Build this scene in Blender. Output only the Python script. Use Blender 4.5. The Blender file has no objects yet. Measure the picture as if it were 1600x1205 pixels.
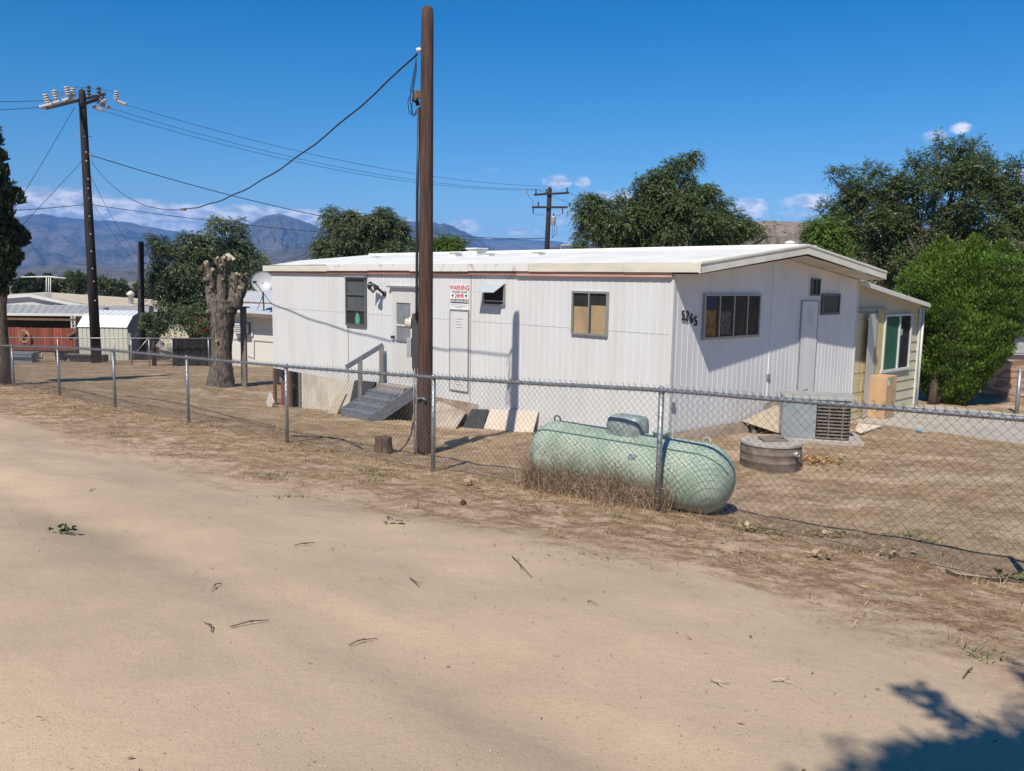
import bpy, math, random
import numpy as np
from mathutils import Matrix, Vector, Euler

random.seed(7)
RS = np.random.RandomState(11)
C = bpy.context.scene.collection
R = math.radians

# ------------------------------------------------------------------ camera
CZ = 1.65
FPX, PIT, ROL = 1290.45, R(7.185), R(0.93)
cam_d = bpy.data.cameras.new("camera")
cam_d.sensor_width = 36
cam_d.lens = FPX / 1600 * 36
cam_d.clip_start = 0.05
cam_d.clip_end = 30000
cam = bpy.data.objects.new("camera", cam_d)
C.objects.link(cam)
cam.matrix_world = (Matrix.Translation((0, 0, CZ)) @ Euler((math.pi / 2 - PIT, 0, 0)).to_matrix().to_4x4()
                    @ Matrix.Rotation(ROL, 4, 'Z'))
bpy.context.scene.camera = cam

# ------------------------------------------------------------------ light
SUN_AZ, SUN_EL = 21.8, 51.0          # direction the light travels towards (from +Y to +X), elevation
world = bpy.data.worlds.new("World")
bpy.context.scene.world = world
world.use_nodes = True
wn = world.node_tree.nodes
wl = world.node_tree.links
wn.clear()
w_out = wn.new("ShaderNodeOutputWorld")
w_bg = wn.new("ShaderNodeBackground")
w_sky = wn.new("ShaderNodeTexSky")
w_sky.sky_type = 'NISHITA'
w_sky.sun_disc = False
w_sky.sun_elevation = R(SUN_EL)
w_sky.sun_rotation = R(180 + SUN_AZ)
w_sky.altitude = 900
w_sky.air_density = 1.0
w_sky.dust_density = 0.25
w_sky.ozone_density = 3.0
w_bg.inputs[1].default_value = 0.088
sun_d = bpy.data.lights.new("sun", 'SUN')
sun_d.energy = 4.6
sun_d.angle = R(0.53)
sun_d.color = (1.0, 0.93, 0.81)
sun = bpy.data.objects.new("sun", sun_d)
C.objects.link(sun)
sdir = Vector((math.sin(R(SUN_AZ)) * math.cos(R(SUN_EL)), math.cos(R(SUN_AZ)) * math.cos(R(SUN_EL)), -math.sin(R(SUN_EL))))
sun.rotation_euler = sdir.to_track_quat('-Z', 'Y').to_euler()
vs = bpy.context.scene.view_settings
vs.view_transform = 'Standard'
vs.look = 'None'
vs.exposure = 0.45
vs.gamma = 1.0
bpy.context.scene.cycles.volume_bounces = 0
bpy.context.scene.cycles.max_bounces = 8
bpy.context.scene.cycles.transparent_max_bounces = 12


def ray(px, py):
    x, y = px - 800.0, py - 602.5
    cr, sr = math.cos(ROL), math.sin(ROL)
    x, y = x * cr + y * sr, -x * sr + y * cr
    a, u = x / FPX, -y / FPX
    c, s = math.cos(PIT), math.sin(PIT)
    return np.array([a, c + u * s, -s + u * c])


def at(px, py, Y):
    d = ray(px, py)
    return d / d[1] * Y + np.array([0, 0, CZ])


def pxm(Y):
    return Y / FPX      # metres per photo pixel at depth Y


YAW = 0.803
K = np.array([2.445, 12.713, 0.0])          # near corner of the mobile home
LU = np.array([-math.sin(math.pi / 2 - YAW + 0), math.sin(YAW), 0.0])
LU = np.array([-math.cos(YAW), math.sin(YAW), 0.0])    # along the long wall
EV = np.array([math.sin(YAW), math.cos(YAW), 0.0])     # along the end wall


def HP(u, v, z):
    return K + LU * u + EV * v + np.array([0, 0, z])


def onlong(px, py, v=0.0):
    d = ray(px, py); o = np.array([0, 0, CZ]); P0 = K + EV * v
    q = o + d * (((P0 - o) @ EV) / (d @ EV))
    return float((q - K) @ LU), float(q[2])


def onend(px, py, u=0.0):
    d = ray(px, py); o = np.array([0, 0, CZ]); P0 = K + LU * u
    q = o + d * (((P0 - o) @ LU) / (d @ LU))
    return float((q - K) @ EV), float(q[2])


# ---- sky: clouds are mixed into the world by direction -------------------
def dirof(px, py):
    d = ray(px, py)
    return math.degrees(math.atan2(d[0], d[1])), math.degrees(math.atan2(d[2], math.hypot(d[0], d[1])))


def wmath(op, a, b=None, clamp=False):
    n = wn.new("ShaderNodeMath"); n.operation = op; n.use_clamp = clamp
    for i, v in enumerate((a, b)):
        if v is None: continue
        if isinstance(v, (int, float)): n.inputs[i].default_value = v
        else: wl.new(v, n.inputs[i])
    return n.outputs[0]


w_tc = wn.new("ShaderNodeTexCoord")
w_sep = wn.new("ShaderNodeSeparateXYZ")
wl.new(w_tc.outputs['Generated'], w_sep.inputs[0])
az = wmath('MULTIPLY', wmath('ARCTAN2', w_sep.outputs[0], w_sep.outputs[1]), 57.2958)
el = wmath('MULTIPLY', wmath('ARCSINE', w_sep.outputs[2]), 57.2958)
w_cmb = wn.new("ShaderNodeCombineXYZ")
wl.new(az, w_cmb.inputs[0]); wl.new(el, w_cmb.inputs[1])


def wnoise(scale, sy, det, off=0.0, rough=0.55):
    m = wn.new("ShaderNodeMapping"); m.inputs['Scale'].default_value = (1, sy, 1); m.inputs['Location'].default_value = (off, off, 0)
    wl.new(w_cmb.outputs[0], m.inputs[0])
    n = wn.new("ShaderNodeTexNoise"); n.inputs['Scale'].default_value = scale; n.inputs['Detail'].default_value = det
    n.inputs['Roughness'].default_value = rough
    wl.new(m.outputs[0], n.inputs['Vector'])
    return n.outputs[0]


n_edge = wnoise(0.6, 1.6, 9, rough=.66)
n_fine = wnoise(1.5, 1.3, 5, 7.3)
n_shade = wnoise(0.9, 2.2, 5, 3.1)
dens = None
# (px, py, half width px, half height px, strength)
for (cx, cy, rx, ry, st) in [(90, 328, 120, 32, 2.0), (200, 338, 120, 28, 1.9), (310, 345, 110, 26, 1.8), (400, 342, 80, 24, 1.4), (470, 350, 90, 24, 1.6),
                             (540, 342, 40, 18, .9), (560, 365, 80, 14, .8), (640, 356, 60, 16, .9), (725, 354, 32, 13, 1.1), (760, 264, 26, 6, .35), (815, 362, 36, 9, .8), (700, 372, 90, 9, .6), (870, 285, 27, 14, 1.0),
                             (911, 285, 15, 10, .85), (1170, 326, 34, 18, 1.15), (1265, 315, 50, 14, 1.1), (1462, 214, 22, 12, .75), (1500, 201, 17, 10, .8),
                             (1595, 275, 30, 16, .8), (950, 310, 60, 16, .6), (890, 345, 60, 22, .5), (1235, 335, 60, 8, .45), (-120, 330, 160, 34, 1.2), (1750, 300, 90, 26, 1.0)]:
    a0, e0 = dirof(cx, cy)
    sa, se = rx * 0.0444, ry * 0.0444
    dx = wmath('DIVIDE', wmath('SUBTRACT', az, a0), sa)
    dy = wmath('DIVIDE', wmath('SUBTRACT', el, e0), se)
    q = wmath('ADD', wmath('MULTIPLY', dx, dx), wmath('MULTIPLY', dy, dy))
    g = wmath('MULTIPLY', wmath('SUBTRACT', 1.0, q, True), st)
    dens = g if dens is None else wmath('MAXIMUM', dens, g)
nz = wmath('SUBTRACT', wmath('ADD', wmath('MULTIPLY', n_edge, 2.0), wmath('MULTIPLY', n_fine, 1.3)), 1.72)
d2 = wmath('ADD', dens, nz)
d2 = wmath('MULTIPLY', d2, wmath('MULTIPLY', dens, 2.6, True))
alpha = wmath('MULTIPLY', wmath('MULTIPLY', d2, 1.05, True), 0.9)
w_hs = wn.new("ShaderNodeHueSaturation")
w_hs.inputs['Saturation'].default_value = 1.5
w_hs.inputs['Value'].default_value = 1.0
wl.new(w_sky.outputs[0], w_hs.inputs['Color'])
w_ramp = wn.new("ShaderNodeValToRGB")
w_ramp.color_ramp.elements[0].position = 0.42; w_ramp.color_ramp.elements[0].color = (5.4, 5.8, 7.0, 1)
w_ramp.color_ramp.elements[1].position = 0.58; w_ramp.color_ramp.elements[1].color = (12.0, 11.3, 11.0, 1)
wl.new(n_shade, w_ramp.inputs[0])
w_mix = wn.new("ShaderNodeMix"); w_mix.data_type = 'RGBA'
wl.new(alpha, w_mix.inputs[0]); wl.new(w_hs.outputs[0], w_mix.inputs[6]); wl.new(w_ramp.outputs[0], w_mix.inputs[7])
wl.new(w_mix.outputs[2], w_bg.inputs[0]); wl.new(w_bg.outputs[0], w_out.inputs[0])

# ------------------------------------------------------------------ terrain
TP = np.array([
    (0, 0, 0), (-3, 3, -.03), (3, 2, 0), (-8, 2, -.1), (8, -2, .0), (0, -8, .05), (-14, -6, .0), (14, -10, .0), (-16, 8, -.45), (-22, 18, -1.1),
    (0, 5, -.12), (-5, 8, -.35), (-10, 12, -.7), (3, 4.2, -.22), (7, 1, -.1),
    (1.45, 7.94, -.58), (-1.0, 10.4, -.76), (-3.5, 12.6, -.88), (-5.9, 14.8, -1.0), (-8.25, 16.9, -1.08), (-10.47, 18.8, -1.18), (-13.5, 21.6, -1.32),
    (3.8, 5.75, -.5), (6.5, 3.2, -.4),
    (-1.3, 12, -.9), (.1, 15.2, -1.1), (2.3, 12.3, -.74), (-1.3, 16.4, -1.25), (-4.2, 19.2, -1.44), (-6.3, 21.5, -1.7), (-8.3, 23.3, -1.52),
    (3.5, 11, -.84), (5.1, 13, -.88), (2.0, 8.6, -.68), (8, 9, -.6), (12, 5, -.5), (6.6, 16.2, -1.1), (7.2, 17.1, -1.22), (9.5, 15.2, -1.22), (9.8, 20.1, -1.24), (11.5, 18.7, -1.24),
    (14.6, 22, -1.3), (20, 20, -1.3), (15, 12, -.95),
    (-16, 30, -1.8), (-18, 35, -2.05), (-14, 35, -2.02), (-20, 26, -1.6), (-9.5, 36, -2.1), (-28, 36, -2.15), (-18, 40, -2.45), (-15, 41, -2.5), (-11, 30, -1.78),
    (-30, 48, -2.3), (0, 48, -2.3), (30, 40, -1.8), (50, 10, -.9), (-50, 10, -1.0), (-45, -20, 0), (45, -20, 0), (0, -35, 0.1), (-60, 50, -2), (60, 60, -2), (0, 75, -2.2)], float)


def _U(r2): return np.where(r2 > 1e-12, r2 * np.log(r2 + 1e-12), 0.0)


_n = len(TP)
_A = np.zeros((_n + 3, _n + 3))
_A[:_n, :_n] = _U(((TP[:, None, :2] - TP[None, :, :2]) ** 2).sum(2)) + np.eye(_n) * 0.6
_A[:_n, _n] = 1; _A[:_n, _n + 1:] = TP[:, :2]; _A[_n, :_n] = 1; _A[_n + 1:, :_n] = TP[:, :2].T
_W = np.linalg.solve(_A, np.concatenate([TP[:, 2], [0, 0, 0]]))


def ground(X, Y):
    X = np.asarray(X, float); Y = np.asarray(Y, float)
    sh = X.shape; x = X.ravel(); y = Y.ravel()
    r = np.hypot(x, y)
    k = np.minimum(1.0, 58 / np.maximum(r, 1e-6)); xc, yc = x * k, y * k
    out = np.empty(len(x))
    for i in range(0, len(x), 20000):
        sl = slice(i, i + 20000)
        U = _U((xc[sl, None] - TP[None, :, 0]) ** 2 + (yc[sl, None] - TP[None, :, 1]) ** 2)
        out[sl] = U @ _W[:_n] + _W[_n] + _W[_n + 1] * xc[sl] + _W[_n + 2] * yc[sl]
    fade = np.clip((r - 58) / 400, 0, 1)
    out = out * (1 - fade) + fade * (-7.0)
    return out.reshape(sh)




def vnoise(x, y, seed=0):
    """cheap smooth value noise on arrays"""
    xi = np.floor(x).astype(int); yi = np.floor(y).astype(int)
    xf = x - xi; yf = y - yi
    u = xf * xf * (3 - 2 * xf); v = yf * yf * (3 - 2 * yf)

    def h(a, b):
        n = (a * 374761393 + b * 668265263 + seed * 1442695041) & 0x7fffffff
        n = ((n ^ (n >> 13)) * 1274126177) & 0x7fffffff
        return ((n ^ (n >> 16)) & 0xffff) / 65535.0
    return (h(xi, yi) * (1 - u) + h(xi + 1, yi) * u) * (1 - v) + (h(xi, yi + 1) * (1 - u) + h(xi + 1, yi + 1) * u) * v


def fbm(x, y, oct=4, seed=0):
    s = 0; a = .5; t = 0
    for i in range(oct):
        s = s + a * vnoise(x * 2 ** i, y * 2 ** i, seed + i * 17); t += a; a *= .5
    return s / t


# fence line (used by the ground material and the fence)
F0 = np.array([1.44, 7.936]); FD = np.array([-.7305, .6829]); FN = np.array([.6829, .7305])   # FN points into the yard


def fdist(x, y): return (x - F0[0]) * FN[0] + (y - F0[1]) * FN[1]      # <0 on the road side


def road_mask(X, Y):
    return 1 / (1 + np.exp((fdist(X, Y) + 3.0 + 1.2 * (fbm(X * .35, Y * .35, 3, 5) - .5)) * 2.5))


def relief(X, Y):
    """bumps, trampled patches and wheel ruts added to the smooth terrain near the camera"""
    near = np.clip(1.5 - np.hypot(X, Y - 8) / 40, 0, 1); fd = fdist(X, Y); rd = road_mask(X, Y)
    z = near * ((fbm(X * .5, Y * .5, 3, 1) - .5) * .07 + (fbm(X * 2.3, Y * 2.3, 3, 2) - .5) * (.05 - .01 * rd) + (fbm(X * 7, Y * 7, 2, 3) - .5) * (.02 - .008 * rd))
    sl = (X - F0[0]) * FD[0] + (Y - F0[1]) * FD[1]
    for c0 in (-4.6, -6.3):
        z = z - near * .05 * np.exp(-((fd - c0 - .35 * (fbm(sl * .2, sl * 0 + 3, 2, 8) - .5)) / .28) ** 2) * (.5 + .9 * fbm(sl * .5, fd * .5, 2, 44))
    return z


def gz(x, y):
    x, y = np.array([float(x)]), np.array([float(y)])
    return float((ground(x, y) + relief(x, y))[0])


def gp(px, py):
    """point where the sight line through a photo pixel meets the ground"""
    d = ray(px, py); lo, hi = 0.5, 200.0
    f = lambda t: CZ + d[2] * t - gz(d[0] * t, d[1] * t)
    t = 1.0; last = 0.5
    while t < 200:
        if f(t) < 0: lo, hi = last, t; break
        last = t; t *= 1.04
    for _ in range(25):
        m = (lo + hi) / 2
        if f(m) < 0: hi = m
        else: lo = m
    return np.array([d[0] * lo, d[1] * lo, CZ + d[2] * lo])


# ------------------------------------------------------------------ materials
def nodes_of(m):
    m.use_nodes = True
    nt = m.node_tree
    return nt, nt.nodes, nt.links, nt.nodes["Principled BSDF"]


MATS = {}


def mat(name, col, rough=0.7, metal=0.0, var=0.12, scale=6.0, bump=0.0, bscale=40.0, col2=None, streak=None, spec=None, det=5, thr=(.35, .65), trans=0.0, spots=None):
    """procedural material: two colours mixed by noise, optional stretched streaks and bump"""
    if name in MATS: return MATS[name]
    m = bpy.data.materials.new(name)
    nt, N, L, P = nodes_of(m)
    tc = N.new("ShaderNodeTexCoord")
    mp = N.new("ShaderNodeMapping"); L.new(tc.outputs['Object'], mp.inputs[0])
    if streak: mp.inputs['Scale'].default_value = streak
    nz = N.new("ShaderNodeTexNoise"); nz.inputs['Scale'].default_value = scale; nz.inputs['Detail'].default_value = det
    L.new(mp.outputs[0], nz.inputs['Vector'])
    rp = N.new("ShaderNodeValToRGB")
    c2 = col2 if col2 else tuple(max(0, c * (1 - var)) for c in col)
    rp.color_ramp.elements[0].position = thr[0]; rp.color_ramp.elements[0].color = (*c2, 1)
    rp.color_ramp.elements[1].position = thr[1]; rp.color_ramp.elements[1].color = (*col, 1)
    L.new(nz.outputs[0], rp.inputs[0]); cout = rp.outputs[0]
    for (sc_, ss_, st_, lo_, hi_, amt_) in (spots or ()):       # stains: colour, scale, stretch, threshold, amount
        m2 = N.new("ShaderNodeMapping"); m2.inputs['Scale'].default_value = st_; m2.inputs['Location'].default_value = (3.1, 1.7, .4); L.new(tc.outputs['Object'], m2.inputs[0])
        ns = N.new("ShaderNodeTexNoise"); ns.inputs['Scale'].default_value = ss_; ns.inputs['Detail'].default_value = 6; ns.inputs['Roughness'].default_value = .65; L.new(m2.outputs[0], ns.inputs['Vector'])
        mr = N.new("ShaderNodeMapRange"); mr.inputs[1].default_value = lo_; mr.inputs[2].default_value = hi_; mr.inputs[4].default_value = amt_; L.new(ns.outputs[0], mr.inputs[0])
        mx = N.new("ShaderNodeMix"); mx.data_type = 'RGBA'; L.new(mr.outputs[0], mx.inputs[0]); L.new(cout, mx.inputs[6]); mx.inputs[7].default_value = (*sc_, 1); cout = mx.outputs[2]
    L.new(cout, P.inputs['Base Color'])
    P.inputs['Roughness'].default_value = rough
    P.inputs['Metallic'].default_value = metal
    if spec is not None: P.inputs['Specular IOR Level'].default_value = spec
    if trans: P.inputs['Transmission Weight'].default_value = trans
    if bump:
        n2 = N.new("ShaderNodeTexNoise"); n2.inputs['Scale'].default_value = bscale; n2.inputs['Detail'].default_value = 4
        L.new(mp.outputs[0], n2.inputs['Vector'])
        b = N.new("ShaderNodeBump"); b.inputs['Strength'].default_value = bump; b.inputs['Distance'].default_value = 0.02
        L.new(n2.outputs[0], b.inputs['Height']); L.new(b.outputs[0], P.inputs['Normal'])
    MATS[name] = m
    return m


def foliage(name, ca, cb, cc, rough=0.55, translucent=0.35):
    """leaf material: each leaf gets one of three tones from a per-leaf attribute"""
    if name in MATS: return MATS[name]
    m = bpy.data.materials.new(name)
    nt, N, L, P = nodes_of(m)
    a = N.new("ShaderNodeAttribute"); a.attribute_name = "tone"
    rp = N.new("ShaderNodeValToRGB")
    e = rp.color_ramp.elements
    e[0].position = 0.0; e[0].color = (*ca, 1); e[1].position = 0.55; e[1].color = (*cb, 1)
    x = e.new(1.0); x.color = (*cc, 1)
    L.new(a.outputs['Fac'], rp.inputs[0])
    L.new(rp.outputs[0], P.inputs['Base Color'])
    P.inputs['Roughness'].default_value = rough
    P.inputs['Specular IOR Level'].default_value = 0.35
    t = N.new("ShaderNodeBsdfTranslucent"); L.new(rp.outputs[0], t.inputs[0])
    mx = N.new("ShaderNodeMixShader"); mx.inputs[0].default_value = translucent
    out = [n for n in N if n.type == 'OUTPUT_MATERIAL'][0]
    L.new(P.outputs[0], mx.inputs[1]); L.new(t.outputs[0], mx.inputs[2]); L.new(mx.outputs[0], out.inputs[0])
    MATS[name] = m
    return m


def glass(name, tint=(.93, .95, .95), alpha=.2, rough=.04):
    if name in MATS: return MATS[name]
    m = bpy.data.materials.new(name)
    nt, N, L, P = nodes_of(m)
    N.remove(P)
    out = [n for n in N if n.type == 'OUTPUT_MATERIAL'][0]
    tr = N.new("ShaderNodeBsdfTransparent"); tr.inputs[0].default_value = (*tint, 1)
    gl = N.new("ShaderNodeBsdfGlossy"); gl.inputs['Roughness'].default_value = rough
    tc = N.new("ShaderNodeTexCoord")
    nz = N.new("ShaderNodeTexNoise"); nz.inputs['Scale'].default_value = 5; nz.inputs['Detail'].default_value = 4
    L.new(tc.outputs['Object'], nz.inputs['Vector'])
    mr = N.new("ShaderNodeMapRange"); mr.inputs[1].default_value = .3; mr.inputs[2].default_value = .7; mr.inputs[3].default_value = alpha * .7; mr.inputs[4].default_value = alpha * 1.3
    L.new(nz.outputs[0], mr.inputs[0])
    mx = N.new("ShaderNodeMixShader")
    L.new(mr.outputs[0], mx.inputs[0]); L.new(tr.outputs[0], mx.inputs[1]); L.new(gl.outputs[0], mx.inputs[2]); L.new(mx.outputs[0], out.inputs[0])
    MATS[name] = m
    return m


# ------------------------------------------------------------------ mesh helpers
class MB:
    """collects shapes given in world space and links them as ONE mesh object"""
    def __init__(s): s.v = []; s.f = []; s.sm = []

    def add(s, vs, fs, smooth=False):
        b = len(s.v)
        s.v.extend([tuple(map(float, p)) for p in vs])
        for f in fs: s.f.append(tuple(b + i for i in f)); s.sm.append(smooth)

    def box(s, c, ax, ay, az_):
        """c centre, ax/ay/az_ half vectors"""
        c, ax, ay, az_ = [np.array(q, float) for q in (c, ax, ay, az_)]
        vs = [c + sx * ax + sy * ay + sz * az_ for sx in (-1, 1) for sy in (-1, 1) for sz in (-1, 1)]
        s.add(vs, [(0, 1, 3, 2), (4, 6, 7, 5), (0, 4, 5, 1), (2, 3, 7, 6), (0, 2, 6, 4), (1, 5, 7, 3)])

    def hbox(s, u0, u1, v0, v1, z0, z1):
        c = HP((u0 + u1) / 2, (v0 + v1) / 2, (z0 + z1) / 2)
        s.box(c, LU * abs(u1 - u0) / 2, EV * abs(v1 - v0) / 2, (0, 0, abs(z1 - z0) / 2))

    def bar(s, a, b, w, h=None, up=(0, 0, 1)):
        """rectangular bar from a to b"""
        a, b = np.array(a, float), np.array(b, float); h = h or w
        d = b - a; l = np.linalg.norm(d); d = d / l
        up = np.array(up, float)
        if abs(d @ up) > .98: up = np.array([0, 1.0, 0])
        sx = np.cross(d, up); sx /= np.linalg.norm(sx); sy = np.cross(sx, d)
        s.box((a + b) / 2, d * l / 2, sx * w / 2, sy * h / 2)

    def tube(s, pts, rad, n=8, cap=True, smooth=True):
        pts = [np.array(p, float) for p in pts]
        rad = rad if hasattr(rad, '__len__') else [rad] * len(pts)
        m = len(pts); vs = []
        prev = None
        for i in range(m):
            d = pts[min(i + 1, m - 1)] - pts[max(i - 1, 0)]
            d = d / (np.linalg.norm(d) + 1e-12)
            if prev is None:
                r = np.array([1.0, 0, 0]) if abs(d[0]) < .9 else np.array([0, 1.0, 0])
            else: r = prev
            x = r - d * (r @ d); x /= np.linalg.norm(x); y = np.cross(d, x); prev = x
            for k in range(n):
                a = 2 * math.pi * k / n
                vs.append(pts[i] + rad[i] * (math.cos(a) * x + math.sin(a) * y))
        fs = [(i * n + k, i * n + (k + 1) % n, (i + 1) * n + (k + 1) % n, (i + 1) * n + k) for i in range(m - 1) for k in range(n)]
        s.add(vs, fs, smooth)
        if cap:
            b = len(s.v) - m * n
            s.f.append(tuple(b + k for k in reversed(range(n)))); s.sm.append(False)
            s.f.append(tuple(b + (m - 1) * n + k for k in range(n))); s.sm.append(False)

    def lathe(s, base, axis, prof, n=24, smooth=True):
        """prof: list of (t along axis, radius)"""
        base = np.array(base, float); d = np.array(axis, float); d /= np.linalg.norm(d)
        r = np.array([1.0, 0, 0]) if abs(d[0]) < .9 else np.array([0, 1.0, 0])
        x = r - d * (r @ d); x /= np.linalg.norm(x); y = np.cross(d, x)
        vs = [base + d * t + max(q, 1e-4) * (math.cos(2 * math.pi * k / n) * x + math.sin(2 * math.pi * k / n) * y) for t, q in prof for k in range(n)]
        m = len(prof)
        fs = [(i * n + k, i * n + (k + 1) % n, (i + 1) * n + (k + 1) % n, (i + 1) * n + k) for i in range(m - 1) for k in range(n)]
        s.add(vs, fs, smooth)

    def quad(s, a, b, c, d): s.add([a, b, c, d], [(0, 1, 2, 3)])

    def prism(s, poly, off):
        """flat polygon (3d points) extruded by the vector off"""
        off = np.array(off, float); n = len(poly)
        vs = [np.array(p, float) for p in poly] + [np.array(p, float) + off for p in poly]
        fs = [tuple(range(n)), tuple(range(2 * n - 1, n - 1, -1))] + [(i, i + n, (i + 1) % n + n, (i + 1) % n) for i in range(n)]
        s.add(vs, fs)

    def build(s, name, m, parent=None, bevel=0.0):
        me = bpy.data.meshes.new(name)
        V = np.array(s.v)
        if parent is not None:
            o = np.array(parent_origin(parent))
        else:
            o = np.array([(V[:, 0].min() + V[:, 0].max()) / 2, (V[:, 1].min() + V[:, 1].max()) / 2, V[:, 2].min()])
        me.from_pydata((V - o).tolist(), [], s.f)
        me.polygons.foreach_set("use_smooth", s.sm)
        me.materials.append(m)
        me.validate()
        ob = bpy.data.objects.new(name, me)
        C.objects.link(ob)
        if parent is not None: ob.parent = parent
        else: ob.location = o
        if bevel:
            b = ob.modifiers.new("bevel", 'BEVEL'); b.width = bevel; b.segments = 2; b.limit_method = 'ANGLE'; b.angle_limit = R(40)
        return ob


def parent_origin(p):
    o = Vector((0, 0, 0))
    while p is not None: o += p.location; p = p.parent
    return tuple(o)


def tag(o, label, cat, group=None, kind=None):
    if label: o['label'] = label
    if cat: o['category'] = cat
    if group: o['group'] = group
    if kind: o['kind'] = kind
    return o


def thing(name, loc, label, cat, group=None):
    o = bpy.data.objects.new(name, None)
    o.empty_display_size = .3
    C.objects.link(o); o.location = tuple(map(float, loc))
    return tag(o, label, cat, group)


def npmesh(name, V, F, m, parent=None, tone=None, loc=None, smooth=False):
    """fast mesh from arrays: V (n,3) world, F (k,q) faces of one size; tone one value per face"""
    o = np.array(parent_origin(parent)) if parent is not None else np.array(loc if loc is not None else V.mean(0))
    me = bpy.data.meshes.new(name)
    k, q = F.shape
    me.vertices.add(len(V)); me.vertices.foreach_set("co", (V - o).astype(np.float32).ravel())
    me.loops.add(k * q); me.loops.foreach_set("vertex_index", F.astype(np.int32).ravel())
    me.polygons.add(k)
    me.polygons.foreach_set("loop_start", (np.arange(k) * q).astype(np.int32))
    me.polygons.foreach_set("loop_total", np.full(k, q, np.int32))
    if smooth: me.polygons.foreach_set("use_smooth", np.ones(k, bool))
    if tone is not None:
        at_ = me.attributes.new("tone", 'FLOAT', 'FACE'); at_.data.foreach_set("value", tone.astype(np.float32))
    me.update(calc_edges=True)
    me.materials.append(m)
    ob = bpy.data.objects.new(name, me)
    C.objects.link(ob)
    if parent is not None: ob.parent = parent
    else: ob.location = tuple(o)
    return ob


def onfence(px, py):
    d = ray(px, py); n = np.array([FN[0], FN[1], 0]); o = np.array([0, 0, CZ])
    q = o + d * (((np.array([F0[0], F0[1], 0]) - o) @ n) / (d @ n))
    s = (q[0] - F0[0]) * FD[0] + (q[1] - F0[1]) * FD[1]
    return float(s), float(q[2])
# ================================================================== SETTING
def axis_pts(lo, hi, step, far, growth=1.18):
    a = list(np.arange(lo, hi + 1e-6, step)); s = step
    x = hi
    while x < far: s *= growth; x += s; a.append(x)
    s = step; x = lo; b = []
    while x > -far: s *= growth; x -= s; b.append(x)
    return np.array(b[::-1] + a)


gx = axis_pts(-16, 12, 0.09, 7500, 1.25)
gy = axis_pts(1.5, 24, 0.09, 7500, 1.25)
GX, GY = np.meshgrid(gx, gy)
GZ = ground(GX, GY)
GZ = GZ + relief(GX, GY)
nx, ny = len(gx), len(gy)
idx = np.arange(nx * ny).reshape(ny, nx)
GF = np.stack([idx[:-1, :-1], idx[:-1, 1:], idx[1:, 1:], idx[1:, :-1]], -1).reshape(-1, 4)

gm = bpy.data.materials.new("dirt_ground")
nt, N, L, P = nodes_of(gm)


def nd(t, **k):
    n = N.new(t)
    for a, b in k.items(): setattr(n, a, b)
    return n


def mth(op, a, b=None, clamp=False):
    n = nd("ShaderNodeMath", operation=op, use_clamp=clamp)
    for i, v in enumerate((a, b)):
        if v is None: continue
        if isinstance(v, (int, float)): n.inputs[i].default_value = v
        else: L.new(v, n.inputs[i])
    return n.outputs[0]


def noi(scale, det=4, rough=.55, vec=None, dist=0.0):
    n = nd("ShaderNodeTexNoise"); n.inputs['Scale'].default_value = scale; n.inputs['Detail'].default_value = det
    n.inputs['Roughness'].default_value = rough; n.inputs['Distortion'].default_value = dist
    L.new(vec if vec else geo, n.inputs['Vector']); return n.outputs[0]


def mixc(f, a, b):
    n = nd("ShaderNodeMix", data_type='RGBA')
    for i, v in ((0, f), (6, a), (7, b)):
        if isinstance(v, (int, float)): n.inputs[i].default_value = v
        elif isinstance(v, tuple): n.inputs[i].default_value = (*v, 1)
        else: L.new(v, n.inputs[i])
    return n.outputs[2]


def smooth(x, a, b):
    n = nd("ShaderNodeMapRange", interpolation_type='SMOOTHSTEP'); n.inputs[1].default_value = a; n.inputs[2].default_value = b
    L.new(x, n.inputs[0]); return n.outputs[0]


geo = nd("ShaderNodeNewGeometry").outputs['Position']
sp = nd("ShaderNodeSeparateXYZ"); L.new(geo, sp.inputs[0])
X_, Y_ = sp.outputs[0], sp.outputs[1]
# coordinate across (fdd) and along (fss) the fence
fdd = mth('ADD', mth('MULTIPLY', mth('SUBTRACT', X_, float(F0[0])), float(FN[0])), mth('MULTIPLY', mth('SUBTRACT', Y_, float(F0[1])), float(FN[1])))
fss = mth('ADD', mth('MULTIPLY', mth('SUBTRACT', X_, float(F0[0])), float(FD[0])), mth('MULTIPLY', mth('SUBTRACT', Y_, float(F0[1])), float(FD[1])))
cb = nd("ShaderNodeCombineXYZ"); L.new(mth('MULTIPLY', fss, .35), cb.inputs[0]); L.new(fdd, cb.inputs[1])
fv = cb.outputs[0]
# base sand
sand = mixc(smooth(noi(.55, 5, .6), .35, .68), (.515, .385, .265), (.42, .312, .215))
sand = mixc(mth('MULTIPLY', smooth(noi(.8, 6, .6, fv), .46, .68), .75), sand, (.36, .275, .195))
gr = noi(240, 3, .7)
sand = mixc(mth('MULTIPLY', smooth(gr, .42, .75), .5), sand, (.52, .41, .31))
sand = mixc(mth('MULTIPLY', smooth(noi(110, 4, .8), .55, .68), .7), sand, (.17, .12, .085))
sand = mixc(mth('MULTIPLY', smooth(noi(26, 5, .7), .6, .74), .35), sand, (.23, .17, .12))
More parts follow.
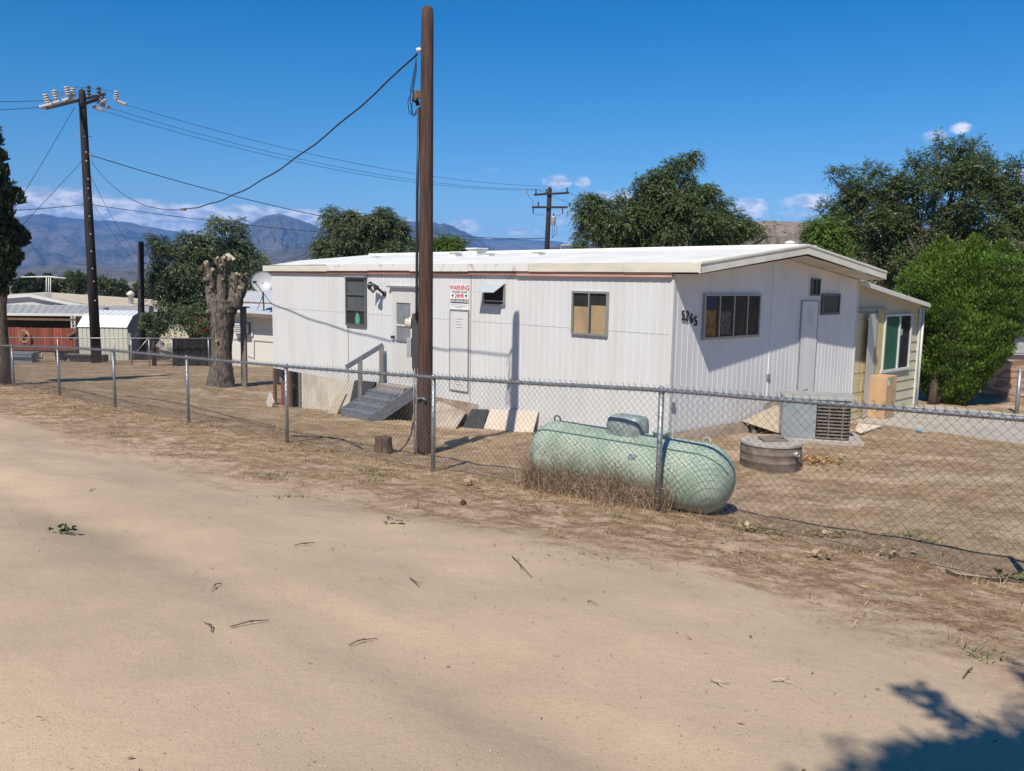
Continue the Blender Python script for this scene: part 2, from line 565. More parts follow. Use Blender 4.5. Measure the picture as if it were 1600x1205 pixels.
# litter belt beside the fence: reddish-brown and straw coloured, ragged edge
edge = mth('ADD', fdd, mth('MULTIPLY', mth('SUBTRACT', noi(.9, 7, .62, fv), .5), 3.4))
edge = mth('ADD', edge, mth('MULTIPLY', mth('SUBTRACT', noi(6, 5, .7), .5), 1.1))
belt = mth('MULTIPLY', smooth(edge, -2.9, -1.7), mth('SUBTRACT', 1.0, smooth(edge, .6, 1.8)))
litter = mixc(smooth(noi(7, 6, .7), .4, .62), (.165, .088, .05), (.36, .245, .135))
litter = mixc(mth('MULTIPLY', smooth(noi(60, 4, .75), .5, .66), .8), litter, (.52, .40, .24))
litter = mixc(mth('MULTIPLY', smooth(noi(42, 5, .85), .50, .60), .85), litter, (.095, .055, .035))
litter = mixc(mth('MULTIPLY', smooth(noi(1.3, 5, .7), .50, .62), .55), litter, (.20, .095, .055))
belt_f = mth('MULTIPLY', belt, smooth(noi(3.6, 8, .78), .38, .54))
col = mixc(mth('MULTIPLY', belt_f, .92), sand, litter)
# yard: patches of dry grass and trampled earth
yard = smooth(edge, .2, 1.6)
straw = mixc(smooth(noi(5, 6, .72), .38, .64), (.215, .14, .085), (.40, .29, .165))
straw = mixc(mth('MULTIPLY', smooth(noi(38, 5, .85), .50, .60), .75), straw, (.10, .065, .042))
cb2 = nd("ShaderNodeCombineXYZ"); L.new(mth('MULTIPLY', X_, .75), cb2.inputs[0]); L.new(Y_, cb2.inputs[1])
yp = smooth(noi(1.1, 9, .78, cb2.outputs[0]), .38, .54)
col = mixc(mth('MULTIPLY', mth('MULTIPLY', yard, yp), .95), col, straw)
col = mixc(mth('MULTIPLY', mth('MULTIPLY', yard, smooth(noi(30, 5, .85), .50, .62)), .45), col, (.14, .09, .06))
# faint living green here and there
gpch = mth('MULTIPLY', smooth(noi(1.7, 6, .75), .66, .72), smooth(edge, -2.2, -1.2))
col = mixc(mth('MULTIPLY', gpch, .5), col, (.12, .13, .06))
# distance: pale desert scrub
dist = nd("ShaderNodeVectorMath", operation='LENGTH'); L.new(geo, dist.inputs[0])
far = smooth(dist.outputs['Value'], 60, 160)
col = mixc(far, col, mixc(smooth(noi(.05, 6, .7), .4, .6), (.30, .23, .155), (.10, .11, .06)))
L.new(col, P.inputs['Base Color'])
P.inputs['Roughness'].default_value = .95
P.inputs['Specular IOR Level'].default_value = .15
hb = mth('ADD', mth('MULTIPLY', noi(7, 8, .72), 1.8), mth('MULTIPLY', noi(130, 4, .8), .6))
hb = mth('ADD', hb, mth('MULTIPLY', mth('MULTIPLY', smooth(edge, -2.4, -1.4), noi(55, 3, .8)), .7))
bp = nd("ShaderNodeBump"); bp.inputs['Strength'].default_value = .6; bp.inputs['Distance'].default_value = .014
L.new(hb, bp.inputs['Height']); L.new(bp.outputs[0], P.inputs['Normal'])
g = npmesh("ground", np.stack([GX.ravel(), GY.ravel(), GZ.ravel()], 1), GF, gm, loc=(0, 0, 0), smooth=True)
g['kind'] = 'structure'

# concrete slab beside the house, in front of the lean-to
conc = mat("concrete", (.40, .36, .31), .9, var=.16, scale=2.2, bump=.15, bscale=60)
mb = MB()
zs = -1.195
mb.hbox(-9.5, -.45, 6.85, 10.9, zs - .25, zs)
mb.hbox(-.45, .5, 6.85, 10.6, zs - .25, zs - .004)
o = mb.build("concrete_slab", conc); o['kind'] = 'structure'

# ---- hills and mountains --------------------------------------------------
def hillmat(name, rock, scrub, sc):
    m = bpy.data.materials.new(name)
    nt, N, L, P = nodes_of(m)
    tc = N.new("ShaderNodeTexCoord")
    def nn(s, d, r=.6):
        n = N.new("ShaderNodeTexNoise"); n.inputs['Scale'].default_value = s; n.inputs['Detail'].default_value = d; n.inputs['Roughness'].default_value = r
        L.new(tc.outputs['Object'], n.inputs['Vector']); return n.outputs[0]
    a = N.new("ShaderNodeValToRGB"); a.color_ramp.elements[0].position = .36; a.color_ramp.elements[0].color = (*scrub, 1)
    a.color_ramp.elements[1].position = .6; a.color_ramp.elements[1].color = (*rock, 1)
    L.new(nn(sc, 9, .68), a.inputs[0])
    b = N.new("ShaderNodeValToRGB"); b.color_ramp.elements[0].position = .55; b.color_ramp.elements[0].color = (0, 0, 0, 1)
    b.color_ramp.elements[1].position = .62; b.color_ramp.elements[1].color = (1, 1, 1, 1)
    L.new(nn(sc * 9, 5, .7), b.inputs[0])
    mx = N.new("ShaderNodeMix"); mx.data_type = 'RGBA'
    L.new(b.outputs[0], mx.inputs[0]); L.new(a.outputs[0], mx.inputs[6]); mx.inputs[7].default_value = (*[c * .45 for c in scrub], 1)
    L.new(mx.outputs[2], P.inputs['Base Color']); P.inputs['Roughness'].default_value = 1.0; P.inputs['Specular IOR Level'].default_value = 0.0
    return m


def mountain(name, prof, d0, d1, m, amp, seed, nu=320, nv=60, zfoot=-9, freq=1.0):
    """ridge skyline at distance d1 passing the listed directions, foot at d0; a real ridged slope in between"""
    a = np.array([dirof(x, y) for x, y in prof])
    az_ = np.linspace(a[0, 0], a[-1, 0], nu)
    elv = np.interp(az_, a[:, 0], a[:, 1])
    elv = elv + (fbm(az_ * 2.2 * freq, az_ * 0 + seed, 4, seed) - .5) * amp * .12
    ridge_z = np.tan(np.radians(elv)) * d1 + CZ
    t = np.linspace(0, 1.35, nv)
    T, A = np.meshgrid(t, az_, indexing='ij')
    D = d0 + (d1 - d0) * T
    Zr = np.broadcast_to(ridge_z, T.shape)
    s = np.where(T <= 1, T ** 1.35, 1 - (T - 1) * 1.1)
    Z = zfoot + (Zr - zfoot) * s
    n1 = 1 - np.abs(fbm(A * .5 * freq + 7 + T * 1.3, T * 4.5 + A * .12, 5, seed + 3) * 2 - 1)
    n2 = fbm(A * 1.9 * freq, T * 6, 4, seed + 9) - .5
    env = np.clip(np.sin(np.clip(T, 0, 1) * math.pi) * 1.0, 0, 1) * (Zr - zfoot)
    Z = Z + env * ((n1 - .75) * .42 + n2 * .16)
    D = D + (n1 - .6) * (d1 - d0) * .10 * np.clip(np.sin(np.clip(T, 0, 1) * math.pi), 0, 1)
    Xm = np.sin(np.radians(A)) * D; Ym = np.cos(np.radians(A)) * D
    ii = np.arange(nu * nv).reshape(nv, nu)
    F = np.stack([ii[:-1, :-1], ii[:-1, 1:], ii[1:, 1:], ii[1:, :-1]], -1).reshape(-1, 4)
    o = npmesh(name, np.stack([Xm.ravel(), Ym.ravel(), Z.ravel()], 1), F, m, loc=(0, 0, 0), smooth=True)
    o['kind'] = 'structure'
    return o


rock1 = hillmat("mountain_rock", (.135, .12, .115), (.032, .04, .04), .0022)
rock2 = hillmat("hill_rock", (.30, .225, .17), (.13, .11, .08), .012)
mountain("mountains", [(-700, 345), (-300, 330), (-60, 342), (35, 337), (65, 332), (87, 339), (131, 342), (168, 343), (194, 347), (236, 354), (262, 360), (289, 363), (340, 372), (420, 372), (520, 366), (620, 358), (700, 362), (765, 373), (850, 375), (905, 382), (1000, 385), (1300, 392), (1700, 380), (2300, 370)],
         2600, 6200, rock1, 1.6, 4, nu=520, nv=80)
mountain("mountain_peak", [(300, 420), (340, 385), (385, 352), (410, 338), (430, 333), (452, 337), (480, 347), (505, 358), (540, 368), (575, 372), (600, 360), (632, 345), (660, 345), (700, 350), (722, 360), (745, 371), (765, 384), (800, 400), (850, 425)],
         2100, 4300, rock1, 1.4, 21, nu=420, nv=80, freq=1.6)
mountain("foothills", [(-500, 425), (-200, 418), (0, 420), (120, 412), (230, 420), (360, 405), (430, 392), (470, 386), (520, 390), (600, 400), (700, 410), (830, 392), (900, 378), (960, 385), (1050, 400)],
         1100, 1900, rock1, 1.2, 33, nu=300, nv=50, freq=1.6)
mountain("boulder_hill", [(860, 440), (900, 392), (980, 374), (1050, 368), (1120, 360), (1160, 349), (1195, 344), (1240, 345), (1290, 346), (1340, 350), (1420, 352), (1500, 360), (1600, 352), (1750, 340), (2000, 350), (2300, 380)],
         260, 620, rock2, 1.6, 50, nu=420, nv=80, zfoot=-7, freq=1.8)
# ================================================================== MATERIALS
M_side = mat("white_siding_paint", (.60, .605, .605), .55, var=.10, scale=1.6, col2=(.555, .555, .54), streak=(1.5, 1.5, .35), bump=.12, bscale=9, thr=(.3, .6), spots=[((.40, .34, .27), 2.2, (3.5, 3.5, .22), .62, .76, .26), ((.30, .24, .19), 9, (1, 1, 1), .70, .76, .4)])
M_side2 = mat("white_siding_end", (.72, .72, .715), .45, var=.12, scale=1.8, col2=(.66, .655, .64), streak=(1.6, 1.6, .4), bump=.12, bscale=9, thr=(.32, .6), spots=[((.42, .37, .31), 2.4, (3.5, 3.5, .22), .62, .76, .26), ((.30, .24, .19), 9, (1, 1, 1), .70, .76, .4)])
M_roof = mat("roof_coating", (.74, .73, .69), .6, var=.12, scale=1.3, bump=.4, bscale=5, spots=[((.52, .49, .42), 1.3, (1, 1, 1), .56, .66, .5), ((.35, .31, .26), 11, (1, 1, 1), .68, .74, .5)])
M_fascia = mat("cream_fascia", (.66, .62, .51), .6, var=.16, scale=2.2, streak=(.7, .7, 3))
M_fascia_w = mat("weathered_white_fascia", (.66, .65, .61), .7, col2=(.40, .37, .33), scale=5, thr=(.3, .46))
M_redtrim = mat("faded_red_trim", (.42, .20, .145), .75, col2=(.25, .12, .085), scale=7, streak=(.4, .4, 3))
M_pinktrim = mat("pink_trim", (.56, .34, .28), .75, col2=(.42, .24, .19), scale=6, streak=(.4, .4, 3))
M_alu = mat("window_aluminium", (.42, .42, .41), .4, metal=.6, var=.25, scale=20)
M_alud = mat("dark_window_frame", (.16, .165, .17), .5, metal=.4, var=.3, scale=20)
M_white = mat("white_paint", (.60, .59, .565), .5, var=.08, scale=5)
M_door = mat("door_paint", (.56, .55, .52), .45, var=.06, scale=5)
M_dark = mat("gap_shade", (.012, .012, .012), .9)  # near-black colour standing for the shade inside openings
M_black = mat("black_plastic", (.02, .02, .022), .45)
M_card = mat("cardboard", (.52, .34, .19), .9, col2=(.40, .26, .145), scale=4, streak=(1, 1, .5))
M_curt = mat("grey_curtain", (.15, .155, .165), .9, col2=(.06, .063, .07), scale=18, streak=(3, 3, .1))
M_room = mat("room_shade", (.02, .021, .024), .9, col2=(.008, .008, .010), scale=4)  # unlit room behind the panes, its darkness put into the sheet's colour
M_glass = glass("window_glass", alpha=.025)
M_galv = mat("galvanised_steel", (.36, .375, .39), .42, metal=.55, col2=(.24, .25, .265), scale=30)
M_galvw = mat("galvanised_wire", (.20, .20, .195), .5, metal=.5, col2=(.12, .11, .10), scale=8)
M_greywood = mat("grey_painted_wood", (.165, .185, .215), .75, col2=(.11, .12, .14), scale=6, streak=(2, 2, 2), bump=.3, bscale=30)
M_post = mat("grey_weathered_wood", (.22, .205, .185), .85, col2=(.13, .12, .105), scale=12, streak=(4, 4, .4), bump=.4, bscale=30)
M_ply = mat("weathered_plywood", (.34, .27, .21), .85, col2=(.23, .18, .14), scale=4, streak=(1, 1, 4), bump=.2)
M_ply2 = mat("pale_board", (.47, .39, .30), .85, col2=(.36, .29, .22), scale=5, streak=(4, 1, 1))
M_cream = mat("cream_panel", (.66, .57, .46), .7, var=.08, scale=3)
M_charc = mat("charcoal_panel", (.045, .047, .052), .7, var=.25, scale=6)
M_beige = mat("beige_siding", (.50, .465, .34), .6, var=.08, scale=3)
M_brown = mat("brown_wood", (.19, .105, .06), .8, col2=(.10, .055, .03), scale=8, streak=(3, 3, .4))
M_rust = mat("rusty_drum", (.225, .185, .16), .75, col2=(.12, .085, .065), scale=7, metal=.15, bump=.25, bscale=30)
M_conc2 = mat("grey_concrete_lid", (.40, .36, .315), .9, var=.22, scale=9, bump=.3, bscale=50)


def wb(mb, wall, a0, a1, z0, z1, o0, o1):
    """box on a wall: a along the wall, o outwards from it"""
    if wall == 'L': mb.hbox(a0, a1, -o1, -o0, z0, z1)
    else: mb.hbox(-o1, -o0, a0, a1, z0, z1)


def one(wall, a0, a1, z0, z1, o0, o1, name, m, parent, bevel=0):
    b = MB(); wb(b, wall, a0, a1, z0, z1, o0, o1); return b.build(name, m, parent, bevel)


def corrug(mb, wall, a0, a1, zb, zt, pitch=.152, rib=.009, sgn=1):
    """ribbed sheet: zb, zt functions of a"""
    n = int(round((a1 - a0) / pitch)); pts = []
    for i in range(n):
        s = a0 + (a1 - a0) * i / n; p = (a1 - a0) / n
        pts += [(s, 0), (s + p * .84, 0), (s + p * .90, rib), (s + p * .94, rib)]
    pts.append((a1, 0))
    pts.sort()
    vs = []
    for a, o in pts:
        for z in (zb(a), zt(a)):
            vs.append(HP(a, -o, z) if wall == 'L' else HP(-o, a, z))
    fs = [(2 * i, 2 * i + 2, 2 * i + 3, 2 * i + 1) for i in range(len(pts) - 1)]
    mb.add(vs, fs)


def rect(fn, x0, y0, x1, y1):
    a0, z1 = fn(x0, y0); a1, z0 = fn(x1, y1)
    return min(a0, a1), max(a0, a1), min(z0, z1), max(z0, z1)


def text_obj(txt, size, origin, right, up, m, name, parent, depth=.002, narrow=1.0, bold=.0, align='CENTER'):
    cu = bpy.data.curves.new(name, 'FONT'); cu.body = txt; cu.size = size; cu.extrude = depth / 2; cu.align_x = align; cu.align_y = 'CENTER'
    cu.offset = bold
    t = bpy.data.objects.new(name, cu); C.objects.link(t)
    dg = bpy.context.evaluated_depsgraph_get()
    me = bpy.data.meshes.new_from_object(t.evaluated_get(dg)); bpy.data.objects.remove(t)
    r, u = Vector(right).normalized(), Vector(up).normalized(); n = r.cross(u)
    o = Vector(origin) - Vector(parent_origin(parent))
    for v in me.vertices:
        c = v.co.copy(); v.co = o + r * c.x * narrow + u * c.y + n * c.z
    me.name = name
    me.materials.clear(); me.materials.append(m)
    ob = bpy.data.objects.new(name, me); C.objects.link(ob); ob.parent = parent
    return ob


def window(parent, wall, a0, a1, z0, z1, vbars=(), hbars=(), backs=(), fm=None, fw=.035, label=None, depth=.045, name='window'):
    """frame mesh (the part) with panes, and whatever stands behind the glass, as its sub-parts"""
    fm = fm or M_alu
    b = MB()
    wb(b, wall, a0, a1, z1 - fw, z1, .003, depth); wb(b, wall, a0, a1, z0, z0 + fw, .003, depth)
    wb(b, wall, a0, a0 + fw, z0 + fw, z1 - fw, .003, depth); wb(b, wall, a1 - fw, a1, z0 + fw, z1 - fw, .003, depth)
    for a in vbars: wb(b, wall, a - fw * .4, a + fw * .4, z0 + fw, z1 - fw, .003, depth - .004)
    for z in hbars: wb(b, wall, a0 + fw, a1 - fw, z - fw * .4, z + fw * .4, .003, depth - .002)
    w = b.build(name, fm, parent)
    if label: w['label'] = label
    for (n_, m_, x0, x1, y0, y1, o_) in backs:
        one(wall, a0 + fw + (a1 - a0 - 2 * fw) * x0, a0 + fw + (a1 - a0 - 2 * fw) * x1, z0 + fw + (z1 - z0 - 2 * fw) * y0, z0 + fw + (z1 - z0 - 2 * fw) * y1, o_ + .010, o_ + .012, n_, m_, w)
    one(wall, a0 + fw, a1 - fw, z0 + fw, z1 - fw, .028, .030, 'pane', M_glass, w)
    return w


# ================================================================== MOBILE HOME
home = thing("mobile_home", HP(6, 3.2, -1.3), "long white ribbed mobile home with low white roof and faded red trim under the eave", "mobile home")
ZT = 1.765; ZB = -.735
U1 = 12.65; V1 = 6.55
rz = lambda v: 1.79 + (2.17 - 1.79) * (1 - abs(v - 3.2) / 3.35)      # underside of the roof across the end
b = MB(); corrug(b, 'L', 0, 4.69, lambda a: ZB, lambda a: ZT); b.build("wall_panel", M_side, home)
b = MB(); corrug(b, 'L', 4.70, 9.02, lambda a: ZB - .0, lambda a: ZT, rib=.006); b.build("wall_panel", M_side, home)
b = MB(); corrug(b, 'L', 9.03, U1, lambda a: ZB, lambda a: ZT, rib=.006); b.build("wall_panel", M_side, home)
for a_ in (4.685, 9.015): b = MB(); wb(b, 'L', a_, a_ + .02, ZB, ZT, -.01, .009); b.build("panel_joint", mat("joint", (.30, .22, .18), .8), home)
# dimpled seam lines across the sheets
b = MB(); wb(b, 'L', .05, 12.6, .874, .879, .0, .0060)
b.build("rivet_line", mat("seam", (.56, .55, .52), .6), home)
b = MB(); corrug(b, 'E', 0, 4.09, lambda a: -.74 - .03 * a, rz, rib=.0045); corrug(b, 'E', 4.77, V1, lambda a: -.85, rz, rib=.0045)
corrug(b, 'E', 4.09, 4.77, lambda a: 1.37, rz, pitch=.11, rib=.004)
b.build("end_wall", M_side2, home)
b = MB(); wb(b, 'E', 2.995, 3.01, -.8, 2.15, .0, .013)
b.build("panel_joint", M_side2, home)
b = MB()   # corner posts
b.hbox(-.016, .045, -.016, .045, ZB, ZT + .02); b.build("corner_trim", M_side, home); b = MB(); b.hbox(-.014, .04, V1 - .04, V1 + .012, -.85, rz(V1))
b.build("corner_trim", M_side, home)
b = MB()   # far walls so that the house is closed
b.hbox(U1 - .02, U1, 0.01, V1, ZB - .4, 1.8); b.hbox(0.02, U1, V1 - .02, V1 - .001, ZB - .4, 1.8)
b.build("back_wall", M_side, home)
b = MB(); b.hbox(.05, U1 - .05, .25, V1 - .1, -1.9, ZB + .02); b.build("underfloor_shade", M_dark, home)  # solid near-black block painted as the shade below the floor
# roof: two slopes with real thickness, overhanging the end wall
OV = -.53; UE = 12.95; VE0 = -.085; VE1 = 6.6; ZE = 1.972; ZR = 2.345
b = MB()
nseg = 44
top = []; rr = np.random.RandomState(3)
for i in range(nseg + 1):
    u = OV + (UE - OV) * i / nseg
    ez = ZE + (rr.rand() - .5) * .012 - (.07 if i >= nseg - 0 else 0)
    top.append([HP(u, VE0, ez - .002), HP(u, 1.0, (ZE + .14) + (rr.rand() - .5) * .02), HP(u, 3.2, ZR + (rr.rand() - .5) * .012), HP(u, 5.2, ZE + .16), HP(u, VE1, ZE)])
vs = [p for r_ in top for p in r_]
b.add(vs, [(i * 5 + j, i * 5 + j + 1, (i + 1) * 5 + j + 1, (i + 1) * 5 + j) for i in range(nseg) for j in range(4)], True)
b.build("roof", M_roof, home)
b = MB()   # soffit
for u0, u1 in ((OV + .02, U1 + .2),):
    b.add([HP(u0, VE0 + .02, 1.80), HP(u1, VE0 + .02, 1.80), HP(u1, 3.2, 2.175), HP(u0, 3.2, 2.175), HP(u0, VE1 - .02, 1.80), HP(u1, VE1 - .02, 1.80)], [(0, 3, 2, 1), (3, 4, 5, 2)])
b.build("soffit", M_fascia, home)
b = MB(); b.hbox(OV, .9, -.098, -.07, 1.826, 1.975); b.hbox(.905, 3.05, -.096, -.07, 1.829, 1.974); b.build("fascia", M_fascia, home)
b = MB()
for i, (u0, u1, dz) in enumerate([(3.06, 4.7, .0), (4.705, 6.55, -.01), (6.555, 8.1, .004), (8.105, 9.8, -.006)]):
    b.hbox(u0, u1, -.094 - .004 * (i % 2), -.07, 1.836 + dz, 1.973)
w_ = b.build("fascia", M_fascia_w, home); w_['label'] = "peeling white fascia boards"
b = MB(); b.hbox(9.81, UE, -.096, -.07, 1.815, 1.955); b.build("fascia", M_fascia, home)
b = MB()   # rake fascia: two boards meeting at the peak, rounded top edge by stepping
for (va, za, vb, zb) in ((VE0 - .015, 1.968, 3.2, ZR + .02), (3.2, ZR + .02, VE1, 1.968)):
    n_ = 1
    pa, pb = HP(OV, va, za), HP(OV, vb, zb)
    b.prism([pa, pb, pb - np.array([0, 0, .16]), pa - np.array([0, 0, .16])], LU * .03)
    b.prism([pa + np.array([0, 0, .012]) - LU * .012, pb + np.array([0, 0, .012]) - LU * .012, pb - np.array([0, 0, .03]) - LU * .012, pa - np.array([0, 0, .03]) - LU * .012], LU * .16)
b.build("rake_fascia", mat("sunlit_cream_rake", (.78, .75, .64), .6, col2=(.66, .62, .51), scale=2.2), home, .006)  # cream fascia colour lightened to stand for sun on the rake
b = MB(); b.hbox(3.4, 11.2, -.06, -.0, 1.765, 1.835); b.build("trim_board", M_redtrim, home)
b = MB(); b.hbox(0.0, 3.39, -.064, -.0, 1.752, 1.838); b.build("trim_board", M_pinktrim, home)
b = MB(); b.hbox(11.21, U1, -.06, -.0, 1.765, 1.83); b.build("trim_board", mat("brown_trim", (.36, .24, .18), .8), home)
# raised ridge strip, roof vents
b = MB(); b.hbox(OV + .02, 12.4, 2.85, 3.55, 2.30, 2.365); b.build("ridge_cap", M_roof, home, .01)
for px, py, w, h in ((712, 397, .22, .12), (745, 399, .30, .22), (764, 402, .18, .08), (841, 400, .20, .09), (588, 407, .16, .05)):
    u, z = onlong(px, py, 1.9)
    zr_ = ZE + .22
    b = MB()
    b.hbox(u - w / 2, u + w / 2, 1.9 - w / 2, 1.9 + w / 2, zr_ - .08, zr_ + h * .7)
    b.hbox(u - w * .62, u + w * .62, 1.9 - w * .62, 1.9 + w * .62, zr_ + h * .72, zr_ + h * .86)
    v_ = b.build("roof_vent", M_roof, home, .01)
b = MB(); c = HP(OV + .35, 3.2, 2.33); b.lathe(c, (0, 0, 1), [(0, .07), (.06, .07), (.062, .09), (.09, .09), (.11, .03), (.111, 0)], 16)
b.build("roof_vent", M_roof, home)

# windows on the long wall
w = window(home, 'L', 1.253, 2.049, .771, 1.508, vbars=(1.665,), backs=[('window_backing', M_room, 0, 1, 0, 1, .004), ('cardboard', M_card, .03, .46, .0, .70, .009), ('cardboard', M_card, .54, .99, .0, .66, .010)], label="two-pane window backed with cardboard")
w = window(home, 'L', 8.25, 9.07, .579, 1.677, hbars=(.945, 1.30), fm=M_alud, fw=.045, backs=[('window_backing', M_curt, 0, 1, .34, 1, .006), ('window_backing', M_room, 0, 1, 0, .33, .005)], label="tall dark three-light window", depth=.055)
one('L', 8.22, 9.10, 1.68, 1.73, .0, .09, 'window_hood', M_alu, home)
b = MB(); cc = HP(8.62, -.022, .63); b.lathe(cc, (0, 0, 1), [(0, .085), (.13, .10), (.2, .06), (.24, .03), (.28, 0)], 12); 
# keep the green bottle a flat silhouette thickness inside the frame depth
for i in range(len(b.v)):
    p = np.array(b.v[i]); d_ = (p - cc) @ EV; b.v[i] = tuple(p - EV * d_ * .93)
b.build("green_bottle", mat("green_bottle", (.10, .42, .25), .4), w)
# awning window, hinged pane pushed out
a0, a1, z0, z1 = rect(onlong, 757, 447, 790, 470)
z0, z1 = 1.19, 1.60
b = MB()
wb(b, 'L', a0, a1, z1 - .03, z1, .003, .04); wb(b, 'L', a0, a1, z0, z0 + .03, .003, .04); wb(b, 'L', a0, a0 + .03, z0, z1, .003, .039); wb(b, 'L', a1 - .03, a1, z0, z1, .003, .039); wb(b, 'L', a0, a1, 1.27, 1.29, .003, .036)
w = b.build("window", M_alu, home); w['label'] = "small awning window with its upper pane pushed out"
one('L', a0 + .03, a1 - .03, z0 + .03, z1 - .03, .012, .014, 'window_backing', M_room, w)
one('L', a0 + .03, a1 - .03, z0 + .03, 1.27, .020, .022, 'pane', M_glass, w)
b = MB(); pA = HP(a0, -.045, z1 - .01); pB = HP(a1, -.045, z1 - .01); dv = -EV * .26 + np.array([0, 0, -.15])
b.prism([pA, pB, pB + dv, pA + dv], (0, 0, .014)); b.build("awning_pane", mat("frosted_pane", (.45, .50, .52), .2, var=.1), w)
# storm door
dz0, dz1 = -.60, 1.43
b = MB()
wb(b, 'L', 6.40, 7.30, dz1 - .0, dz1 + .05, .0, .05); wb(b, 'L', 7.235, 7.30, dz0, dz1, .0, .028); wb(b, 'L', 6.40, 6.46, dz0, dz1, .0, .028)
b.build("door_frame", M_side, home)
one('L', 6.34, 7.36, dz1 + .05, dz1 + .085, .0, .10, 'door_hood', M_alu, home)
b = MB()
for (x0, x1, y0, y1) in ((6.46, 7.235, dz0, .30), (6.46, 7.235, 1.16, dz1 - .002), (6.46, 6.60, .30, 1.16), (7.10, 7.235, .30, 1.16)):
    wb(b, 'L', x0, x1, y0, y1, .004, .036)
wb(b, 'L', 6.60, 7.10, .66, .70, .01, .034)
dr = b.build("door", M_door, home)
one('L', 6.60, 7.10, .70, 1.16, .012, .016, 'door_pane', mat("door_glass", (.20, .225, .25), .15, var=.25, scale=5), dr)
one('L', 6.60, 7.10, .30, .66, .012, .016, 'door_pane', mat("door_glass", (.20, .225, .25), .15), dr)
b = MB(); b.lathe(HP(7.17, -.036, .42), -EV, [(0, .03), (.02, .03), (.021, .018), (.05, .018), (.055, .032), (.08, .03), (.09, 0)], 12); b.build("handle", M_black, dr)
one('L', 6.38, 7.32, dz0 - .05, dz0, .0, .07, 'door_sill', M_alu, home)
# access hatch under the sign
a0, a1 = 4.70 + .06, 5.30
b = MB(); wb(b, 'L', a0, a1, -.52, 1.05, .0, .022); h = b.build("access_hatch", M_side, home)
b = MB()
for (x0, x1, y0, y1) in ((a0, a1, 1.05, 1.075), (a0, a1, -.54, -.52), (a0 - .02, a0, -.54, 1.075), (a1, a1 + .02, -.54, 1.075)): wb(b, 'L', x0, x1, y0, y1, .0, .028)
b.build("hatch_frame", M_alu, h)
b = MB()
for k in range(4): wb(b, 'L', a0 + .17, a0 + .37, .90 - k * .055, .915 - k * .055, .02, .03)
b.build("louvre", M_white, h)
b = MB(); wb(b, 'L', a0 + .17, a0 + .34, -.40, -.385, .02, .032); wb(b, 'L', a0 + .2, a0 + .3, -.35, -.34, .02, .03); b.build("louvre", M_white, h)

# end wall: window, tall door, small windows, house number
Wb = [('window_backing', M_room, 0, 1, 0, 1, .004), ('poster', mat("yellow_poster", (.30, .22, .05), .8, col2=(.26, .07, .03), scale=9, thr=(.42, .58)), .02, .20, .02, .66, .008), ('poster', mat("grey_poster", (.13, .13, .14), .8, col2=(.04, .04, .045), scale=16, thr=(.42, .55)), .30, .47, .05, .62, .007),
      ('blind', mat("dark_blue_blind", (.02, .035, .10), .8), .02, .20, .70, .99, .007)]
window(home, 'E', .809, 2.561, .761, 1.51, vbars=(1.27, 1.71, 2.14), backs=Wb, label="wide four-pane window with posters behind the glass", fw=.04)
window(home, 'E', 4.89, 5.65, 1.10, 1.51, backs=[('window_backing', mat("brown_curtain", (.12, .10, .09), .9), 0, 1, 0, 1, .005)], label="small square window", fw=.045, fm=M_alud)
window(home, 'E', 4.42, 4.76, 1.47, 1.80, vbars=(4.59,), backs=[('window_backing', M_room, 0, 1, 0, 1, .005)], label="tiny window high above the tall door", fw=.03, fm=M_alud)
b = MB(); wb(b, 'E', 4.11, 4.75, -.47, 1.36, .002, .022); dr = b.build("tall_door", M_side2, home)
b = MB()
for (x0, x1, y0, y1) in ((4.09, 4.77, 1.36, 1.385), (4.085, 4.11, -.47, 1.36), (4.75, 4.775, -.47, 1.36)): wb(b, 'E', x0, x1, y0, y1, .0, .03)
b.build("door_frame", M_alu, dr)
b = MB()
for k in range(6): wb(b, 'E', 4.33, 4.53, 1.20 - k * .05, 1.212 - k * .05, .02, .03)
b.build("louvre", M_white, dr)
b = MB(); wb(b, 'E', 4.09, 4.77, -.85, -.47, -.03, .004); b.build("sill_panel", M_side2, home)
one('E', 4.12, 4.74, -.50, -.455, .003, .012, 'gap', M_dark, dr)
nb = thing  # house number
hn = bpy.data.objects.new("house_number", None); C.objects.link(hn); hn.parent = home; hn.location = (0, 0, 0)
for (ch, x, y, rt) in (('5', 1066.5, 494, .10), ('2', 1072.5, 494.5, -.22), ('6', 1079.3, 498.5, .02), ('5', 1086, 502.5, .12)):
    v_, z_ = onend(x, y)
    rgt = EV * math.cos(rt) + np.array([0, 0, math.sin(rt)]); upv = np.array([0, 0, math.cos(rt)]) - EV * math.sin(rt)
    text_obj(ch, .215, HP(-.016, v_, z_), rgt, upv, M_black, "digit", hn, .008, .95, .004)
one('E', 2.95, 3.05, -.02, .07, .0, .03, 'outlet_box', M_alu, home)
one('E', .02, .12, -.26, -.18, .0, .04, 'outlet_box', M_alu, home)
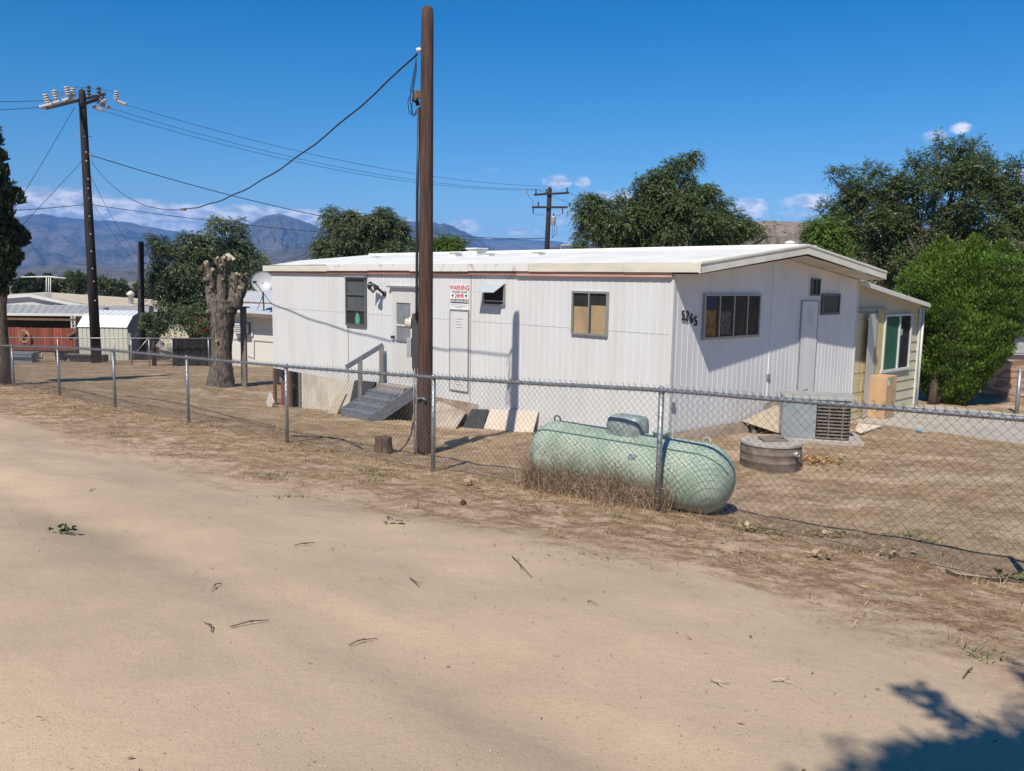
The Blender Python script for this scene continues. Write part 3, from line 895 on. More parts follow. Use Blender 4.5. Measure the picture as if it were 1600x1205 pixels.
# floodlight pair beside the left window
fl = bpy.data.objects.new("floodlight", None); C.objects.link(fl); fl.parent = home; fl.location = (0, 0, 0)
b = MB(); b.lathe(HP(7.56, 0, 1.34), -EV, [(0, .055), (.04, .055), (.045, 0)], 14); b.tube([HP(7.56, -.03, 1.34), HP(7.57, -.14, 1.42), HP(7.60, -.2, 1.47)], .028, 8); b.tube([HP(7.57, -.12, 1.42), HP(7.72, -.18, 1.50)], .025, 8); b.build("bracket", M_black, fl)
for (p, d) in ((HP(7.60, -.2, 1.47), -EV * 1 + np.array([0, 0, -.25]) + LU * .1), (HP(7.72, -.18, 1.50), LU * 1.0 - EV * .35 + np.array([0, 0, .05]))):
    d = d / np.linalg.norm(d)
    b = MB(); b.lathe(p - d * .05, d, [(0, .03), (.02, .045), (.09, .06), (.15, .095), (.16, .095), (.155, .08), (.10, .045)], 16); lh = b.build("lamp_head", M_black, fl)
    b = MB(); b.lathe(p - d * .05, d, [(.10, .045), (.135, .075), (.145, .05), (.15, 0)], 14); b.build("bulb", mat("lamp_glass", (.6, .62, .63), .2), lh)

# ---- skirting: open bays, boards and the dirt-coloured berm ----------------
def wallgz(u, v=-.05): p = HP(u, v, 0); return gz(p[0], p[1])
def skirt(name, m, u0, u1, ztop, o0=.0, o1=.02, lean=0.0, par=home):
    b = MB(); za, zb = wallgz(u0) - .08, wallgz(u1) - .08
    b.prism([HP(u0, -o0, ztop), HP(u1, -o0, ztop), HP(u1, -o0 - lean, zb), HP(u0, -o0 - lean, za)], -EV * (o1 - o0))
    return b.build(name, m, par)
M_skirt = mat("cream_skirting", (.60, .555, .47), .8, col2=(.46, .41, .33), scale=3, streak=(1, 1, .6))
skirt("skirting", M_skirt, 9.03, 11.2, ZB + .01, -.02, .004)
skirt("skirting", M_skirt, 7.5, 9.02, ZB + .01, -.02, .006)
s_ = skirt("skirting", mat("dark_red_panel", (.20, .06, .045), .8), 11.9, 12.45, -1.05, -.12, -.10); s_['label'] = "dark red board inside the open bay"
for u0 in (11.25, 11.78, 12.58): skirt("skirting_post", M_brown if u0 > 11.5 else M_post, u0, u0 + .09, ZB, -.05, .012)
skirt("skirting", mat("tan_earth_skirting", (.40, .31, .235), .95, col2=(.25, .185, .135), scale=3, bump=.5, bscale=12), 4.45, 7.5, ZB - .0, -.02, .01)
skirt("skirting", M_side, 0.0, 4.45, ZB + .01, -.03, .003)
b = MB(); b.hbox(2.2, 2.75, -.012, .02, -1.3, -.93); b.build("skirting_gap_shade", M_dark, home)  # near-black plate painted as the shade of an open bay
b = MB(); b.hbox(0, .02, 0.02, 6.5, -1.35, -.80); b.build("end_skirting", M_ply, home)
home_dummy = None

# ---- warning sign -------------------------------------------------------
sg = thing("warning_sign", HP(5.03, 0, 1.09), "white warning sign with red lettering above the narrow hatch in the long wall", "sign")
a0, a1, z0, z1 = 4.76, 5.31, 1.085, 1.575
one('L', a0, a1, z0, z1, .010, .015, 'sign_board', mat("sign_white", (.78, .78, .78), .4, var=.03), sg)
M_red = mat("sign_red", (.55, .03, .05), .5); M_ink = mat("sign_ink", (.02, .035, .05), .5)
RG = -LU; UPV = (0, 0, 1); uc = (a0 + a1) / 2
text_obj("WARNING", .135, HP(uc, -.0165, 1.505), RG, UPV, M_red, "lettering", sg, .002, .88, .003)
text_obj("THIS PROPERTY IS UNDER", .052, HP(uc, -.0165, 1.425), RG, UPV, mat("sign_teal", (.04, .14, .13), .5), "lettering", sg, .002, .78, .001)
text_obj("24HR", .125, HP(uc, -.0165, 1.350), RG, UPV, M_red, "lettering", sg, .002, .95, .003)
one('L', a0 + .005, a1 - .005, 1.205, 1.285, .0155, .0175, 'band', M_ink, sg)
text_obj("VIDEO SURVEILLANCE", .062, HP(uc, -.0195, 1.245), RG, UPV, mat("sign_white", (.78, .78, .78), .4), "lettering", sg, .002, .86, .001)
for s_ in (-1, 1):
    b = MB(); cu_ = uc + s_ * .205
    wb(b, 'L', cu_ - .03, cu_ + .03, 1.345, 1.375, .0155, .018); wb(b, 'L', cu_ - .008, cu_ + .008, 1.31, 1.346, .0155, .018)
    b.build("camera_symbol", M_ink, sg)
b = MB(); rr = random.Random(4)
for zz, w_ in ((1.175, .24), (1.145, .22), (1.118, .10)):
    x = -w_
    while x < w_:
        l = rr.uniform(.012, .035); wb(b, 'L', uc + x, uc + x + l, zz - .006, zz + .006, .0155, .0165); x += l + .008
b.build("small_print", mat("sign_grey", (.25, .24, .26), .6), sg)

# ---- timber steps -------------------------------------------------------
st = thing("wooden_steps", HP(7, -.5, -1.3), "grey painted wooden steps with one handrail below the white door", "steps")
sT, sB = -.64, -1.27; vT, vB = -.08, -1.02; uL0, uL1, uR0, uR1 = 7.46, 7.75, 6.45, 6.62
b = MB(); b.bar(HP(uL0, vT, sT - .08), HP(uL1, vB, sB + .02), .045, .24); b.build("stringer", M_greywood, st)
b = MB(); b.bar(HP(uR0, vT, sT - .08), HP(uR1, vB, sB + .02), .045, .24); b.build("stringer", M_greywood, st)
for i in range(5):
    t0, t1 = (i) / 5, (i + 1) / 5
    ul0 = uL0 + (uL1 - uL0) * t0 - .03; ur0 = uR0 + (uR1 - uR0) * t0 + .03; va, vb = vT + (vB - vT) * t0, vT + (vB - vT) * t1; zt = sT + (sB - sT) * t0 + .0
    b = MB()
    b.prism([HP(ul0, va, zt), HP(ur0, va, zt), HP(ur0 + .02, vb - .02, zt), HP(ul0 + .05, vb - .02, zt)], (0, 0, .035))
    b.prism([HP(ul0 + .05, vb - .015, zt - .001), HP(ur0 + .02, vb - .015, zt - .001), HP(ur0 + .02, vb - .015, zt - .13), HP(ul0 + .05, vb - .015, zt - .13)], EV * .012)
    tr = b.build("tread", M_greywood if i else mat("worn_tread", (.36, .27, .225), .8, col2=(.25, .24, .25), scale=5), st)
tp, _ = onlong(603, 545, -.14); 
pA = HP(7.50, -.14, onlong(605, 543, -.14)[1]); 
uq, zq = onlong(541, 574, -.95); pB = HP(uq, -.95, zq)
b = MB(); b.bar(pA, HP(7.50, -.14, -.8), .09); b.build("post", M_post, st)
t_ = .42; pm = pA + (pB - pA) * (565 - 603) / (541 - 603)
b = MB(); b.bar(pm - np.array([0, 0, .03]), (pm[0], pm[1], gz(pm[0], pm[1]) - .05), .085); b.build("post", M_post, st)
dd = (pB - pA); b = MB(); b.bar(pA - dd * .04 + np.array([0, 0, .02]), pB, .045, .10); b.build("handrail", M_greywood, st)

# ---- things leaning on the house ----------------------------------------
def leaning(name, m, fn, x0, ytop0, x1, ytop1, zb0, zb1, foot, label, cat, th=.015, vtop=-.03, group=None):
    """board leaning on the long wall: top edge from photo corners on the wall plane, bottom edge 'foot' metres out"""
    ua, za = onlong(x0, ytop0, vtop); ub, zb_ = onlong(x1, ytop1, vtop)
    b = MB(); b.prism([HP(ua, vtop, za), HP(ub, vtop, zb_), HP(ub - zb1[1], -foot, zb1[0]), HP(ua - zb0[1], -foot, zb0[0])], -EV * th)
    return tag(b.build(name, m), label, cat, group)
g1 = wallgz(4.4, -.25)
leaning("square_panel", M_charc, None, 738, 639, 764, 640, (g1 - .02, -.05), (g1 - .02, .03), .22, "square charcoal panel leaning on the wall beside the cream board", "panel")
leaning("cream_board", M_cream, None, 767, 639, 842, 642, (wallgz(4.0, -.2) - .02, -.03), (wallgz(2.7, -.2) - .02, -.0), .17, "long cream board leaning on the wall where the pole shadow ends", "board")
g2 = wallgz(8.4, -.3)
leaning("dark_panel", M_charc, None, 555, 594, 589, 597, (g2 - .02, -.05), (g2 - .02, .02), .25, "dark grey panel standing behind the stair handrail", "panel", vtop=-.08)
b = MB(); p0 = HP(8.35, -.75, wallgz(8.6, -.7) - .02); b.box(p0 + np.array([0, 0, .24]), LU * .19 + np.array([0, 0, -.02]), EV * .03, np.array([0, 0, .25]) + EV * .10 - LU * .06)
tag(b.build("tan_slab", mat("tan_slab", (.46, .39, .29), .9, var=.15, scale=6), None, .01), "short tan slab propped beside the foot of the steps", "slab")
b = MB(); q = HP(5.35, -.22, wallgz(5.3, -.2)); b.prism([HP(5.6, -.05, -.80), HP(4.75, -.05, -.92), HP(4.55, -.50, wallgz(4.7, -.5)), HP(5.75, -.6, wallgz(5.6, -.6))], -EV * .03)
tag(b.build("weathered_sheet", mat("weathered_sheet", (.40, .33, .27), .9, col2=(.27, .21, .17), scale=4, bump=.3)), "bleached sheet sloping from the wall left of the charcoal square", "sheet")
b = MB(); q = HP(12.2, -.35, wallgz(12.2, -.3)); b.box(q + np.array([0, 0, .12]), LU * .10 + np.array([0, 0, .12]), EV * .02, np.array([0, 0, .14]) - LU * .1)
tag(b.build("scrap_panel", mat("pale_scrap", (.6, .55, .5), .8)), "torn pale scrap lying in front of the open bay at the far end", "scrap")
# boards along the end wall
def eboard(name, m, pts, th, label, cat, group=None):
    b = MB(); b.prism(pts, -LU * th); return tag(b.build(name, m), label, cat, group)
ge = lambda v, o: gz(*HP(-o, v, 0)[:2])
eboard("brown_board", M_ply, [HP(-.03, .1, -.66), HP(-.03, 2.25, -.70), HP(-.12, 2.25, ge(2.2, .1) - .03), HP(-.12, .1, ge(.1, .1) - .03)], .012, "long brown board along the foot of the end wall", "board", None)
eboard("pale_plywood", M_ply2, [HP(-.05, 2.1, -.69), HP(-.04, 3.3, -.50), HP(-.45, 3.75, ge(3.6, .4) - .02), HP(-.62, 2.75, ge(2.8, .6) - .03)], .012, "pale warped plywood sliding off the end wall behind the round tank lid", "board")
eboard("grey_plywood", mat("grey_board", (.36, .31, .26), .9, col2=(.26, .22, .18), scale=4), [HP(-.02, 2.9, -.45), HP(-.02, 4.5, -.30), HP(-.16, 4.5, ge(4.4, .15) - .02), HP(-.16, 2.9, ge(2.9, .15) - .02)], .012, "grey board leaning between the pale plywood and the air conditioner", "board")
b = MB(); a_ = HP(-.30, 3.15, -.52); c_ = HP(-.60, 3.75, ge(3.6, .6)); b.bar(a_, c_, .10, .03); tag(b.build("short_plank", M_ply2), "short plank lying against the grey board", "plank")
b = MB(); b.bar(HP(-.18, 2.33, ge(2.3, .3) - .02), HP(-.05, 2.36, -.66), .06, .05); tag(b.build("wooden_stake", M_post), "upright wooden stake at the joint of brown board and plywood", "stake")

# ---- air conditioner ----------------------------------------------------
ac0 = gp(1331, 696); AX = gp(1224, 688) - ac0; AX[2] = 0; AL = np.linalg.norm(AX); AX /= AL; AY = np.array([-AX[1], AX[0], 0]); AY = AY if AY @ EV > 0 else -AY
ac = thing("air_conditioner", ac0, "boxy metal air conditioner with louvred side on a slab by the end wall", "air conditioner")
zg = ac0[2]; Zv = np.array([0, 0, 1.0])
def acp(x, y, z): return np.array([ac0[0], ac0[1], zg]) + AX * x + AY * y + Zv * z
b = MB(); b.box(acp(.42, .42, -.03), AX * .60, AY * .46, Zv * .09); b.build("base_pad", conc, ac, .01)
AH = .66
b = MB(); b.box(acp(AL * .78, .40, .06 + AH / 2), AX * (AL * .25), AY * .355, Zv * AH / 2); pn = b.build("housing", mat("grey_blue_sheet", (.36, .40, .42), .45, metal=.35, col2=(.25, .30, .34), scale=3), ac, .008)
b = MB(); b.box(acp(AL * .27, .40, .06 + AH / 2), AX * (AL * .235), AY * .30, Zv * (AH / 2 - .03)); b.build("coil", mat("coil", (.05, .045, .04), .8), ac)
b = MB()
nl = 11
for i in range(nl):
    z = .09 + (AH - .1) * i / (nl - 1)
    loop = [acp(AL * .52, .045, z), acp(.10, .045, z), acp(.045, .10, z), acp(.045, .72, z)]
    for j in range(3):
        b.bar(loop[j], loop[j + 1], .03, .022)
        lo = [p + Zv * .018 for p in loop]
for x in (.10, .30): b.bar(acp(AL * x + .05, .032, .07), acp(AL * x + .05, .032, AH + .03), .02, .008)
b.build("louvre", mat("louvre_brown", (.23, .20, .175), .6, col2=(.15, .125, .10), scale=14), ac)
b = MB(); b.box(acp(AL * .5 + .0, .40, .06 + AH + .015), AX * (AL * .54), AY * .39, Zv * .025); b.build("top_cover", mat("grey_top", (.36, .355, .34), .6, var=.2), ac, .01)

# ---- round covered tank (rusty steel ring with a lid) --------------------
dc = gp(1203, 740) + np.array([0.12, .40, 0]); dz = gz(dc[0], dc[1]); dr_ = .405
dm = thing("steel_ring_tank", (dc[0], dc[1], dz), "low round rusty steel tank with a flat lid in the yard before the air conditioner", "tank")
b = MB(); H_ = .37
b.lathe((dc[0], dc[1], dz - .04), (0, 0, 1), [(0, dr_), (.14, dr_), (.15, dr_ + .008), (.16, dr_), (.25, dr_), (.26, dr_ + .008), (.27, dr_), (H_, dr_)], 48); b.build("shell", M_rust, dm)
b = MB(); b.lathe((dc[0], dc[1], dz + H_ - .045), (0, 0, 1), [(0, dr_ - .01), (0, dr_ + .012), (.03, dr_ + .012), (.035, dr_ - .01), (.036, 0)], 48, False); ld = b.build("lid", M_conc2, dm)
b = MB(); b.box((dc[0] + .02, dc[1] - .02, dz + H_ + .015), (.17, .03, .0), (-.02, .11, .01), (0, 0, .012)); b.box((dc[0] + .06, dc[1] + .03, dz + H_ + .035), (.11, -.03, .01), (.02, .07, 0), (0, 0, .008)); b.build("cover_plate", mat("plate_brown", (.22, .17, .13), .8), ld)
b = MB(); q = np.array([dc[0] + .22, dc[1] - .34, dz + .24]); b.lathe(q, (.5, -.85, 0), [(0, .035), (.06, .035), (.061, .02), (.02, .02)], 14); b.build("spigot", mat("spigot", (.45, .42, .38), .5, metal=.5), dm)

# ---- propane tank -------------------------------------------------------
TA = np.array([2.10, 8.06]); TD = np.array([-.80, .60]); TL = 2.38; TRd = .362
tz = gz(*(TA + TD * 1.1)) + TRd + .00
tk = thing("propane_tank", (TA[0] + TD[0], TA[1] + TD[1], tz - TRd), "pale green propane tank lying behind the chain link fence", "propane tank")
prof = []
hd = .30
for i in range(9): a = math.pi / 2 * i / 8; prof.append((hd - hd * math.cos(a), TRd * math.sin(a)))
prof += [(TL * .25, TRd), (TL * .26, TRd + .004), (TL * .27, TRd), (TL * .5, TRd), (TL * .75, TRd)]
for i in range(9): a = math.pi / 2 * i / 8; prof.append((TL - hd + hd * math.sin(a), TRd * math.cos(a)))
axis = np.array([TD[0], TD[1], .012])
P0 = np.array([TA[0], TA[1], tz]) - np.array([TD[0], TD[1], 0]) * .12
b = MB(); b.lathe(P0, axis, prof, 56)
M_tank = mat("pale_green_paint", (.345, .42, .33), .7, col2=(.265, .34, .265), scale=3.5, thr=(.42, .58), bump=.08, bscale=14, spots=[((.44, .48, .41), 1.6, (1, 1, 1), .50, .62, .45), ((.20, .13, .08), 15, (1, 1, .6), .68, .73, .7), ((.30, .27, .20), 3, (2.5, 2.5, .35), .60, .72, .3)])
b.build("tank_body", M_tank, tk)
side = np.array([TD[1], -TD[0], 0]); side = side if side[1] < 0 else -side
ax1 = axis / np.linalg.norm(axis)
# weld seam running along the side, a thin raised dark rail
b = MB(); pts = [P0 + ax1 * t + side * (math.sin(R(38)) * (TRd + .004)) * k + Zv * (math.cos(R(38)) * (TRd + .004)) * k for t, k in [(hd * (1 - math.cos(a)), math.sin(a)) for a in np.linspace(.35, math.pi / 2, 7)] + [(TL * .5, 1)] + [(TL - hd + hd * math.sin(a), math.cos(a)) for a in np.linspace(0, 1.2, 7)]]
b.tube(pts, .008, 6); b.build("seam_rail", mat("seam_green", (.10, .19, .18), .6), tk)
hb_ = P0 + ax1 * (TL * .50) + Zv * TRd
b = MB()
n_, vs, fs = 10, [], []
for j, (w_, z_) in enumerate(((.25, -.04), (.25, .08), (.235, .135), (.20, .165), (.12, .175))):
    for k in range(24):
        a = 2 * math.pi * k / 24; ca, sa = math.cos(a), math.sin(a)
        r_ = 1 / max(abs(ca), abs(sa)) ** .55
        vs.append(hb_ + ax1 * ca * w_ * r_ * .86 + side * sa * w_ * .62 * r_ + Zv * z_)
for j in range(4):
    for k in range(24): fs.append((j * 24 + k, j * 24 + (k + 1) % 24, (j + 1) * 24 + (k + 1) % 24, (j + 1) * 24 + k))
fs.append(tuple(4 * 24 + k for k in range(24)))
b.add(vs, fs, True); b.build("valve_hood", mat("hood_green", (.32, .37, .35), .55, metal=.2, col2=(.19, .23, .22), scale=7, spots=[((.45, .48, .44), 9, (1, 1, 1), .54, .62, .6)]), tk)
b = MB(); c_ = P0 + ax1 * (TL * .33) + Zv * (TRd + .02); b.box(c_, ax1 * .08, side * .06, Zv * .045); b.build("gauge_box", M_tank, tk, .01)
for t in (.185, .80):
    b = MB(); rg = [P0 + ax1 * (TL * t) + (side * math.cos(a) + Zv * math.sin(a)) * (TRd + .001) for a in np.linspace(0, 2 * math.pi, 41)]; b.tube(rg, .006, 5, False); b.build("weld_seam", M_tank, tk)
b = MB(); dc0 = P0 + ax1 * (TL * .40) + (side * math.sin(R(62)) + Zv * math.cos(R(62))) * (TRd + .003); b.box(dc0, ax1 * .045, (Zv * math.sin(R(62)) - side * math.cos(R(62))) * .028, (side * math.sin(R(62)) + Zv * math.cos(R(62))) * .002); b.build("data_plate", M_galv, tk)
for t in (.12, .88):
    c_ = P0 + ax1 * (TL * t) + Zv * (TRd * (.95))
    b = MB(); ring = [c_ + Zv * (.035 + .04 * math.cos(a)) + ax1 * .04 * math.sin(a) for a in np.linspace(0, 2 * math.pi, 15)]; b.tube(ring, .010, 6, False); b.build("lifting_lug", M_tank, tk)
for t in (.25, .75):
    c_ = P0 + ax1 * (TL * t)
    for s_ in (-1, 1):
        b = MB(); b.box(c_ + side * s_ * .15 - Zv * (TRd + .01), ax1 * .04, side * .05, Zv * .09); b.build("foot", M_tank, tk)

# ---- tree stump ---------------------------------------------------------
sp_ = gp(597, 708); sp_z = gz(sp_[0], sp_[1] + .12)
b = MB(); n_ = 22; rr = np.random.RandomState(5); vs = []; fs = []
jr = 1 + .16 * (rr.rand(n_) - .5)
for z_, k_ in ((-.05, 1.25), (.05, 1.05), (.15, .95), (.22, .98)):
    for k in range(n_):
        a = 2 * math.pi * k / n_
        vs.append((sp_[0] + math.cos(a) * .125 * k_ * jr[k], sp_[1] + .12 + math.sin(a) * .125 * k_ * jr[k], sp_z + z_ + (rr.rand() - .5) * .03 * (z_ > .2)))
for j in range(3):
    for k in range(n_): fs.append((j * n_ + k, j * n_ + (k + 1) % n_, (j + 1) * n_ + (k + 1) % n_, (j + 1) * n_ + k))
b.add(vs, fs, True); b.add([vs[3 * n_ + k] for k in range(n_)], [tuple(range(n_))])
tag(b.build("tree_stump", mat("stump_bark", (.20, .13, .085), .95, col2=(.07, .045, .03), scale=14, streak=(3, 3, .5), bump=.8, bscale=30)), "small dark tree stump just inside the fence left of the tall pole", "stump")

# ---- bare wooden pole with meter panel ----------------------------------
pb = gp(662, 710); pz = pb[2]; pt = at(668, 10, 11.93)
pb = np.array([pb[0], 11.93, gz(pb[0], 11.93)])
M_pole = mat("brown_pole_wood", (.10, .05, .034), .8, col2=(.035, .019, .014), scale=9, streak=(5, 5, .22), bump=.6, bscale=26, thr=(.36, .62))
wp = thing("wooden_pole", pb, "tall brown wooden pole just behind the fence carrying the service cable", "utility pole")
b = MB()
hs = [-.3, 0, .5, 1.5, 3, 4.5, 5.4, 6.05, 6.24, 6.28]
Hp = pt[2] - pb[2]
pts = []; rad = []
for h_ in hs:
    k = min(h_, Hp) / Hp; pts.append(pb + (pt - pb) * k if h_ < 6.1 else pb + (pt - pb) * (k)); rad.append(.118 - .034 * k)
rad[-1] = .05; rad[-2] = .078; pts[-2] = pb + (pt - pb) * .994; pts[-1] = pt
b.tube(pts, rad, 20); b.build("pole", M_pole, wp)
def onp(px, py, dy=0): return at(px, py, 11.93 + dy)
b = MB(); b.bar(onp(645, 148, 0), onp(660, 148, 0), .06, .10); b.build("bracket", M_brown, wp)
b = MB(); b.lathe(onp(656, 78), (-1, 0, 0), [(-.02, .02), (.0, .03), (.03, .03), (.05, .015)], 10); b.build("insulator", mat("porcelain_white", (.75, .74, .72), .25), wp)
b = MB(); b.tube([onp(655, 168, -.03), onp(652, 300, -.03), onp(651, 480, -.03), onp(651, 500, -.03)], .02, 8); b.build("conduit", M_black, wp)
b = MB(); b.tube([onp(653, 165, -.03), onp(651, 155, -.06), onp(647, 158, -.08)], .03, 8); b.build("weatherhead", M_black, wp)
c0, c1 = onp(643, 490, .05), onp(653, 575, .05)
cm = (c0 + c1) / 2
b = MB(); b.box((cm[0] + .01, cm[1] + .15, cm[2]), (.045, 0, 0), (0, .20, 0), (0, 0, (c0[2] - c1[2]) / 2)); b.build("meter_panel", mat("panel_grey", (.055, .056, .06), .6, var=.2), wp, .005)
q = onp(643, 505, .15); b = MB(); b.lathe((q[0] + .0, q[1], q[2]), (-1, 0, 0), [(0, .085), (.03, .09), (.035, .07), (.09, .065), (.10, 0)], 20); b.build("meter", mat("meter_cream", (.62, .58, .47), .35), wp)
q = onp(640, 543, .15); b = MB(); b.box(q, (.035, 0, 0), (0, .08, 0), (0, 0, .14)); b.build("disconnect_box", mat("box_grey", (.35, .36, .38), .5), wp, .005)
b = MB()
for px in (646, 650): b.tube([onp(px, 574, .08), onp(px + 1, 640, .08), onp(px + 2, 700, .04), onp(px + 2, 712, .04)], .014, 8)
b.build("conduit", mat("conduit_grey", (.22, .22, .225), .5, metal=.4), wp)
b = MB(); b.bar(onp(650, 622, -.12), onp(663, 622, -.14), .03, .02); b.tube([onp(662, 622, -.14), onp(664, 626, -.15)], .02, 6); b.build("clamp", M_galv, wp)
b = MB(); b.tube([onp(646, 660, -.05), onp(642, 680, -.15), onp(634, 695, -.2), onp(624, 705, -.22), onp(618, 706, -.25)], .012, 6); b.build("ground_cable", M_black, wp)

# ---- chain link fence ---------------------------------------------------
fs_ = np.array([24.67, 20.89, 19.96, 16.58, 13.32, 10.01, 6.72, 4.86, 3.33, 1.49, 0, -1.11, -2.18, -3.06, -6.5][::-1])
fz_ = np.array([-.47, -.29, -.24, -.05, .10, .185, .31, .385, .45, .545, .63, .665, .70, .73, .82][::-1])
fz_[list(fs_).index(10.01)] = .20
railz = lambda s: np.interp(s, fs_, fz_)
fpos = lambda s, z, o=0.0: np.array([F0[0] + FD[0] * s + FN[0] * o, F0[1] + FD[1] * s + FN[1] * o, z])
fgz = lambda s: gz(F0[0] + FD[0] * s, F0[1] + FD[1] * s)
fe = thing("chain_link_fence", fpos(3, fgz(3)), "galvanised chain link fence running across the front of the yard", "fence")
posts_s = [-6.4, -3.25, 0.0, 3.33, 6.72, 10.01, 13.32, 16.58, 19.96, 23.2]
for s in posts_s:
    b = MB(); g_ = fgz(s); zt = railz(s)
    b.tube([fpos(s, g_ - .15, .02), fpos(s, zt - .03, .02)], .0285, 12)
    b.lathe(fpos(s, zt - .035, .02), (0, 0, 1), [(0, .033), (.02, .033), (.03, .028), (.06, .028), (.075, 0)], 12)
    for k in range(4):
        zz = g_ + .2 + k * .25; b.tube([fpos(s - .036, zz, -.012), fpos(s, zz, -.018), fpos(s + .036, zz, -.012)], .003, 5)
    b.build("post", M_galv, fe)
b = MB(); ss = np.arange(-6.4, 23.3, .35)
rr = np.random.RandomState(8)
b.tube([fpos(s, railz(s) + .0 + (rr.rand() - .5) * .004) for s in ss], .021, 12); b.build("top_rail", M_galv, fe)
# woven wire
p = .0372; amp_h = .0372
gs = np.linspace(-6.5, 23.6, 400); gzv = ground(F0[0] + FD[0] * gs, F0[1] + FD[1] * gs)
Vs = []; Fs = []; base = 0
for k in range(int((23.0 + 6.4) / p)):
    s0 = -6.35 + k * p
    zt = float(railz(s0)) + .028; zb = float(np.interp(s0, gs, gzv)) + .045
    n_ = int((zt - zb) / p); zz = zt - np.arange(n_ + 1) * p
    par = (np.arange(n_ + 1) + k) % 2
    s_ = s0 + par * p * 1.06
    s_ = s_ + .010 * np.sin(zz * 5 + s_ * 1.3)
    o_ = -.028 + .005 * np.where(par, 1, -1) + .014 * np.sin(s0 * 1.9) * np.clip((zt - zz), 0, 1)
    # barb: the twisted tip above the rail
    s_ = np.concatenate([[s_[0] + p * (.45 + .3 * math.sin(k * 2.1))], s_]); zz = np.concatenate([[zt + .028 + .006 * math.sin(k * 1.7)], zz]); o_ = np.concatenate([[-.03], o_])
    P_ = np.stack([F0[0] + FD[0] * s_ + FN[0] * o_, F0[1] + FD[1] * s_ + FN[1] * o_, zz], 1)
    m_ = len(P_); rw = .0021
    dirs = np.gradient(P_, axis=0); dirs /= np.linalg.norm(dirs, axis=1)[:, None]
    nrm = np.array([FN[0], FN[1], 0.0]); sd = np.cross(dirs, nrm)
    sd /= np.linalg.norm(sd, axis=1)[:, None] + 1e-9
    ring = [P_ + rw * (math.cos(a) * sd + math.sin(a) * nrm) for a in (math.pi / 2, math.pi * 7 / 6, math.pi * 11 / 6)]
    V_ = np.stack(ring, 1).reshape(-1, 3)
    i0 = np.arange(m_ - 1)[:, None] * 3
    q_ = np.concatenate([np.stack([i0[:, 0] + j, i0[:, 0] + (j + 1) % 3, i0[:, 0] + 3 + (j + 1) % 3, i0[:, 0] + 3 + j], 1) for j in range(3)])
    Vs.append(V_); Fs.append(q_ + base); base += len(V_)
b = MB(); b.tube([fpos(s, float(np.interp(s, gs, gzv)) + .05 + .012 * math.sin(s * 3), -.03) for s in np.arange(-6.4, 23.2, .3)], .004, 6); b.build("bottom_wire", mat("rusty_wire", (.10, .075, .06), .8), fe)
b = MB()   # coils tying the mesh to the rail
tw = []
for i in range(int(29.4 / .075)):
    s = -6.3 + i * .15
    if s > 23: break
    tw = [fpos(s + dx, railz(s) + dz_, do) for dx, dz_, do in ((-.01, -.03, -.02), (0, .0, -.026), (.02, .026, -.01), (.035, .01, .022), (.05, -.02, .015), (.06, -.035, -.02))]
    b.tube(tw, .0030, 4, False)
Vs.append(np.array(b.v)); Fs.append(np.array(b.f) + base)
npmesh("wire_mesh", np.concatenate(Vs), np.concatenate(Fs), M_galvw, fe)

# ================================================================== LEAN-TO ROOM
lt = thing("lean_to_room", HP(1.4, 8.6, -1.2), "beige lap-sided lean-to room joined to the right end of the mobile home", "extension")
uF = .15; va0, va1 = 6.55, 10.35; zF = -1.2
rt0 = onend(1347, 437, uF)[1]; ra = onend(1355, 441, uF - .25); rb = onend(1453, 474, uF - .25)
sl_ = (rb[1] - ra[1]) / (rb[0] - ra[0]); roofz = lambda v: ra[1] + sl_ * (v - ra[0])
# lap boards
b = MB(); zb_ = zF; nbd = 0
while zb_ < 1.9:
    zt_ = zb_ + .225
    vend = min(va1, ra[0] + (zt_ + .14 - ra[1]) / sl_ if zt_ > roofz(va1) - .14 else va1)
    if vend <= va0 + .05: break
    b.prism([HP(uF, va0, zb_), HP(uF - .028, va0, zb_), HP(uF - .006, va0, zt_ + .004), HP(uF, va0, zt_ + .004)], EV * (vend - va0))
    zb_ = zt_
b.build("wall", M_beige, lt)
# smooth gable above the boards and side walls
b = MB(); b.prism([HP(uF + .001, va0, zF - .1), HP(uF + .001, va1, zF - .1), HP(uF + .001, va1, roofz(va1) - .07), HP(uF + .001, va0, roofz(va0) - .07)], LU * .1)
b.prism([HP(uF, va1 - .03, zF - .1), HP(uF + 5, va1 - .03, zF - .1), HP(uF + 5, va1 - .03, roofz(va1) - .08), HP(uF, va1 - .03, roofz(va1) - .08)], EV * .025)
b.build("wall", M_beige, lt)
zh = onend(1390, 490, uF)[1] + .08
b = MB(); b.prism([HP(uF - .029, va0, zh), HP(uF - .029, va1, zh), HP(uF - .029, va1, roofz(va1) - .04), HP(uF - .029, va0, roofz(va0) - .04)], LU * .02)
b.build("gable_board", M_beige, lt)
vE = rb[0]
b = MB(); b.prism([HP(uF - .25, va0 + .02, roofz(va0) - .045), HP(uF - .25, vE, roofz(vE) - .045), HP(uF - .25, vE, roofz(vE)), HP(uF - .25, va0 + .02, roofz(va0))], LU * 5.4)
b.build("roof", M_roof, lt)
b = MB(); b.prism([HP(uF - .27, va0 + .02, roofz(va0) - .10), HP(uF - .27, vE, roofz(vE) - .10), HP(uF - .27, vE, roofz(vE) - .02), HP(uF - .27, va0 + .02, roofz(va0) - .02)], LU * .025)
b.build("rake_board", mat("white_rake", (.66, .64, .58), .6), lt)
b = MB(); b.hbox(uF - .07, uF - .03, va1 - .06, va1 + .01, zF, roofz(va1) - .1); b.tube([HP(uF - .10, va1 + .03, zF), HP(uF - .10, va1 + .03, roofz(va1) - .1)], .028, 8)
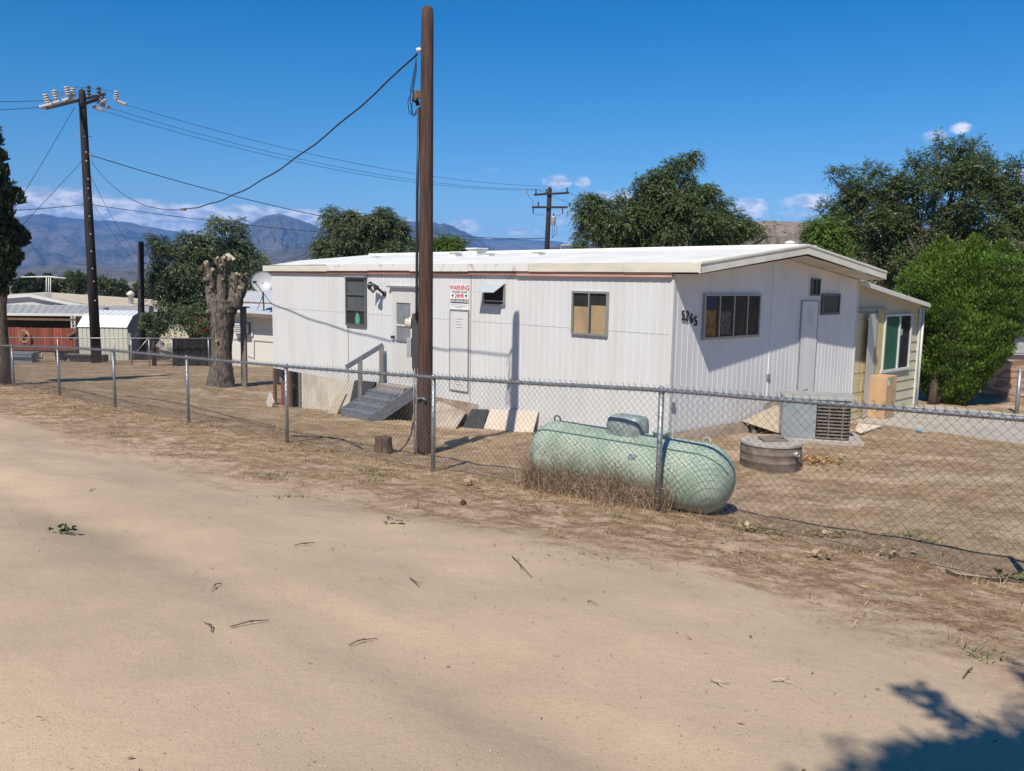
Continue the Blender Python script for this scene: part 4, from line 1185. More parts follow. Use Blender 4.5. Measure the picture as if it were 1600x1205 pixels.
b.build("corner_post", M_white, lt)
a0, a1, z0, z1 = rect(lambda x, y: onend(x, y, uF), 1378, 490, 1420, 576)
a0 = onend(1376, 540, uF)[0]; a1 = onend(1419, 530, uF)[0]; z1 = onend(1385, 491, uF)[1]; z0 = onend(1380, 578, uF)[1]
b = MB(); o0, o1 = -uF + .03, -uF + .075; am = a0 + (a1 - a0) * .55
for (x0, x1, y0, y1) in ((a0, a0 + .06, z0, z1), (a1 - .05, a1, z0, z1), (a0 + .06, a1 - .05, z1 - .05, z1), (a0 - .06, a1 + .04, z0 - .06, z0), (am - .025, am + .025, z0, z1 - .05)): wb(b, 'E', x0, x1, y0, y1, o0, o1)
w = b.build("window", M_white, lt)
one('E', a0 + .06, am - .025, z0, z1 - .05, o0 + .002, o0 + .008, 'green_curtain', mat("green_curtain", (.025, .13, .085), .6, var=.2), w)
one('E', am + .025, a1 - .05, z0, z1 - .05, o0 + .002, o0 + .008, 'window_backing', M_room, w)
one('E', am + .06, am + .24, z0 + (z1 - z0) * .6, z0 + (z1 - z0) * .72, o0 + .009, o0 + .011, 'notice', mat("notice", (.5, .5, .42), .8), w)
one('E', a0 + .06, a1 - .05, z0, z1 - .05, o0 + .02, o0 + .022, 'pane', M_glass, w)
# door with its flung-open storm door
d0 = va0 + .02; d1 = onend(1362, 560, uF)[0]; dzt = onend(1352, 489, uF)[1]
b = MB(); wb(b, 'E', d0, d1, zF + .02, dzt, o0 - .005, o0 + .02); dr = b.build("door", mat("cream_door", (.62, .53, .31), .55, var=.05), lt)
b = MB()
for k in range(5):
    zz = zF + .18 + k * (dzt - zF - .2) / 5
    wb(b, 'E', d0 + .12, (d0 + d1) / 2 - .03, zz, zz + .30, o0 + .02, o0 + .028); wb(b, 'E', (d0 + d1) / 2 + .03, d1 - .1, zz, zz + .30, o0 + .02, o0 + .028)
b.build("door_panel", mat("cream_door", (.62, .53, .31), .55), dr)
b = MB(); wb(b, 'E', d1 + .0, d1 + .05, zF + .02, dzt + .04, o0, o0 + .04); wb(b, 'E', d0, d1 + .42, dzt + .05, dzt + .10, o0, o0 + .07); b.build("door_frame", M_alu, lt)
sdm = mat("storm_door_white", (.60, .58, .53), .5, var=.05)
b = MB(); h0 = HP(uF - .04, d1 + .04, 0); q_ = at(1353.5, 560, h0[1] - .62); hd_ = np.array([q_[0] - h0[0], q_[1] - h0[1], 0])
b.prism([h0 + Zv * (zF + .03), h0 + hd_ + Zv * (zF + .03), h0 + hd_ + Zv * (dzt - .02), h0 + Zv * (dzt - .02)], EV * .03)
b.build("storm_door", sdm, lt)
b = MB(); wb(b, 'E', d1 + .06, d1 + .44, zF + .02, dzt + .05, o0 + .001, o0 + .012); b.build("door_trim", mat("yellow_trim", (.50, .42, .20), .7), lt)

# cardboard box, leaning board and pale slab on the concrete
bx = gp(1381, 646); bx = np.array([bx[0], bx[1], zs])
bq = at(1384, 648, 17.9)
cbx = thing("cardboard_box", (bq[0], bq[1], zs), "tall brown cardboard box standing by the lean-to window", "box")
c0 = np.array([bq[0], bq[1] + .15, zs])
e1 = EV * .5 + (-LU) * .0; 
b = MB(); lean = np.array([.03, .03, 0])
hx, hy, hz = (-LU) * .20, EV * .27, .46
b.box(c0 + Zv * hz + EV * .02 + LU * .06, hx, hy, Zv * hz + EV * .02); b.build("carton", M_card, cbx, .006)
fc = c0 + EV * .02 + LU * .06
b = MB(); b.box(fc + Zv * .78 - hx * 0 + (-LU) * .202 - EV * .17, EV * .05, (-LU) * .002, Zv * .06); b.build("shipping_label", M_white, cbx)
b = MB(); b.box(fc + Zv * .83 + (-LU) * .202 - EV * .05, EV * .05, (-LU) * .002, Zv * .045); b.build("sticker", mat("green_sticker", (.03, .40, .13), .6), cbx)
b = MB(); b.box(fc + Zv * .5 + (-LU) * .201, EV * .025, (-LU) * .001, Zv * .42); b.build("tape", mat("tape_brown", (.42, .25, .13), .5), cbx)
lb = gp(1350, 683)
b = MB(); b.prism([gp(1341, 665) + Zv * .03, gp(1379, 669) + Zv * .03, gp(1345, 680) + Zv * .02, gp(1335, 676) + Zv * .02], Zv * .02)
tag(b.build("flat_sheet", M_cream), "cream sheet lying flat behind the air conditioner", "sheet")
# ================================================================== TREES
M_bark = mat("bark_brown", (.12, .09, .065), .95, col2=(.05, .038, .028), scale=9, streak=(3, 3, .5), bump=.6)
LF_dark = foliage("leaf_dark_green", (.042, .066, .026), (.105, .145, .055), (.24, .28, .12), rough=.42, translucent=.28)
LF_mid = foliage("leaf_grey_green", (.05, .072, .038), (.11, .145, .07), (.23, .26, .14), rough=.42, translucent=.28)
LF_arb = foliage("leaf_bright_green", (.045, .085, .012), (.10, .175, .020), (.22, .31, .045), translucent=.25)
LF_cyp = foliage("leaf_cypress", (.018, .030, .014), (.030, .048, .022), (.05, .07, .03), translucent=.1)
LF_lime = foliage("leaf_lime", (.07, .12, .02), (.12, .20, .035), (.19, .27, .06), translucent=.4)


def unit(v): return v / (np.linalg.norm(v, axis=-1, keepdims=True) + 1e-9)


def crown_points(cl, n, rs, shell=.45):
    """n points through ellipsoid clumps cl = (center, r, (sx,sy,sz))"""
    c = np.array([q[0] for q in cl]); r = np.array([q[1] for q in cl]); s = np.array([q[2] for q in cl])
    w = r ** 2.3; w /= w.sum()
    k = rs.choice(len(cl), n, p=w)
    d = unit(rs.randn(n, 3))
    rad = r[k] * (shell + (1 - shell) * rs.rand(n) ** .6)
    rad = rad * (.5 + 1.05 * fbm(d[:, 0] * 2.1 + k * 3.3 + 50, d[:, 2] * 2.1 + d[:, 1] * 1.7 + k + 50, 3, 5))
    return c[k] + d * rad[:, None] * s[k], d, k


def fronds(name, cl, n, L, leaf, m, parent, rs, droop=.45, pairs=6, up=.25, wind=(0, 0, 0), wid=.32):
    """compound leaves: each frond carries pairs of leaflets and bends under its weight"""
    P0, d, k = crown_points(cl, n, rs)
    d = unit(d + rs.randn(n, 3) * .55 + np.array([0, 0, up]) + np.array(wind))
    Lf = L * (.6 + .8 * rs.rand(n))
    V = []; T = []
    tone0 = rs.rand(n) * .55
    for i in range(pairs):
        t = (i + .6) / pairs
        base = P0 + d * (Lf * t)[:, None]; base[:, 2] -= droop * Lf * t * t
        tang = d.copy(); tang[:, 2] -= 2 * droop * t; tang = unit(tang)
        side = unit(np.cross(tang, np.array([0, 0, 1.0]) + rs.randn(n, 3) * .25))
        for s_ in ((-1, 1) if i < pairs - 1 else (0,)):
            ld = unit(side * s_ * .8 + tang * (.6 if s_ else 1) + np.array([0, 0, -.35]) + rs.randn(n, 3) * .22)
            wd = unit(np.cross(ld, rs.randn(n, 3) * .5 + np.array([0, 0, 1.0])))
            l = (leaf * (.7 + .6 * rs.rand(n)))[:, None]
            V.append(np.stack([base, base + ld * l * .45 + wd * l * wid * .5, base + ld * l, base + ld * l * .45 - wd * l * wid * .5], 1))
            T.append(np.clip(tone0 + rs.rand(n) * .45, 0, 1))
    V = np.concatenate(V).reshape(-1, 3); T = np.concatenate(T)
    F = np.arange(len(V)).reshape(-1, 4)
    return npmesh(name, V, F, m, parent, T)


def sprays(name, cl, n, leaf, m, parent, rs, upw=.8, wid=.35, shell=.6, rand=.5):
    P0, d, k = crown_points(cl, n, rs, shell)
    ld = unit(d * .5 + np.array([0, 0, upw]) + rs.randn(n, 3) * rand)
    wd = unit(np.cross(ld, rs.randn(n, 3)))
    l = (leaf * (.6 + .8 * rs.rand(n)))[:, None]
    V = np.stack([P0, P0 + ld * l * .5 + wd * l * wid * .5, P0 + ld * l, P0 + ld * l * .5 - wd * l * wid * .5], 1).reshape(-1, 3)
    T = np.clip(.5 * rs.rand(n) + .5 * fbm(P0[:, 0] * 3, P0[:, 2] * 3 + P0[:, 1], 2, 3), 0, 1)
    return npmesh(name, V, np.arange(len(V)).reshape(-1, 4), m, parent, T)


def clumps(lst, Y, rs, dep=.6, sub=3, flat=(1, 1, .85)):
    """(px, py, r px) read at depth Y, each made into a small cloud of sub-clumps in depth"""
    out = []
    for q in lst:
        px, py, r = q[:3]; dy = q[3] if len(q) > 3 else 0
        rm = r * pxm(Y); c = at(px, py, Y + dy)
        out.append((c, rm * .72, flat))
        for j in range(sub):
            o_ = rs.randn(3) * np.array([.45, dep, .4]) * rm
            out.append((c + o_, rm * (.30 + .3 * rs.rand()), flat))
    return out


def limbs(cl, base, r0, m, parent, rs, fork=.35, nb=9, split=None, ntr=1):
    """tapered trunk(s) and limbs reaching into the clumps"""
    cen = np.mean([c[0] for c in cl], 0)
    b = MB(); fp = base + (cen - base) * fork
    for j in range(ntr):
        o_ = rs.randn(3) * np.array([.12, .12, 0]) * (ntr > 1) * 2
        b.tube([base - (0, 0, .3) + o_ * .4, base + (fp - base) * .5 + o_ + rs.randn(3) * r0 * .4, fp + o_ * 1.5], [r0 * 1.25 / ntr ** .5, r0 * .9 / ntr ** .5, r0 * .75 / ntr ** .5], 10)
    ob = b.build("trunk", m, parent)
    b = MB()
    ks = rs.choice(len(cl), min(nb, len(cl)), replace=False)
    for k in ks:
        e = cl[k][0] + rs.randn(3) * cl[k][1] * .2
        mid = fp + (e - fp) * .5 + rs.randn(3) * np.linalg.norm(e - fp) * .07 + np.array([0, 0, .05]) * np.linalg.norm(e - fp)
        b.tube([fp + (0, 0, -.1), mid, e], [r0 * .5, r0 * .28, r0 * .07], 7)
        for q in range(3):
            e2 = e + unit(rs.randn(3)) * cl[k][1] * .9
            b.tube([mid + (e - mid) * rs.rand() * .8, (mid + e2) / 2 + rs.randn(3) * .1, e2], [r0 * .16, r0 * .1, r0 * .03], 5)
    b.build("branch", m, ob)
    return ob


def tree(name, label, cat, Y, lst, base_px, style, n, leaf, m, r0, seed, L=.5, sub=3, droop=.45, nb=10, fork=.35, dep=.6, group=None, pairs=6, wind=(0, 0, 0), ntr=1, extra=None, up=.25, flat=(1, 1, .85)):
    rs = np.random.RandomState(seed)
    cl = clumps(lst, Y, rs, dep, sub, flat)
    bx_ = at(base_px, 500, Y); base = np.array([bx_[0], Y, gz(bx_[0], Y)])
    t = thing(name, base, label, cat, group)
    limbs(cl, base, r0, M_bark, t, rs, fork, nb, ntr=ntr)
    if style == 'frond': fronds("crown", cl, n, L, leaf, m, t, rs, droop, pairs, up, wind)
    else: sprays("crown", cl, n, leaf, m, t, rs)
    return t


G_bk = "trees standing behind the mobile home"
tree("ash_tree", "dark feathery tree behind the pollarded trunk with its crown leaning right", "tree", 38,
     [(360, 365, 22), (340, 352, 15), (372, 350, 12), (325, 388, 32), (370, 400, 32), (300, 385, 28), (270, 400, 30), (310, 430, 40), (262, 440, 34), (350, 440, 36), (396, 410, 18), (240, 380, 12), (252, 392, 16), (244, 425, 20), (330, 475, 34), (275, 478, 34), (300, 500, 22), (236, 510, 14), (250, 505, 14), (390, 440, 18)],
     305, 'frond', 9000, .12, LF_mid, .16, 1, L=.42, droop=.55, nb=14, fork=.2, ntr=3, wind=(.35, 0, 0))
tree("elm_tree", "round grey-green tree rising over the left half of the white roof", "tree", 38,
     [(518, 335, 12), (516, 350, 14), (545, 345, 16), (560, 352, 22), (598, 340, 20), (590, 355, 26), (620, 358, 20), (540, 372, 28), (575, 378, 30), (510, 385, 22), (505, 392, 18), (612, 378, 24), (630, 372, 12), (545, 395, 22), (600, 396, 22)],
     560, 'frond', 8200, .12, LF_mid, .2, 2, L=.40, droop=.5, nb=12, group=G_bk)
tree("low_tree", "small patch of bright green foliage above the roof just right of the brown pole", "tree", 42,
     [(690, 382, 12), (700, 388, 14), (715, 384, 10), (680, 388, 10), (655, 392, 12)], 695, 'frond', 700, .16, LF_lime, .12, 3, L=.5, droop=.3, nb=5)
tree("walnut_tree", "large dark tree with a wind-bent top rising behind the middle of the roof", "tree", 31,
     [(1078, 246, 9), (1068, 256, 11), (1050, 270, 14), (1040, 262, 8), (1025, 275, 10), (1035, 290, 20), (1070, 290, 14), (1000, 290, 12), (1012, 305, 22), (1050, 315, 26), (1095, 305, 20), (1080, 335, 30), (1010, 335, 30), (975, 320, 12), (985, 345, 26), (1120, 325, 14), (1125, 345, 24), (1160, 350, 16), (1178, 358, 10), (1150, 365, 18), (1050, 360, 30), (1095, 365, 26), (1010, 370, 24),
      (925, 315, 14), (940, 325, 16), (920, 335, 18), (945, 350, 22), (925, 358, 18), (950, 372, 20), (910, 350, 10), (970, 380, 16), (905, 378, 10), (1130, 372, 16), (1090, 240, 4), (1084, 250, 6), (1092, 258, 4), (1062, 252, 5), (1045, 252, 4), (1100, 296, 6), (1110, 300, 7), (1138, 318, 6), (1150, 335, 7), (1188, 362, 6), (1196, 372, 5), (965, 308, 6), (972, 300, 4), (1012, 272, 5), (900, 335, 6), (899, 362, 6), (1196, 350, 3)],
     1020, 'frond', 15500, .095, LF_dark, .16, 4, L=.32, droop=.5, nb=20, fork=.4, wind=(.4, 0, 0), group=G_bk)
tree("mulberry_tree", "broad dark green tree with ragged top filling the right side behind the lean-to", "tree", 29,
     [(1468, 222, 7), (1463, 232, 9), (1430, 245, 8), (1428, 258, 10), (1450, 262, 16), (1495, 230, 14), (1505, 250, 20), (1525, 228, 8), (1535, 250, 12), (1480, 275, 26), (1520, 285, 28), (1550, 278, 14), (1575, 255, 8), (1580, 270, 14), (1560, 300, 26), (1300, 272, 8), (1312, 268, 7), (1325, 270, 10), (1355, 258, 5), (1358, 272, 12), (1375, 268, 10), (1330, 290, 16), (1345, 305, 22), (1385, 295, 20), (1410, 290, 18), (1370, 325, 28), (1320, 325, 14), (1295, 322, 9), (1283, 330, 7), (1310, 345, 22), (1345, 355, 30), (1400, 340, 32), (1440, 310, 30), (1275, 360, 14), (1290, 375, 20), (1265, 378, 12), (1330, 390, 28), (1390, 385, 34), (1450, 360, 34), (1500, 340, 34), (1560, 340, 32), (1595, 310, 24), (1600, 350, 30), (1540, 380, 30), (1430, 410, 34), (1380, 425, 26), (1480, 400, 30), (1410, 450, 24), (1600, 400, 24), (1640, 330, 40), (1690, 300, 40), (1720, 350, 50), (1660, 390, 40), (1640, 280, 24)],
     1450, 'frond', 26000, .105, LF_dark, .2, 5, L=.34, droop=.25, nb=30, fork=.3, pairs=5, dep=.8, group=G_bk, up=.5)
tree("locust_tree", "yellow-green feathery sapling peeking over the right end of the white ridge", "tree", 26,
     [(1290, 362, 14), (1275, 368, 10), (1300, 378, 16), (1285, 385, 14), (1305, 392, 12), (1270, 355, 7)], 1300, 'frond', 800, .12, LF_lime, .1, 6, L=.45, droop=.4, nb=6)

# bright green arborvitae
rs = np.random.RandomState(20)
ab = gp(1465, 634); ab = np.array([ab[0], 20.6, gz(ab[0], 20.6)]); YA = 20.9
lst = [(1475, 618, 22), (1503, 616, 22), (1450, 600, 20), (1520, 605, 20), (1488, 630, 14), (1470, 630, 14), (1505, 630, 12), (1478, 378, 10), (1525, 378, 11), (1568, 385, 12), (1488, 392, 20), (1478, 405, 24), (1520, 395, 22), (1540, 405, 26), (1565, 400, 22), (1585, 420, 26), (1460, 425, 28), (1440, 450, 28), (1500, 425, 36), (1550, 435, 38), (1588, 455, 28), (1435, 480, 24), (1470, 470, 38), (1520, 475, 42), (1570, 485, 34), (1592, 495, 18), (1450, 510, 28), (1490, 520, 38), (1540, 525, 36), (1575, 525, 22), (1455, 545, 22), (1490, 560, 34), (1530, 560, 28), (1560, 550, 14), (1460, 580, 20), (1490, 595, 24), (1515, 590, 20), (1475, 612, 16), (1495, 615, 14)]
cl = clumps(lst, YA, rs, dep=.8, sub=3, flat=(1, 1.1, 1.1))
av = thing("arborvitae", ab, "dense bright green arborvitae bush with pointed lobes standing right of the lean-to room", "shrub")
b = MB(); b.tube([ab - (0, 0, .2), ab + (.05, 0, .5), ab + (.2, .1, 1.6)], [.13, .10, .06], 8); b.tube([ab + (0.1, .1, -.2), ab + (.3, 0, .5), ab + (.9, .1, 2.0)], [.09, .08, .04], 8); b.build("trunk", M_bark, av)
ny_ = 150000; rs = np.random.RandomState(22)
env = [  # (apex y, list of (y, centre x, half width)) for the main body and its pointed lobes
    [(398, 1512, 50), (415, 1512, 78), (440, 1506, 92), (470, 1503, 92), (510, 1507, 82), (550, 1500, 67), (590, 1489, 48), (618, 1481, 34), (636, 1482, 22)],
    [(370, 1473, 2), (385, 1472, 16), (405, 1470, 30), (430, 1462, 44), (460, 1460, 46)], [(368, 1524, 2), (385, 1523, 18), (405, 1522, 30), (430, 1520, 40)],
    [(377, 1568, 2), (392, 1566, 16), (412, 1563, 28), (440, 1562, 38)], [(399, 1597, 2), (415, 1595, 12), (440, 1588, 22), (480, 1580, 26)]]
wt_ = np.array([6.5, 1.7, 1.2, 1.1, .7]); wt_ /= wt_.sum(); PP = []
for e_, w_ in zip(env, wt_):
    e_ = np.array(e_, float); n_ = int(ny_ * w_); y_ = e_[0, 0] + (e_[-1, 0] - e_[0, 0]) * rs.rand(n_ * 2); hw = np.interp(y_, e_[:, 0], e_[:, 2]); kp = rs.rand(n_ * 2) < hw / hw.max(); y_, hw = y_[kp][:n_], hw[kp][:n_]
    xc = np.interp(y_, e_[:, 0], e_[:, 1]); th = rs.rand(len(y_)) * 6.283
    lump = .70 + .56 * fbm(th * 2.6 + e_[0, 1], y_ * .085, 4, 7)
    r_ = hw * (.60 + .42 * rs.rand(len(y_)) ** .6) * lump + rs.randn(len(y_)) * 1.2
    c_ = np.array([at(a, b_, YA) for a, b_ in zip(e_[:, 1], e_[:, 0])]); zc = np.interp(y_, e_[:, 0], c_[:, 2]); xw = np.interp(y_, e_[:, 0], c_[:, 0])
    s_ = pxm(YA); PP.append(np.stack([xw + np.cos(th) * r_ * s_, YA + np.sin(th) * r_ * s_ * .95, zc + rs.randn(len(y_)) * .02, np.cos(th), np.sin(th)], 1))
PP = np.concatenate(PP); n_ = len(PP); ld = unit(np.stack([PP[:, 3] * .45, PP[:, 4] * .45, np.ones(n_)], 1) + rs.randn(n_, 3) * .38); wd = unit(np.cross(ld, rs.randn(n_, 3))); l_ = (.065 * (.5 + rs.rand(n_)))[:, None]
P0 = PP[:, :3]; V = np.stack([P0, P0 + ld * l_ * .5 + wd * l_ * .22, P0 + ld * l_, P0 + ld * l_ * .5 - wd * l_ * .22], 1).reshape(-1, 3)
npmesh("crown", V, np.arange(len(V)).reshape(-1, 4), LF_arb, av, np.clip(.45 * rs.rand(n_) + 1.5 * (fbm(P0[:, 0] * 3.6, P0[:, 2] * 3.6 + P0[:, 1] * 2, 4, 3) - .36), 0, 1))

# tall cypress at the left edge and its neighbours
rs = np.random.RandomState(21)
cb_ = gp(7, 602); YC = cb_[1]
lst = [(-2, 205, 6), (0, 222, 10), (2, 245, 14), (2, 270, 17), (4, 295, 22), (2, 320, 27), (3, 345, 30), (6, 370, 30), (2, 398, 33), (4, 425, 26), (-4, 450, 24), (-16, 330, 26), (-20, 380, 36), (-22, 420, 34), (-15, 465, 14)]
cl = clumps([(a - 2, b_, c_ * .88) for a, b_, c_ in lst], YC, rs, dep=.7, sub=2, flat=(1, 1, 1.15))
cy = thing("cypress_tree", cb_, "tall narrow dark cypress on a bare trunk at the left edge", "tree")
b = MB(); pts = [cb_ - (0, 0, .3), at(7, 560, YC), at(3, 500, YC), at(2, 400, YC), at(0, 260, YC)]; b.tube(pts, [.17, .14, .12, .09, .03], 10); b.tube([at(3, 505, YC), at(8, 470, YC), at(12, 440, YC)], [.07, .05, .03], 7); b.build("trunk", M_bark, cy)
sprays("crown", cl, 26000, .12, LF_cyp, cy, rs, upw=1.2, wid=.4, shell=.5, rand=.4)

# far trees at the left, behind the neighbour's roof
G_far = "dark trees far behind the neighbour's roof"
for i, (x0, lst, sty, lb) in enumerate([
    (48, [(40, 445, 14), (58, 448, 13), (48, 436, 7), (50, 458, 14), (30, 452, 12)], 'c', "leftmost of the dark pointed conifers beyond the neighbour's roof"),
    (76, [(75, 436, 7), (72, 446, 12), (88, 449, 12), (80, 458, 12)], 'c', "dark pointed conifer beyond the roof near the white antenna boom"),
    (118, [(112, 436, 12), (128, 437, 13), (105, 446, 14), (122, 450, 16), (140, 446, 12)], 'b', "round bushy tree between the far conifers and the dark utility pole"),
    (180, [(160, 444, 12), (176, 446, 13), (192, 452, 12), (165, 458, 14), (185, 462, 12), (205, 462, 10)], 'b', "round bushy tree just right of the dark utility pole, far behind the roofs"),
    (225, [(222, 450, 12), (214, 460, 10), (228, 462, 12)], 'b', "small far tree beside the white chimney pipe")]):
    rs = np.random.RandomState(40 + i); cl = clumps(lst, 62, rs, .8, 2)
    bb = at(x0, 470, 62); bb[2] = gz(bb[0], 62)
    t = thing("conifer_tree" if sty == 'c' else "bushy_tree", bb, lb, "tree", G_far)
    b = MB(); b.tube([bb, at(x0, lst[0][1] + 6, 62)], [.2, .06], 6); b.build("trunk", M_bark, t)
    if sty == 'c': sprays("crown", cl, 3500, .3, LF_cyp if i < 2 else LF_mid, t, rs, upw=1.3)
    else: sprays("crown", cl, 3800, .28, LF_mid, t, rs, upw=.4)
    
# flowering shrub and low bushes by the white house
rs = np.random.RandomState(60)
for (x0, Y, lst, m, n, nm, lb) in [
    (240, 32.9, [(236, 502, 14), (250, 508, 13), (228, 505, 10), (243, 520, 9)], LF_mid, 2600, "bush", "drooping grey-green bush just right of the metal shed"),
    (318, 36, [(316, 515, 12), (325, 508, 10), (312, 505, 8), (325, 522, 9)], LF_dark, 1300, "oleander_bush", "dark bush with a few pink flowers left of the pollarded trunk")]:
    cl = clumps(lst, Y, rs, .6, 2); bb = at(x0, 540, Y); bb[2] = gz(bb[0], Y)
    t = thing(nm, bb, lb, "shrub")
    b = MB(); b.tube([bb, at(x0, lst[0][1], Y)], [.1, .04], 6); b.build("trunk", M_bark, t)
    sprays("crown", cl, n, .12, m, t, rs, upw=.3)
    if nm == "oleander_bush":
        sprays("blossom", [(at(318, 508, Y - .3), .35, (1, 1, 1))], 60, .10, foliage("petal_pink", (.45, .08, .15), (.5, .1, .2), (.6, .2, .3)), t, rs)

# pollarded tree
pq = gp(345, 605); PY = pq[1] + .3
PB = np.array([at(345, 600, PY)[0], PY, gz(pq[0], PY)])
pl = thing("pollarded_tree", PB, "thick bare pollarded tree trunk with pale sawn limb ends", "tree")
M_pol = mat("pollard_bark", (.165, .14, .115), .95, col2=(.05, .04, .032), scale=7, streak=(3, 3, .7), bump=1.0, bscale=11, thr=(.40, .60), det=8)
M_cut = mat("sawn_wood", (.42, .33, .22), .8, col2=(.24, .175, .11), scale=12)
pa = lambda x, y, dy=0: at(x, y, PY + dy)
W_ = pxm(PY)
def bumpy(mb, pts, rad, n=14, am=.09, seed=0):
    r_ = np.random.RandomState(seed); P_ = []; Rr = []
    for i in range(len(pts) - 1):
        for t in np.linspace(0, 1, 9)[:-1]:
            P_.append(pts[i] + (pts[i + 1] - pts[i]) * t); Rr.append(rad[i] + (rad[i + 1] - rad[i]) * t)
    P_.append(pts[-1]); Rr.append(rad[-1])
    b0 = len(mb.v); mb.tube(P_, Rr, n)
    for i in range(len(P_)):
        for k in range(n):
            v = np.array(mb.v[b0 + i * n + k]); f_ = 1 + am * 2 * (fbm(np.array([k * .9 + seed]), np.array([i * .35 + 7.0]), 2, seed)[0] - .5) + am * .4 * (r_.rand() - .5)
            mb.v[b0 + i * n + k] = tuple(P_[i] + (v - P_[i]) * f_)
b = MB()
bumpy(b, [pa(344, 618), pa(345, 598), pa(346, 570), pa(347, 520), pa(348, 490), pa(350, 468)], [29 * W_, 20 * W_, 16 * W_, 15.5 * W_, 18 * W_, 19.5 * W_], 24, .13, 1)
tr = b.build("trunk", M_pol, pl)
limb = [([pa(339, 485), pa(331, 462), pa(329, 440), pa(327, 430)], [13, 9, 7.5, 6.5]), ([pa(327, 434), pa(325, 420), pa(322, 410)], [4.5, 4.2, 4.6]), ([pa(347, 480, -.1), pa(347, 450, -.1), pa(348, 425, -.1), pa(350, 409, -.15), pa(353, 402, -.15)], [10, 7.5, 7, 8, 5]),
        ([pa(350, 408, -.15), pa(359, 404, -.2), pa(366, 407, -.25)], [7, 5, 2]), ([pa(356, 486), pa(366, 466), pa(367, 445), pa(366, 426)], [14, 10, 8, 6]), ([pa(364, 478), pa(375, 458), pa(379, 444), pa(377, 430)], [13, 9, 7.5, 6]), ([pa(338, 492), pa(328, 488, -.2), pa(324, 487, -.2)], [7, 4.5, 3.5]),
        ([pa(332, 440), pa(322, 438, -.2), pa(318, 436, -.2)], [4.5, 3, 2.4]), ([pa(331, 432), pa(333, 421, -.1)], [4, 3.4]), ([pa(343, 418), pa(338, 411, -.1), pa(338, 404, -.1)], [4, 3, 2.6]), ([pa(372, 434), pa(386, 428, -.1), pa(389, 430, -.1)], [4, 2.2, 1.4])]
for i, (pts, rad) in enumerate(limb):
    b = MB(); bumpy(b, pts, [r_ * W_ for r_ in rad], 14, .18, i + 5); b.build("limb", M_pol, tr)
rs = np.random.RandomState(9)
for (x, y, r_, dx, dz_, o_) in [(322, 409.5, 4.4, -.2, 1.0, -.05), (332, 421, 3.0, .2, .3, -.3), (325, 431, 2.0, -.2, 0, -.35), (318, 436, 2.4, -.8, .1, -.2), (329, 449, 1.8, 0, 0, -.2), (339, 403, 2.8, -.4, .5, -.15), (350, 402, 2.8, 0, .3, -.35), (359, 402.5, 3.2, .5, .9, -.35), (345, 414, 1.6, -.2, .1, -.3), (346, 421, 1.8, -.1, .1, -.25), (348, 436, 1.8, 0, .1, -.25), (369.5, 427, 2.6, -.1, .5, -.2), (374, 429, 2.0, .1, .3, -.25), (376, 449, 3.8, .4, .3, -.3), (370, 462, 2.3, .2, 0, -.35), (360, 435, 1.4, 0, 0, -.2), (324, 487, 3.4, -.7, .1, -.2), (326, 455, 1.4, -.2, 0, -.2), (372, 526, 2.0, .2, 0, -.3), (338, 533, 2.2, 0, 0, -.38)]:
    c_ = pa(x, y, o_); d_ = unit(np.array([dx, -.75, dz_])); k_ = 5 + rs.randint(0, 4)
    b = MB(); b.lathe(c_ - d_ * .05, d_, [(0, r_ * W_ * 1.1), (.045, r_ * W_), (.05 + .02 * rs.rand(), r_ * W_ * .8), (.06, 0)], k_, False)
    for q_ in range(len(b.v)): b.v[q_] = tuple(np.array(b.v[q_]) + rs.randn(3) * r_ * W_ * .10)
    b.build("sawn_end", M_cut, tr)
b = MB(); a_ = pa(351, 398, -.3); b.prism([a_, a_ + (.10, 0, .03), pa(367, 405, -.35), pa(364, 407, -.35)], (0, .06, .02)); b.build("split_slab", mat("pale_split", (.50, .46, .40), .85), tr)
b = MB()
for k in range(26):
    x_, y_ = [(348, 400), (378, 427), (331, 418), (372, 445)][k % 4]; a_ = pa(x_ + rs.randn() * 3, y_ + rs.randn() * 2, -.15); b.tube([a_, a_ + np.array([rs.randn() * .05, rs.randn() * .05, .06 + .1 * rs.rand()]), a_ + np.array([rs.randn() * .10, rs.randn() * .08, .12 + .16 * rs.rand()])], [.007, .005, .002], 4)
b.build("sprout", M_bark, tr)

# the tree behind the photographer whose shade falls in the corner
rs = np.random.RandomState(77)
cl = []
hx_ = math.sin(R(SUN_AZ)) / math.tan(R(SUN_EL)); hy_ = math.cos(R(SUN_AZ)) / math.tan(R(SUN_EL))
for (px, py, r_, h_) in [(1425, 1098, .07, 4.6), (1450, 1112, .07, 4.6), (1400, 1100, .035, 4.6), (1470, 1132, .05, 4.7), (1412, 1168, .05, 4.7), (1490, 1150, .06, 4.6), (1500, 1180, .10, 5), (1440, 1195, .10, 5.1), (1390, 1200, .06, 5.0), (1550, 1195, .10, 5.2), (1530, 1160, .05, 5.2), (1590, 1190, .08, 5.2), (1595, 1062, .05, 4.8), (1608, 1085, .06, 4.8), (1598, 1110, .04, 4.8), (1650, 1090, .12, 5.2), (1570, 1140, .04, 4.9), (1650, 1190, .2, 5.5), (1600, 1260, .3, 5.6), (1480, 1280, .3, 5.7), (1720, 1320, .5, 5.8), (1420, 1330, .3, 5.4), (1850, 1300, .6, 5.8), (1600, 1420, .6, 6.0), (1450, 1500, .6, 5.8), (1800, 1450, .7, 6.2)]:
    g_ = gp(px + 15, py - 2); cl.append((np.array([g_[0] - hx_ * h_, g_[1] - hy_ * h_, h_]), r_, (1, 1, .8)))
sb = np.array([2.6, -3.6, gz(2.6, -3.6)])
